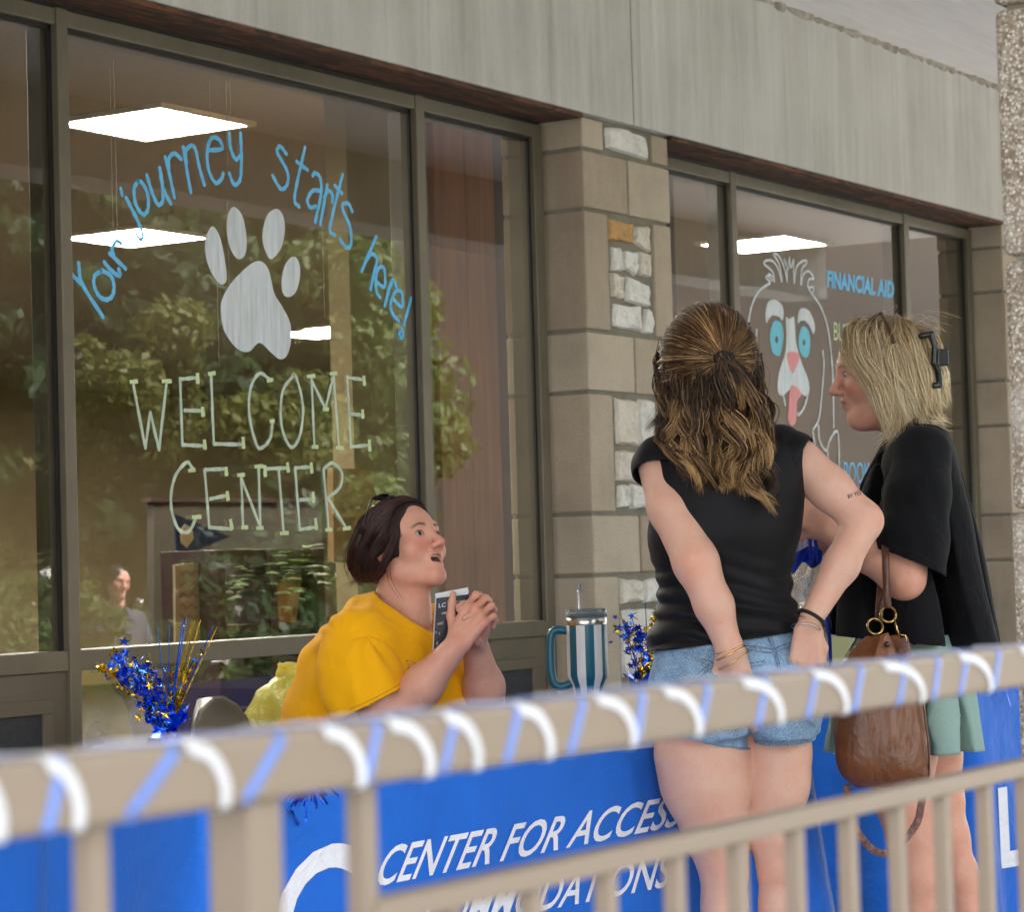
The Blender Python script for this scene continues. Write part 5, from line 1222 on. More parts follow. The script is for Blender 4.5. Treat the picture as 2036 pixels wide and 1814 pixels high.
    tie = L(1440,713,-.137); tdir = _n((tie-HC)/HR)
    def slerp(a, b, t_): 
        w_ = math.acos(max(-1, min(1, a @ b))); return (math.sin((1-t_)*w_)*a + math.sin(t_*w_)*b)/max(math.sin(w_), 1e-6)
    crown_cols = [(D1, M0), (M0, M0), (M0, G0), (D1, G0), (D0, D1), (M0, G0), (D1, M0), (G0, G1)]
    for k in range(1400):
        a = rnd.uniform(-2.35, 2.35); v0 = _n((math.sin(a)*.98, rnd.uniform(.05,.55), math.cos(a)*.95 + .05)); lift = rnd.uniform(.99, 1.05) ; bul = rnd.uniform(0,.035)
        pts = []
        for t_ in np.linspace(0, 1, 22):
            d = slerp(v0, tdir, t_); pts.append(HC + d*HR*(lift*(1-t_) + t_*1.0 + bul*math.sin(3.14*t_)))
        pts[-1] = tie + np.array((rnd.gauss(0,.005), rnd.gauss(0,.003), rnd.gauss(0,.005))); P = np.array(pts); P += np.outer(np.sin(np.linspace(0, rnd.uniform(3,8), 22)), [rnd.gauss(0,.0030) for _ in range(3)])
        c0, c1 = rnd.choice(crown_cols); kk = np.linspace(0,1,22)[:,None]; S.append((P, rnd.uniform(.8,1.6), (np.array(c0)*(1-kk)+np.array(c1)*kk)*rnd.uniform(.75,1.2)))
    # under layer down the sides
    cc = [(D0, D1), (D0, M0), (D1, M0), (D1, G0), (M0, G1), (D0, G0)]; lt_cols = [(M0, G1), (G0, G1), (M0, G0), (D1, G1)]
    gl = [([(1332,700,.02),(1318,760,-.02),(1322,830,-.055),(1308,880,-.075)], cc), ([(1340,690,-.04),(1330,780,-.075),(1340,850,-.10),(1345,900,-.125),(1388,965,-.14)], cc), ([(1352,715,-.075),(1345,790,-.10),(1356,860,-.12),(1378,910,-.135),(1408,962,-.145)], lt_cols),
          ([(1372,720,-.10),(1366,800,-.12),(1385,870,-.135),(1398,920,-.14)], cc), ([(1385,725,-.11),(1392,800,-.125),(1382,880,-.14),(1410,935,-.145)], cc), ([(1400,730,-.12),(1405,800,-.13),(1412,880,-.14),(1432,950,-.145)], cc),
          ([(1420,730,-.12),(1420,800,-.13),(1425,880,-.14),(1435,930,-.15)], cc), ([(1440,718,-.145),(1436,760,-.15),(1455,830,-.15),(1478,890,-.15),(1470,950,-.15),(1450,980,-.15)], lt_cols), ([(1442,718,-.145),(1470,770,-.145),(1482,840,-.15),(1500,900,-.15),(1510,960,-.15)], lt_cols),
          ([(1440,718,-.147),(1448,775,-.155),(1470,850,-.16),(1450,910,-.155),(1440,945,-.15)], lt_cols), ([(1443,716,-.147),(1480,760,-.14),(1500,820,-.14),(1520,880,-.145),(1508,930,-.15),(1518,990,-.15),(1532,1018,-.145)], lt_cols),
          ([(1490,700,-.06),(1500,760,-.08),(1505,820,-.10),(1522,870,-.125),(1515,930,-.14)], cc), ([(1500,700,-.01),(1508,770,-.04),(1515,830,-.075),(1545,880,-.11)], cc), ([(1470,740,-.10),(1485,800,-.12),(1490,870,-.14),(1480,930,-.15),(1495,985,-.15)], lt_cols), ([(1455,730,-.12),(1460,800,-.135),(1450,880,-.15),(1455,940,-.155),(1432,985,-.15)], lt_cols),
          ([(1325,690,.04),(1312,740,.01),(1322,800,-.03),(1300,855,-.05)], cc), ([(1480,750,-.09),(1498,830,-.12),(1512,900,-.14),(1500,960,-.15),(1530,1010,-.15)], lt_cols), ([(1360,740,-.09),(1345,830,-.115),(1330,880,-.12),(1370,935,-.14),(1400,985,-.145)], lt_cols)]
    for rep in range(3):
        for g, cs in gl:
            jit = lambda i: np.array((rnd.gauss(0,.010)*(.3+.3*i), rnd.gauss(0,.004), rnd.gauss(0,.008)))
            G_ = [L(*p) + jit(i)*(rep > 0) + (np.array((0,.012,0)) if rep == 2 else 0) for i, p in enumerate(g)]
            S += lock(G_, 60, .0065, .0036, rnd, cs if rep == 0 else (cc if rep == 1 else cc[:3]), .018 if len(g) > 4 else .010, rnd.uniform(.085,.13), 28, rnd.uniform(.9,1.3), None, .08)
    for k in range(70):   # fly-aways
        x = rnd.uniform(1305,1510); y = rnd.uniform(640,860); S += lock([L(x,y,-.1), L(x+rnd.uniform(-25,25),y+70,-.12), L(x+rnd.uniform(-50,50),y+150,-.13)], 1, .004, .004, rnd, cc, .008, .1, 16, .45)
    strands('strands', S, HAIR, base_h, .00092)
    tq = [tie + np.array((.017*math.cos(t_), .004*math.sin(t_*2), .011*math.sin(t_))) for t_ in np.linspace(0, 6.2832, 17)]; obj('hair_tie', MB().tube(tq, .0058, 7, caps=False), DARK, root, True, True)
    return root, body
BRU, BRU_BODY = brunette()
# ================================================================== blonde woman in profile with a leather handbag
MINTC = knit('mint_cotton', lin(142,168,160), .25, 5, .85)
BLACKT = knit('black_crepe', lin(14,14,18), .5, 6, .88, 260, (1,1,.6))
TORT = pm('tortoiseshell', lin(70,42,24), .2, .4, 40, 0)
BLACKPL = pm('black_plastic', lin(20,20,22), .25, .1, 10, 0)
def glasses(name, root, pts_frames, legs, mat, lens):
    o = obj(name, MB(), mat, root) if False else None
def blonde():
    f = Fig(1800, 5.84); L = f.L; root = f.root('blonde woman in profile, loose black tunic and mint skirt, handbag on her arm'); rnd = random.Random(33); z = lambda y: L(1800, y)[2]
    def sec(y, x0, x1, ry, da=0.0):
        a = L(x0, y, da); b = L(x1, y, da); return ((a[2]+b[2])/2, (a[0]+b[0])/2, da, abs(b[0]-a[0])/2, ry)
    tun = fine([sec(835,1795,1850,.055), sec(852,1772,1875,.085), sec(880,1757,1888,.135), sec(915,1738,1900,.172), sec(960,1716,1912,.185), sec(1040,1690,1932,.195), sec(1120,1668,1948,.200), sec(1200,1652,1963,.21), sec(1270,1645,1978,.22), sec(1320,1642,1985,.22)], 60)
    skirt = fine([sec(1180,1725,1870,.12), sec(1262,1700,1890,.16), sec(1340,1660,1928,.185), sec(1420,1650,1940,.19), sec(1500,1640,1952,.20)], 30)
    n1 = [L(1800,1380,-.09), L(1797,1500,-.09), L(1797,1590,-.09), L(1813,1664,-.09), L(1833,1746,-.085), L(1834,1814,-.08), L(1830,1960,-.08), L(1822,2080,-.08)]; r1 = [.085,.068,.062,.052,.052,.050,.036,.032]
    n2 = [L(1845,1380,.09), L(1855,1500,.09), L(1866,1590,.09), L(1884,1664,.09), L(1908,1746,.09), L(1922,1814,.09), L(1935,1960,.09), L(1932,2080,.09)]; r2 = [.08,.062,.054,.045,.042,.042,.034,.030]
    al = [L(1824,965,-.170), L(1815,1040,-.205), L(1797,1150,-.225), L(1722,1098,-.20), L(1650,1052,-.17), L(1628,1042,-.16)]; ra = [.046,.050,.045,.040,.030,.028]
    fr = [L(1800,925,.14), L(1790,1040,.14), L(1775,1150,.10), L(1700,1112,.04), L(1640,1078,-.02)]; rf_ = [.05,.05,.042,.038,.028]
    hL = hand_parts(L(1645,1050,-.168), L(1590,1020,-.15)-L(1645,1050,-.168), (.2,-1,.4), .95, (.5,.55,.6,.6), (.5,.3), -1)
    Rh = rot(math.radians(93), math.radians(-9), 0); hc = L(1750,737,.0)
    base = np.array(lin(214,164,142))
    neck = lambda P: cone(P, hc + Rh @ np.array((0,-.018,-.05)), L(1818,872,.0), .050, .058)
    parts = []
    hf = lambda P: smin(head_sdf((P-hc) @ Rh, .98, 0, .35, True, .8), neck(P), .03)
    v, q = nets(hf, hc-np.array((.15,.13,.22)), hc+np.array((.15,.13,.15)), .0034); parts.append((v, q, head_col((v-hc) @ Rh, base, lin(168,84,84), lin(120,92,62), .4)))
    def colf(P, warm=()):
        C = np.tile(base, (len(P),1))
        for c, r_, k in warm: g = np.exp(-((np.linalg.norm(P-c, axis=1)/r_)**2))*k; C = C*(1-g[:,None]) + (base*np.array((1.0,.68,.6)))*g[:,None]
        return C
    fa = lambda P: smin(chain(P, al, ra, .02), hand_sdf(P, hL), .012); lo, hi = bounds(al + [s[1] for s in hL], .07); v, q = nets(fa, lo, hi, .0055); parts.append((v, q, colf(v, [(al[2]+np.array((0,-.04,-.01)), .04, .3)])))
    fb = lambda P: chain(P, fr, rf_, .02); lo, hi = bounds(fr, .07); v, q = nets(fb, lo, hi, .007); parts.append((v, q, colf(v)))
    fl = lambda P: smin(smin(chain(P, n1, r1, .03), chain(P, n2, r2, .03), .004), loft(P, tun)+.03, .02); lo, hi = bounds(n1+n2+[L(1800,860)], .20); lo[2] = .03; v, q = nets(fl, lo, hi, .010); parts.append((v, q, colf(v)))
    parts += eyeballs(Rh, hc, lin(90,110,120), (0,-.35))
    body = np_obj('body', parts, SKIN, root)
    for p in (n1[-1], n2[-1]):
        sh = lambda P, p=p: smax(smin(ell(P, (p[0]-.06, p[1], .035), (.125,.045,.04)), ell(P, (p[0]+.02, p[1], .05), (.05,.04,.055)), .03), .004-P[:,2], .006)
        v, q = nets(sh, np.array((p[0]-.21, p[1]-.07, -.01)), np.array((p[0]+.11, p[1]+.07, .13)), .007); np_obj('shoe', [(v, q)], MAT['white'], root)
    # mint skirt
    sk = lambda P: loft(P, skirt) - .006*np.sin(np.arctan2(P[:,1], P[:,0]-L(1795,1400)[0])*9)*np.clip((z(1290)-P[:,2])/.2, 0, 1) - .003*vn(P, 14, 5)
    lo, hi = bounds([L(1625,1200), L(1965,1200), L(1800,1510)], .03); lo[1], hi[1] = -.25, .25; v, q = nets(sk, lo, hi, .008); v, q = open_cut(v, q, [(L(1800,1490), (0,0,-1), None), (L(1800,1262), (0,0,1), None)])
    o = np_obj('skirt', [(v, q)], MINTC, root); o.modifiers.new('t', 'SOLIDIFY').thickness = .003
    # loose tunic: body and sleeve
    def wr(P):
        th = np.arctan2(P[:,1], P[:,0]-L(1810,1100)[0]); k = np.clip((z(900)-P[:,2])/.35, 0, 1); return -.011*k*np.sin(th*7+1.0+.8*np.sin(P[:,2]*6)) - .004*vn(P*np.array((1,1,.5)), 14, 3)
    sv = [L(1832,900,-.13), L(1822,985,-.185), L(1812,1075,-.215), L(1806,1150,-.225)]
    sleeve = lambda P: chain(P, sv, [.060,.062,.066,.072], .03, (1.06,1,1)) - .008*vn(P*np.array((1,1,.35)), 24, 7)
    tf_ = lambda P: smin(loft(P, tun) + wr(P), ell(P, L(1826,912,-.11), (.062,.075,.055)), .03)
    lo, hi = bounds([L(1625,830), L(2000,830), L(1800,1310)], .03); lo[1], hi[1] = -.30, .27; v, q = nets(tf_, lo, hi, .0068)
    a_, b_ = L(1768,1100,-.22), L(1852,1136,-.22); ns_ = np.cross(b_-a_, (0,1,0)); ns_ = ns_ if ns_[2] < 0 else -ns_
    h1, h2 = L(1650,1262), L(1985,1292); nh = np.cross(h2-h1, (0,1,0)); nh = nh if nh[2] < 0 else -nh
    v, q = open_cut(v, q, [(h1, nh, None), (L(1796,848), _n((-.62,0,.8)), lambda P: (np.abs(P[:,1]) < .085) & (P[:,2] > z(925)))])
    lo, hi = bounds(sv, .10); v2, q2 = nets(sleeve, lo, hi, .0055); v2, q2 = open_cut(v2, q2, [((a_+b_)/2, ns_, None)])
    tn = np_obj('tunic', [(v, q), (v2, q2)], BLACKT, root); md = tn.modifiers.new('t', 'SOLIDIFY'); md.thickness = .0028; md.offset = 1
    cs = Caster([tn]); SEAM = pm('black_seam', lin(10,10,12), .9, .1)
    seam('seam', [[(1880,905),(1905,1000),(1908,1120),(1890,1260)], [(1855,1185),(1900,1178),(1945,1165)], [(1775,1085),(1815,1098),(1862,1122)]], cs, .0022, SEAM, tn, .004)
    tank = [L(1805,846,-.06), L(1836,836,-.05), L(1858,838,.0)]; obj('undershirt_collar', MB().tube(catmull([L(1795,858,-.062), L(1822,842,-.060), L(1850,834,-.03), L(1858,834,.02)], 6), .0055, 7), MINTC, root, True, True)
    # hair
    HC = L(1766,738,.0); HR = np.array((.1120,.0920,.1150))
    B0, B1, B2, B3 = lin(124,98,68), lin(190,162,118), lin(228,206,162), lin(246,232,202)
    fw = Rh @ np.array((0,1,0))
    def mass(P):
        d = ell(P, HC+np.array((.008,0,.002)), HR-.009); d = smin(d, chain(P, [L(1800,760,0), L(1825,815,0)], [.075,.050], .03), .03)
        face = ell(P, hc + Rh @ np.array((0,.092,-.050)), (.078,.085,.085)); d = smax(d, -face, .02); return d - .004*vn(P*np.array((1,1,.4)), 55, 2)
    v, q = nets(mass, HC-np.array((.15,.13,.17)), HC+np.array((.17,.13,.14)), .005); hb = np_obj('hair', [(v, q, np.tile(np.array(B0)*.8, (len(v),1)))], HAIRB, root); S = []
    cols = [(B0,B2), (B1,B2), (B1,B3), (B0,B1), (B2,B3), (B1,B1), (B0,B3)]
    part = [L(1728,648,-.02), L(1750,638,-.01), L(1775,638,.0), L(1800,644,.0)]
    # near side, swept back from the forehead
    fr_g = [[(1735,645,-.02),(1700,664,-.05),(1686,700,-.068),(1702,755,-.084),(1734,798,-.090),(1766,832,-.085)], [(1745,641,-.02),(1710,660,-.06),(1694,702,-.080),(1712,762,-.094),(1746,812,-.097),(1770,850,-.088)],
            [(1752,640,-.02),(1720,662,-.07),(1708,710,-.090),(1724,768,-.100),(1754,820,-.100),(1768,868,-.085)], [(1758,639,-.02),(1730,664,-.08),(1720,715,-.098),(1736,778,-.106),(1762,832,-.100),(1778,880,-.085)],
            [(1764,639,-.02),(1748,668,-.085),(1742,722,-.104),(1760,785,-.108),(1785,838,-.098)], [(1770,639,-.02),(1765,670,-.088),(1768,725,-.106),(1785,790,-.106),(1806,838,-.092)], [(1778,640,-.02),(1784,672,-.086),(1795,728,-.102),(1812,790,-.098),(1828,830,-.082)],
            [(1786,641,-.01),(1805,676,-.078),(1822,735,-.088),(1838,790,-.080),(1850,822,-.06)], [(1792,643,-.01),(1826,682,-.06),(1848,735,-.066),(1858,785,-.058),(1866,812,-.04)], [(1798,646,0),(1842,690,-.03),(1868,740,-.03),(1874,785,-.02),(1882,820,-.01)],
            [(1735,645,.02),(1698,666,.05),(1690,712,.066),(1712,775,.075)], [(1745,641,.02),(1702,668,.07),(1700,730,.08),(1720,800,.08)], [(1800,646,.02),(1840,690,.05),(1862,750,.05),(1870,810,.03)], [(1730,648,-.005),(1694,664,-.03),(1680,690,-.048),(1690,730,-.068),(1716,775,-.084)]]
    for rep in range(3):
        for g in fr_g:
            G_ = [L(p[0]+((0, -4, 4, 20, 14, 4)[i] if i < 6 and p[0] < 1755 else 0), p[1], p[2]) + np.array((rnd.gauss(0,.007), 0 if rep else -.003, rnd.gauss(0,.006)))*(.4 if i == 0 else 1) for i, p in enumerate(g)]
            S += lock(G_, 96, .0062, .0072, rnd, cols, .0018, .25, 18, rnd.uniform(.8,1.15), None, .10)
    tips = [[(1800,770,-.10),(1790,820,-.10),(1765,865,-.09),(1755,890,-.085)], [(1820,790,-.09),(1835,830,-.08),(1862,846,-.06),(1885,850,-.05)], [(1850,790,-.06),(1868,825,-.05),(1890,840,-.04)], [(1835,800,-.08),(1840,835,-.07),(1820,868,-.06)], [(1780,800,-.105),(1775,845,-.10),(1752,880,-.09)]]
    for g in tips:
        for rep in range(2): S += lock([L(*p) + np.array((rnd.gauss(0,.006),0,rnd.gauss(0,.005))) for p in g], 22, .006, .009, rnd, cols, .003, .15, 18, .8)
    for k in range(60):
        a = rnd.uniform(0,6.28); x, y = 1790+rnd.gauss(0,35), 660+rnd.gauss(0,15); S += lock([L(x,y,-.03), L(x+rnd.uniform(5,40),y-rnd.uniform(5,22),-.03), L(x+rnd.uniform(20,90),y+rnd.uniform(-15,30),-.02)], 1, .003, .003, rnd, cols, .002, .1, 12, .4)
    strands('strands', S, HAIR, hb, .00070)
    # claw clip, spectacles pushed up, earring
    def bx_poly(name, rows, th, mat, parent):
        mb = MB()
        for a, b in zip(rows[:-1], rows[1:]): mb.tube([L(*a), L(*b)], th, 4)
        return obj(name, mb, mat, parent, False, True)
    clip = np_obj('claw_clip', [nets(lambda P: smin(smin(chain(P, [L(1832,668,-.090), L(1852,664,-.088), L(1859,690,-.092), L(1857,722,-.094), L(1866,740,-.090), L(1868,766,-.086), L(1857,767,-.090)], [.0070]*7, .001), np.max(np.abs(P-L(1874,711,-.085))-np.array((.015,.008,.019)), axis=1), .002), chain(P, [L(1852,665,-.05), L(1870,700,-.03), L(1868,760,-.035)], [.004]*3, .001), .002), L(1822,778,-.112), L(1898,650,-.01), .0022)], BLACKPL, root, None, False)
    gl = obj('sunglasses', MB().tube(catmull([L(1706,668,-.075), L(1735,634,-.065), L(1752,622,-.060)], 5), .0035, 6).tube(catmull([L(1752,622,-.060), L(1765,648,-.100), L(1778,682,-.120)], 5), .0042, 6).tube(catmull([L(1752,622,-.060), L(1756,620,.0), L(1752,624,.05)], 5), .0035, 6).tube(catmull([L(1708,672,-.060), L(1700,672,0), L(1706,672,.05)], 5), .003, 6), TORT, root, True, True)
    ear = hc + Rh @ np.array((.079,-.004,-.038)); obj('earring', MB().lathe([(0,-.004),(.003,-.002),(.003,.002),(0,.004)], L(1758,800,-.104), 8), GOLD, root, True, True)
    return root, f, body
BLO, FB_, BLO_BODY = blonde()

# ------------------------------------------------------------------ brown leather handbag
def leather(name, c, rough=.36):
    t = NT(name); v = t.coord(); a = t.noise(v, 7, 5, .6, .6); g = t.n('TexVoronoi', Scale=320); t.l(v, g.inputs['Vector']); st = t.noise(t.coord((2.6,2.6,.9)), 4, 3, .5, .8)
    col = t.ramp(a, [(.28, sc(c, .55)), (.5, c), (.75, sc(c, 1.35))]); t.base(t.mix(t.ramp(st, [(.5,(0,0,0)),(.8,(.45,.45,.45))]), col, sc(c, .5))); t.set(Roughness=rough, Specular_IOR_Level=.5, Coat_Weight=.08, Coat_Roughness=.3)
    bp = t.bump(t.math('ADD', a, t.math('MULTIPLY', st, 1.8)), .6, .022); t.bump(g.outputs['Distance'], .12, .0015, bp); return t.m
LEATH, LEATH_D, BRASS = leather('cognac_leather', lin(116,68,36)), leather('dark_leather', lin(86,50,32), .4), pm('brass', (.62,.42,.16), .25, .05, 30, 0, metal=1)
def handbag():
    L = FB_.L; dA = -.30; c = FB_.w(L(1752,1560,dA))
    root = thing('handbag', c, 'brown pleated leather handbag with brass rings hanging from the forearm', 'handbag', None, YAW); off = RZ_.T @ (c - FB_.base); Q = lambda x, y, a=0: L(x, y, dA+a) - off
    z = lambda y: Q(1752, y)[2]
    def sec(y, x0, x1, ry): a = Q(x0, y); b = Q(x1, y); return ((a[2]+b[2])/2, (a[0]+b[0])/2, 0, abs(b[0]-a[0])/2, ry)
    S = fine([sec(1266,1722,1790,.020), sec(1282,1702,1806,.032), sec(1306,1680,1818,.046), sec(1350,1664,1828,.058), sec(1420,1656,1838,.068), sec(1480,1657,1846,.075), sec(1520,1663,1850,.074), sec(1545,1676,1848,.062), sec(1562,1700,1838,.035)], 50)
    def fn(P):
        d = loft(P, S, 2.3); x = P[:,0]; xc = Q(1752,1400)[0]; tt = np.clip((z(1290)-P[:,2])/.05, 0, 1)*np.clip((P[:,2]-z(1545))/.08, .25, 1)
        u = (x-xc)/.095; pl = np.sin(u*7.5 + .9*np.sin((P[:,2])*7+1) + .6*vn(P, 10, 3)); return d - .0018*tt*pl - .0012*vn(P, 24, 4)
    lo, hi = bounds([Q(1645,1262), Q(1860,1262), Q(1752,1572)], .012); lo[1], hi[1] = -.10, .10; v, q = nets(fn, lo, hi, .0042); np_obj('body', [(v, q)], LEATH, root)
    mb = MB(); gus = [Q(1800,1290,-.03), Q(1824,1340,-.045), Q(1838,1420,-.05), Q(1847,1500,-.045), Q(1846,1545,-.03)]; obj('piping', mb.tube(catmull(gus, 6), .0022, 6), LEATH_D, root, True, True)
    # top strap tab, rivet, rings, handles
    tab = MB(); P = [Q(1738,1315,-.052), Q(1744,1285,-.042), Q(1752,1262,-.030), Q(1765,1258,-.030), Q(1778,1285,-.042), Q(1785,1318,-.052)]; tab.prism(P, (0,0,0), (0,-.005,0)); obj('strap_tab', tab, LEATH, root, False, True)
    obj('rivet', MB().add([Q(1764,1282,-.050)+np.array((.0062*math.cos(a), -.004*(k), .0062*math.sin(a)))*(1 if k == 0 else np.array((.6,1,.6))) for k in (0,1) for a in np.linspace(0, 6.28, 13)[:-1]], [(i, (i+1) % 12, 12+(i+1) % 12, 12+i) for i in range(12)] + [tuple(range(12,24))]), pm('gunmetal', lin(80,78,74), .3, .05, metal=1), root, True, True)
    def ring(cx_, cy_, a, r_, th=.0026):
        c_ = Q(cx_, cy_, a); pts = [c_ + np.array((r_*math.cos(t), .010*math.sin(t*1), r_*math.sin(t))) for t in np.linspace(0, 6.2832, 25)]; obj('ring', MB().tube(pts, th, 7, caps=False), BRASS, root, True, True)
    ring(1766,1222,-.020,.0165); ring(1740,1246,-.010,.0165)
    def band(pts, w_, name, mat=LEATH_D, th=.004):
        c_ = catmull(pts, 8); mb = MB(); strip(mb, c_, [(0,-1,0)]*len(c_), w_); o = obj(name, mb, mat, root, True, True); o.modifiers.new('t', 'SOLIDIFY').thickness = th
    band([Q(1766,1210,-.022), Q(1764,1185,-.022), Q(1762,1140,-.012), Q(1761,1105,-.002), Q(1760,1085,.045), Q(1758,1100,.095), Q(1752,1160,.085), Q(1746,1235,.01)], .0155, 'handle')
    band([Q(1748,1232,.0), Q(1752,1205,.004), Q(1760,1180,.006), Q(1764,1165,.006)], .014, 'handle')
    obj('buckle', MB().tube([Q(1778,1232,-.03), Q(1788,1265,-.035)], .0022, 6).tube([Q(1786,1262,-.035), Q(1800,1264,-.035), Q(1806,1290,-.035)], .002, 6), BRASS, root, True, True)
    WOV = pm('woven_strap', lin(120,88,84), .85, .6, 90, .5, 200); t_ = WOV
    band([Q(1798,1268,-.034), Q(1806,1300,-.045), Q(1812,1320,-.055)], .016, 'strap', WOV)
    band([Q(1838,1555,.02), Q(1832,1600,.03), Q(1822,1640,.03), Q(1790,1680,.02), Q(1765,1698,.0), Q(1735,1690,-.01), Q(1705,1655,-.01), Q(1688,1610,.0), Q(1684,1560,.02)], .016, 'strap', WOV)
handbag()
# ================================================================== seated woman in the yellow shirt, leaning on the table
YEL = knit('yellow_cotton', lin(252,178,8), .35, 6, .85)
def seated():
    f = Fig(760, 6.15); L = f.L; root = f.root('seated woman in a yellow shirt looking up, hands clasped round a booklet'); rnd = random.Random(55); z = lambda y: L(760, y)[2]
    base = np.array(lin(222,168,144)); HS = 1.01
    Rh = rot(math.radians(-129), math.radians(22), math.radians(-4)); hc = L(803,1094,.0)
    neck = lambda P: smin(cone(P, hc + Rh @ np.array((0,-.020,-.045)), L(790,1205,.02), .049, .060), cone(P, hc + Rh @ np.array((0,.006,-.078)), L(822,1230,-.01), .036, .046), .03)
    el = L(772,1452,-.19); wr_ = L(908,1284,-.235); el2 = L(966,1446,.02); wr2 = L(946,1286,-.13)
    an = [L(718,1300,-.150), L(738,1365,-.180), el, L(842,1362,-.215), wr_]; rn = [.050,.056,.052,.044,.0285]
    af = [L(880,1265,.13), L(930,1360,.09), el2, L(962,1365,-.06), wr2]; rf_ = [.062,.060,.054,.046,.031]
    hN = hand_parts(wr_, L(942,1228,-.235)-wr_, (-.30,-1,.25), 1.0, (.75,.85,.9,.95), (.05,-.15), -1)
    hF = hand_parts(wr2, L(962,1228,-.175)-wr2, (1.0,.15,.25), .98, (.75,.75,.8,.5), (.4,.2), -1)
    parts = []
    hf = lambda P: smin(head_sdf((P-hc) @ Rh/HS, 0.89, 1.0, 0.0, True, 0)*HS, neck(P), .02)
    v, q = nets(hf, hc-np.array((.14,.14,.20)), hc+np.array((.15,.14,.15)), .0030); parts.append((v, q, head_col((v-hc) @ Rh/HS, base, lin(178,96,92), lin(74,48,36), .8)))
    def colf(P, warm=()):
        C = np.tile(base*np.array((1.0,.97,.95)), (len(P),1))
        for c, r_, k in warm: g = np.exp(-((np.linalg.norm(P-c, axis=1)/r_)**2))*k; C = C*(1-g[:,None]) + (base*np.array((1.0,.70,.62)))*g[:,None]
        return C
    fa = lambda P: smin(chain(P, an, rn, .025), hand_sdf(P, hN), .012); lo, hi = bounds(an + [s[1] for s in hN], .08); v, q = nets(fa, lo, hi, .0042); parts.append((v, q, colf(v, [(hN[i][1], .018, .4) for i in (0,4,8,12)])))
    fb = lambda P: smin(chain(P, af, rf_, .025), hand_sdf(P, hF), .012); lo, hi = bounds(af + [s[1] for s in hF], .08); v, q = nets(fb, lo, hi, .0045); parts.append((v, q, colf(v, [(hF[i][1], .018, .4) for i in (0,4,8,12)])))
    # torso, thighs and lower legs (mostly behind the table)
    tor = lambda P: smin(chain(P, [L(690,1560,.05), L(708,1440,.03), L(754,1330,.0), L(790,1258,.015)], [.150,.148,.126,.074], .07, (1,1.15,1)), cone(P, L(722,1284,-.120), L(856,1286,.10), .060, .058), .06)
    hipp = L(660,1580,.05); knn = [hipp + np.array((.36,-.16,-.02)), hipp + np.array((.36,.12,-.02))]
    legf = lambda P: smin(chain(P, [hipp + np.array((.02,-.08,0)), knn[0], knn[0]*np.array((1,1,0)) + np.array((.02,0,.10))], [.095,.07,.045], .04), chain(P, [hipp + np.array((.02,.10,0)), knn[1], knn[1]*np.array((1,1,0)) + np.array((.02,0,.10))], [.095,.07,.045], .04), .02)
    fl = lambda P: smin(tor(P)+.012, legf(P), .03); lo = np.minimum(hipp-.22, knn[0]-.1); hi = np.maximum(hipp+.22, knn[1]+.1); lo[2] = .05; hi[2] = z(1200)
    v, q = nets(fl, lo, hi, .012); parts.append((v, q, colf(v))); parts += eyeballs(Rh*HS, hc, lin(38,50,48), (0,.06))
    body = np_obj('body', parts, SKIN, root)
    # teeth and dark of the mouth
    tp = [hc + Rh @ np.array((x, .0905-.35*abs(x), -.0540))*HS for x in np.linspace(-.011,.011,9)]; tm = MB(); strip(tm, tp, [Rh @ np.array((0,1,.1))]*9, .0042); obj('teeth', tm, pm('tooth', lin(226,216,200), .3, .02), root, True, True)
    tp = [hc + Rh @ np.array((x, .0880-.35*abs(x), -.0680))*HS for x in np.linspace(-.010,.010,9)]; tm = MB(); strip(tm, tp, [Rh @ np.array((0,1,.3))]*9, .0040); obj('teeth', tm, pm('tooth_lower', lin(220,208,192), .3, .02), root, True, True)
    mc = lambda P: ell((P-hc) @ Rh/HS, (0,.082,-.0625), (.016,.008,.009)); v, q = nets(mc, hc + Rh @ np.array((0,.082,-.0625))*HS-.022, hc + Rh @ np.array((0,.082,-.0625))*HS+.022, .003); np_obj('mouth_interior', [(v, q)], pm('mouth_dark', lin(74,30,30), .6, .1), root)
    # trousers
    v, q = nets(lambda P: legf(P)-.010 - .004*vn(P, 14, 3), lo, hi, .011); np_obj('trousers', [(v, q)], DENIM_D, root)
    for k in knn:
        p = k*np.array((1,1,0)); sh = lambda P, p=p: smax(smin(ell(P, (p[0]+.08, p[1], .035), (.125,.045,.04)), ell(P, (p[0]+.01, p[1], .06), (.05,.045,.06)), .03), .004-P[:,2], .006)
        v, q = nets(sh, np.array((p[0]-.07, p[1]-.07, -.01)), np.array((p[0]+.23, p[1]+.07, .14)), .008); np_obj('shoe', [(v, q)], DARK, root)
    # shirt
    def folds(P):
        c1 = L(640,1350,-.15); th = np.arctan2(P[:,2]-c1[2], P[:,0]-c1[0]); r_ = np.linalg.norm((P-L(700,1255,-.15))*np.array((1,.4,1)), axis=1)
        ra_ = np.sin(np.arctan2(P[:,0]-L(690,1262)[0], -(P[:,2]-L(690,1262)[2]))*9 + .8*vn(P, 8, 2))*np.clip(r_/.12, 0, 1)*np.exp(-r_/.25); return -.0055*ra_ - .0035*vn(P*np.array((1,1,.8)), 13, 6)
    tor2 = lambda P: smin(tor(P) - .014, cone(P, L(850,1290,.02), L(890,1430,.0), .075, .085), .05)
    sn = [L(704,1280,-.130), L(710,1325,-.160), L(728,1382,-.182), L(742,1426,-.190)]
    sh = lambda P: smin(smin(tor2(P), cone(P, sn[0], sn[1], .066, .066), .06), cone(P, L(742,1246,-.01), L(700,1335,.0), .070, .112), .06) + folds(P)
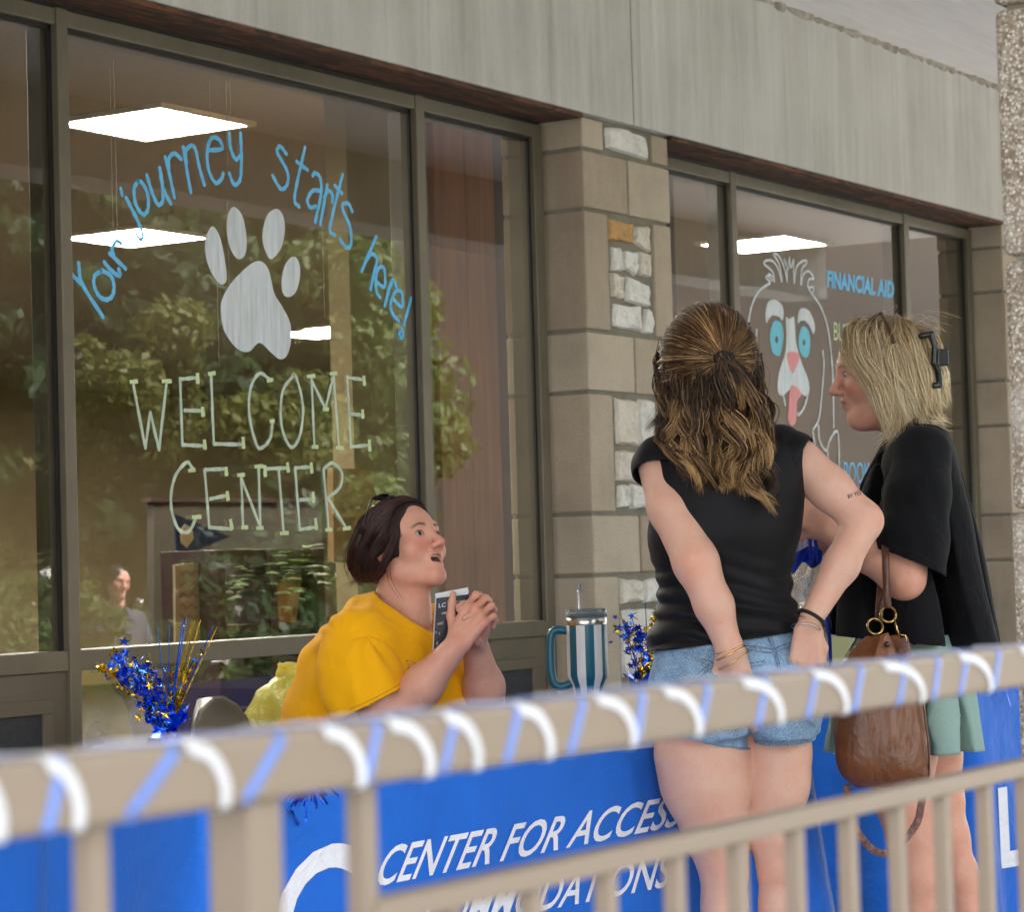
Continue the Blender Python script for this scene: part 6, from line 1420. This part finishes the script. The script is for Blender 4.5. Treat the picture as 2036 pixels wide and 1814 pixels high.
    lo2, hi2 = bounds([L(560,1160), L(950,1160), L(760,1520)], .03); lo2[1], hi2[1] = -.30, .30; v, q = nets(sh, lo2, hi2, .0062)
    nc = L(792,1200,.0); nn = _n(L(790,1165,.0)-L(800,1225,-.02)); nn = _n(np.array((.573,-.10,.82)))
    v, q = open_cut(v, q, [(L(760,1520), (0,0,-1), None), (L(790,1206,.0), nn, lambda P: np.linalg.norm((P-L(800,1215,-.01))*np.array((1,.85,.9)), axis=1) < .15)])
    sf_ = lambda P: chain(P, sn, [.070,.076,.082,.088], .05) - .0032*np.sin(np.arctan2(P[:,1]+.19, P[:,0]-L(740,1330)[0])*5 + P[:,2]*20) - .004*vn(P, 20, 9)
    lo3, hi3 = bounds(sn, .11); v2, q2 = nets(sf_, lo3, hi3, .005); a_, b_ = L(694,1420,-.2), L(800,1367,-.2); ns_ = np.cross(b_-a_, (0,1,0)); ns_ = ns_ if ns_[2] < 0 else -ns_
    v2, q2 = open_cut(v2, q2, [((a_+b_)/2, ns_, None)])
    sg = [L(872,1262,.12), L(905,1325,.10), L(925,1370,.08)]; v3, q3 = nets(lambda P: chain(P, sg, [.075,.078,.080], .04) - .004*vn(P, 20, 4), *bounds(sg, .10), .006); v3, q3 = open_cut(v3, q3, [(L(922,1362,.08), _n(sg[2]-sg[1]), None)])
    shirt = np_obj('shirt', [(v, q), (v2, q2), (v3, q3)], YEL, root); md = shirt.modifiers.new('t', 'SOLIDIFY'); md.thickness = .003; md.offset = 1
    cs = Caster([shirt]); NAVY = pm('navy_print', lin(26,58,128), .8, .05); SEAMY = pm('yellow_seam', lin(206,130,4), .9, .05)
    def cast_text(name, body_, q4, mat, off=.003):
        tv, tf = text_mesh(body_, .01); tv, tf = subdiv(tv, tf, .3); u0, u1 = tv[:,0].min(), tv[:,0].max(); hh = max(.6, tv[:,1].max()); q4 = np.array(q4, float); P = []; last = None
        for p in tv:
            u, t_ = (p[0]-u0)/(u1-u0), p[1]/hh; b = q4[0]+(q4[1]-q4[0])*u; tp = q4[3]+(q4[2]-q4[3])*u; h, _ = cs(*(b+(tp-b)*t_), off); last = h if h is not None else last; P.append(last)
        if P[0] is None: return
        fig_obj(name, MB().add(P, tf), mat, shirt, False)
    cast_text('lettering', 'NEW YORK C', [(806,1322), (858,1336), (860,1326), (806,1312)], NAVY); cast_text('lettering', 'BULL', [(808,1350), (866,1352), (866,1327), (808,1327)], NAVY)
    ch = [[(812,1205),(842,1240),(866,1210)]]
    seam('hem_stitching', [[(697,1411),(730,1396),(765,1378),(796,1360)]], cs, .002, SEAMY, shirt, .0035)
    nk = [L(735,1172,-.085), L(752,1185,-.10), L(785,1215,-.105), L(822,1240,-.10), L(850,1236,-.07), L(866,1212,-.03)]
    # hair drawn back to the nape
    HC = hc + Rh @ (np.array((0,-.012,.027))*HS); R2 = Rh; HR = np.array((.0880,.120,.098))*HS
    K0, K1, K2 = lin(40,23,20), lin(62,36,29), lin(92,54,40)
    def mass(P):
        q_ = (P-HC) @ R2; h_ = (P-hc) @ Rh/HS; d = ell(q_, (0,0,0), HR-.004); d = smin(d, ell(P, L(724,1108,.0), (.042,.050,.062)), .03)
        fc = ell(h_, (0,.110,-.018), (.0815,.093,.112)); d = smax(d, -fc, .010); jw = ell(h_, (0,.055,-.085), (.10,.085,.052)); d = smax(d, -jw, .01)
        return d - .003*vn(P, 60, 2)
    v, q = nets(mass, HC-np.array((.16,.14,.18)), HC+np.array((.15,.14,.14)), .0045); hb = np_obj('hair', [(v, q, np.tile(np.array(K0), (len(v),1)))], HAIRB, root); S = []
    nape = L(708,1138,-.02); nd = _n(((nape-HC) @ R2)/HR); cols = [(K0,K1), (K1,K1), (K1,K2), (K0,K0), (K2,K1)]
    def slerp(a, b, t_):
        w_ = math.acos(max(-1, min(1, a @ b))); return (math.sin((1-t_)*w_)*a + math.sin(t_*w_)*b)/max(math.sin(w_), 1e-6)
    for k in range(2600):
        a = rnd.uniform(-2.0, 2.0); y0 = .74 - .50*abs(a)/2.0 + rnd.uniform(-.14,.06); v0 = _n((math.sin(a), y0*1.15, math.cos(a)*.95)); lift = rnd.uniform(.97,1.035); bul = rnd.uniform(-.01,.04); pts = []
        for t_ in np.linspace(0, 1, 20): pts.append(HC + R2 @ (slerp(v0, nd, t_)*HR*(lift + bul*math.sin(3.14*t_))))
        if (ell((np.array(pts)-hc) @ Rh/HS, (0,.110,-.018), (.0775,.087,.106)) < -.001).any(): continue
        P = np.array(pts) + np.outer(np.sin(np.linspace(0, rnd.uniform(3,7), 20)), [rnd.gauss(0,.0014) for _ in range(3)]); c0, c1 = rnd.choice(cols); kk = np.linspace(0,1,20)[:,None]; S.append((P, rnd.uniform(.7,1.4), (np.array(c0)*(1-kk)+np.array(c1)*kk)*rnd.uniform(.8,1.25)))
    for g, n_ in (([(772,1128,-.088),(768,1150,-.088),(775,1172,-.09),(800,1205,-.10)], 2), ([(705,1110,-.02),(694,1135,-.03),(690,1150,-.03)], 12), ([(720,1150,-.03),(700,1160,-.03),(688,1168,-.02)], 9), ([(735,1060,-.08),(712,1105,-.075),(715,1150,-.05),(728,1168,-.03)], 60), ([(715,1050,-.05),(698,1095,-.045),(702,1140,-.03),(720,1166,-.02)], 60), ([(755,1075,-.088),(735,1120,-.085),(730,1158,-.06)], 60), ([(790,1060,-.098),(772,1100,-.098),(752,1140,-.088),(735,1162,-.065)], 60)):
        S += lock([L(*p) for p in g], n_, .004, .005, rnd, cols, .002, .12, 16, .6)
    strands('strands', S, HAIR, hb, .00090)
    LENS = NT('dark_lens'); LENS.base((.02,.02,.02)); LENS.set(Roughness=.05, Specular_IOR_Level=.8)
    up = lambda x, y, zz: hc + Rh @ (np.array((x, y-.012, zz+.004))*HS)
    sg_ = MB()
    for s in (-1, 1):
        c_ = [up(s*.034 + .026*math.cos(t_), .018 + .016*math.sin(t_), .130 - .004*math.cos(t_)**2) for t_ in np.linspace(0, 6.2832, 21)]; sg_.tube(c_, .0022, 6, caps=False)
        sg_.tube(catmull([up(s*.062,.014,.126), up(s*.080,-.010,.085), up(s*.084,-.028,.045), up(s*.082,-.034,.020)], 6), .0022, 6)
    sg_.tube([up(-.009,.024,.131), up(.009,.024,.131)], .0022, 6); g_ = obj('sunglasses', sg_, BLACKPL, root, True, True)
    for s in (-1, 1): obj('lens', MB().add([up(s*.034 + .025*math.cos(t_), .018 + .015*math.sin(t_), .130) for t_ in np.linspace(0, 6.2832, 17)[:-1]], [tuple(range(16))]), LENS.m, g_, False, True)
    rg = hF[4][1]; ax = _n(hF[5][1]-hF[5][0]); u_ = _n(np.cross(ax, (0,1,.3))); w2 = np.cross(ax, u_); mid = (hF[5][0]+hF[5][1])/2
    obj('ring', MB().tube([mid + (u_*math.cos(t_)+w2*math.sin(t_))*.0098 for t_ in np.linspace(0,6.2832,17)], .0014, 5, caps=False), SILV, root, True, True)
    return root, f
SEA, FS_ = seated()
# ------------------------------------------------------------------ booklet held in the hands
def booklet():
    W = lambda x, y, a: at(x, y, 6.15 + a); aF, aB = -.205, -.19
    A, B, C_, D = W(868,1190,aF), W(934,1182,aF+.02), W(905,1300,aF+.02), W(861,1312,aF)
    root = thing('booklet', (A+B+C_+D)/4 - np.array((0,0,.06)), 'dark folded booklet with white lettering held by the seated woman', 'booklet')
    t = NT('booklet_cover'); f_ = t.noise(t.coord(), 30, 3); t.base(t.ramp(f_, [(.4, lin(44,46,54)), (.75, lin(66,68,76))])); t.set(Roughness=.3); PAPER = pm('paper', lin(226,226,230), .7, .03)
    n = _n(np.cross(B-A, D-A)); n = n if n @ ray(900,1250) < 0 else -n
    obj('cover', MB().prism([A,B,C_,D], (0,0,0), tuple(-n*.0012)), t.m, root)
    A2, B2 = A + np.array((0,0,.004)) - n*.010, B + np.array((0,0,.009)) - n*.012; obj('page_block', MB().prism([A2, B2, C_ - n*.008, D - n*.008], tuple(n*.006), (0,0,0)), PAPER, root)
    obj('back_cover', MB().prism([A2 - n*.001 + (0,0,.006), B2 - n*.001 + (0,0,.006), C_ - n*.010, D - n*.010], (0,0,0), tuple(-n*.0012)), PAPER, root)
    def txt(body, u0, v0, u1, v1):
        tv, tf = text_mesh(body, .01); a, b = tv[:,0].min(), tv[:,0].max(); h = max(.7, tv[:,1].max()); P = []
        for p in tv:
            u = u0+(u1-u0)*(p[0]-a)/(b-a); v = v0+(v1-v0)*p[1]/h; P.append((A*(1-u)+B*u)*(1-v)+(D*(1-u)+C_*u)*v + n*.0008)
        obj('lettering', MB().add(P, tf), PAPER, root)
    txt('LC', .08,.16,.30,.09); txt('CENTER FOR', .36,.12,.86,.09); txt('ACCESS', .36,.155,.75,.13)
    txt('CENTER FOR', .2,.28,.75,.245); txt('ACCESS', .34,.335,.66,.30); txt('AND', .40,.385,.58,.355); txt('ACCOMMODATIONS', .08,.445,.85,.41)
    rb = random.Random(2); mb = MB()
    for k in range(26):
        u, v = rb.uniform(.05,.95), rb.uniform(.55,.98); s = rb.uniform(.03,.09); c_ = lambda uu, vv: (A*(1-uu)+B*uu)*(1-vv)+(D*(1-uu)+C_*uu)*vv + n*.0008
        mb.add([c_(min(1,max(0,u+s*math.cos(a)*rb.uniform(.5,1))), min(1,max(.5,v+.5*s*math.sin(a)*rb.uniform(.5,1)))) for a in np.linspace(0,6.28,8)[:-1]], [tuple(range(7))])
    obj('photo_print', mb, pm('grey_print', lin(150,152,158), .4, .4, 60), root)
booklet()
# ================================================================== last small things
# yellow plastic bag behind the seated woman
f9 = Fig(545, 6.75); L9 = f9.L
t = NT('yellow_film'); t.base(lin(232,222,92)); t.set(Roughness=.22, Subsurface_Weight=.4, Subsurface_Scale=.05, Specular_IOR_Level=.7); t.bump(t.noise(t.coord(), 18, 5, .65, 1.5), .9, .03); YF = t.m
rb9 = thing('plastic_bag', f9.base, 'knotted yellow plastic bag behind the seated woman', 'bag', None, YAW)
bg9 = lambda P: smin(smin(ell(P, L9(572,1470,0), (.125,.11,.145)), ell(P, L9(590,1395,0), (.07,.07,.07)), .05), .5, .01) - .012*np.abs(vn(P, 26, 3)) - .006*vn(P, 50, 4)
v, q = nets(bg9, L9(470,1610,-.16), L9(650,1330,.16), .007); np_obj('body', [(v, q)], YF, rb9)
ear9 = lambda P: smin(chain(P, [L9(592,1385,0), L9(578,1345,-.01), L9(556,1322,-.02)], [.012,.034,.008], .02, (1,.35,1)), chain(P, [L9(592,1385,0), L9(600,1350,.01), L9(590,1330,.01)], [.012,.026,.008], .02, (1,.4,1)), .01) - .006*vn(P, 40, 5)
v, q = nets(ear9, L9(540,1400,-.06), L9(625,1305,.06), .005); np_obj('knot', [(v, q)], YF, rb9)
# papers in the blonde woman's hand
PAPER = pm('white_paper', lin(228,228,232), .75, .02)
W5 = lambda x, y, a: at(x, y, 5.84 + a)
pp = thing('paper', W5(1640,1040,.02), 'white sheet of paper held up by the blonde woman', 'paper')
obj('sheet', MB().prism([W5(1618,972,.03), W5(1706,952,.03), W5(1712,985,.03), W5(1660,1110,.03), W5(1612,1120,.03)], (0,0,0), (0,.0012,0)), PAPER, pp)
# clear drawstring bag with blue cords between the two standing women
cb_ = thing('drawstring_bag', W5(1598,1330,-.02), 'clear plastic drawstring bag with blue cords between the standing women', 'bag')
t = NT('clear_film'); t.base((.85,.87,.9)); t.set(Roughness=.15, Transmission_Weight=.9, IOR=1.15, Alpha=.55, Specular_IOR_Level=.7); t.bump(t.noise(t.coord(), 22, 5, .6, 2), .9, .03); CF = t.m
rw = random.Random(17)
def film(u, v): 
    x = 1562 + 92*u; y = 1112 + 240*v; a = -.05 + .02*math.sin(u*9+v*4) + .012*math.sin(v*17+u*5); p = W5(x, y, a); return tuple(p)
o = obj('film', MB().grid(film, 24, 40), CF, cb_, True); 
BLUEC = pm('blue_cord', lin(24,60,190), .7, .1, 40, .3, 200)
obj('top_trim', MB().grid(lambda u, v: tuple(W5(1565+70*u, 1092 + 6*math.sin(u*7) + 44*v*(.8+.2*math.sin(u*11)), -.062 + .012*math.sin(u*13+v*3))), 20, 8), BLUEC, cb_, True)
for x0, x1, y0, y1 in ((1600,1612,1015,1110), (1608,1626,1015,1120), (1626,1632,1200,1330), (1640,1652,1200,1330)): obj('cord', MB().tube(catmull([W5(x0,y0,-.07), W5((x0+x1)/2+3,(y0+y1)/2,-.075), W5(x1,y1,-.07)], 5), .0042, 7), BLUEC, cb_, True)
obj('cord_knot', MB().lathe([(0,-.008),(.009,-.003),(.009,.003),(0,.008)], W5(1632,1262,-.075), 10), BLUEC, cb_, True)
pr9 = thing('paper_packet', W5(1600,1075,-.02), 'striped paper packet with red and black print inside the clear bag', 'packet')
obj('sheet', MB().prism([W5(1588,1008,-.03), W5(1625,1008,-.03), W5(1622,1110,-.03), W5(1580,1110,-.03)], (0,0,0), (0,.002,0)), PAPER, pr9)
mb = MB(); 
for k in range(4): mb.ribbon([W5(1592+9*k,1010,-.033), W5(1585+9*k,1108,-.033)], .0022, (0,-1,0))
obj('stripe', mb, pm('red_print', lin(190,60,60), .7, .05), pr9)
# woman standing outside on the path; she shows mirrored in the welcome window
def bystander():
    m = at(232, 1158, 19.4); pos = np.array((m[0], 2*YG - m[1], -.40)); hz = m[2] - pos[2]
    root = thing('person', pos, 'dark-haired woman in a grey shirt mirrored in the welcome window', 'person', None, math.radians(18)); rnd = random.Random(77)
    base = np.array(lin(214,160,142)); c = np.array((0, 0, hz)); R = rot(0, math.radians(-4), math.radians(10))
    parts = []
    fn = lambda P: smin(head_sdf((P-c) @ R, 1, .2, .3, True), cone(P, c + (0,-.02,-.06), c + (0,-.01,-.20), .05, .055), .03)
    v, q = nets(fn, c-np.array((.13,.15,.24)), c+np.array((.13,.15,.15)), .006); parts.append((v, q, head_col((v-c) @ R, base, lin(176,96,92), lin(70,46,34), .6)))
    for s in (-1, 1):
        ch = [c + (s*.18,0,-.29), c + (s*.23,.03,-.56), c + (s*.04,.26,-.52)]; w_ = ch[2]; hp = hand_parts(w_, (-s*.8,.5,.1), (0,.6,.8), .95, (.4,.4,.4,.4), (.3,.2), s)
        fa = lambda P: smin(chain(P, ch, [.048,.042,.028], .02), hand_sdf(P, hp), .012); v, q = nets(fa, *bounds(ch + [x[1] for x in hp], .06), .007); parts.append((v, q, np.tile(base, (len(v),1))))
        lg = [c*0 + (s*.09,0,.88), c*0 + (s*.10,.02,.48), c*0 + (s*.10,0,.09)]; v, q = nets(lambda P: chain(P, lg, [.09,.06,.04], .03), *bounds(lg, .11), .012); parts.append((v, q, np.tile(base, (len(v),1))))
    parts += eyeballs(R, c, lin(60,42,30)); np_obj('body', parts, SKIN, root)
    secs = fine([(hz-.19,0,-.01,.07,.06), (hz-.25,0,0,.17,.09), (hz-.32,0,0,.20,.11), (hz-.5,0,0,.185,.12), (hz-.66,0,0,.17,.11), (hz-.82,0,0,.19,.12)], 30)
    sh = lambda P: smin(smin(loft(P, secs), chain(P, [c+(.17,0,-.28), c+(.215,.02,-.45)], [.06,.062], .02), .03), chain(P, [c+(-.17,0,-.28), c+(-.215,.02,-.45)], [.06,.062], .02), .03) - .004*vn(P, 14, 3)
    v, q = nets(sh, c-np.array((.32,.2,.84)), c+np.array((.32,.2,-.17)), .009); np_obj('shirt', [(v, q)], knit('grey_jersey', lin(72,76,90), .3), root)
    v, q = nets(lambda P: smin(chain(P, [c*0+(-.09,0,.88), c*0+(-.10,.02,.48), c*0+(-.10,0,.07)], [.108,.075,.055], .03), chain(P, [c*0+(.09,0,.88), c*0+(.10,.02,.48), c*0+(.10,0,.07)], [.108,.075,.055], .03), .02), np.array((-.25,-.16,.03)), np.array((.25,.16,1.0)), .012); np_obj('trousers', [(v, q)], DENIM_D, root)
    for s in (-1, 1):
        v, q = nets(lambda P: smax(ell(P, (s*.10,.05,.035), (.045,.13,.045)), .004-P[:,2], .005), np.array((s*.10-.07,-.10,-.01)), np.array((s*.10+.07,.20,.10)), .009); np_obj('shoe', [(v, q)], DARK, root)
    K = [(lin(34,22,18), lin(58,38,28)), (lin(46,30,22), lin(80,54,38))]; hm = lambda P: smax(smin(ell(P, c+(0,-.02,.035), (.088,.108,.098)), chain(P, [c+(0,-.05,-.05), c+(0,-.06,-.24)], [.085,.09], .03, (1.1,.6,1)), .03), -ell((P-c) @ R, (0,.105,-.03), (.062,.07,.095)), .01)
    v, q = nets(hm, c-np.array((.15,.17,.36)), c+np.array((.15,.14,.16)), .007); hb = np_obj('hair', [(v, q, np.tile(np.array(K[0][0]), (len(v),1)))], HAIR, root); S = []
    for k in range(16):
        a = -2.6 + 5.2*k/15; p0 = c + (math.sin(a)*.04, -.02, .13); S += lock([p0, c + (math.sin(a)*.092, -.02-.08*math.cos(a)*.5, .05), c + (math.sin(a)*.10, -.05, -.10), c + (math.sin(a)*.11, -.04, -.28)], 26, .006, .008, rnd, K, .006, .14, 16, 1.2)
    strands('strands', S, HAIR, hb, .0012)
bystander()
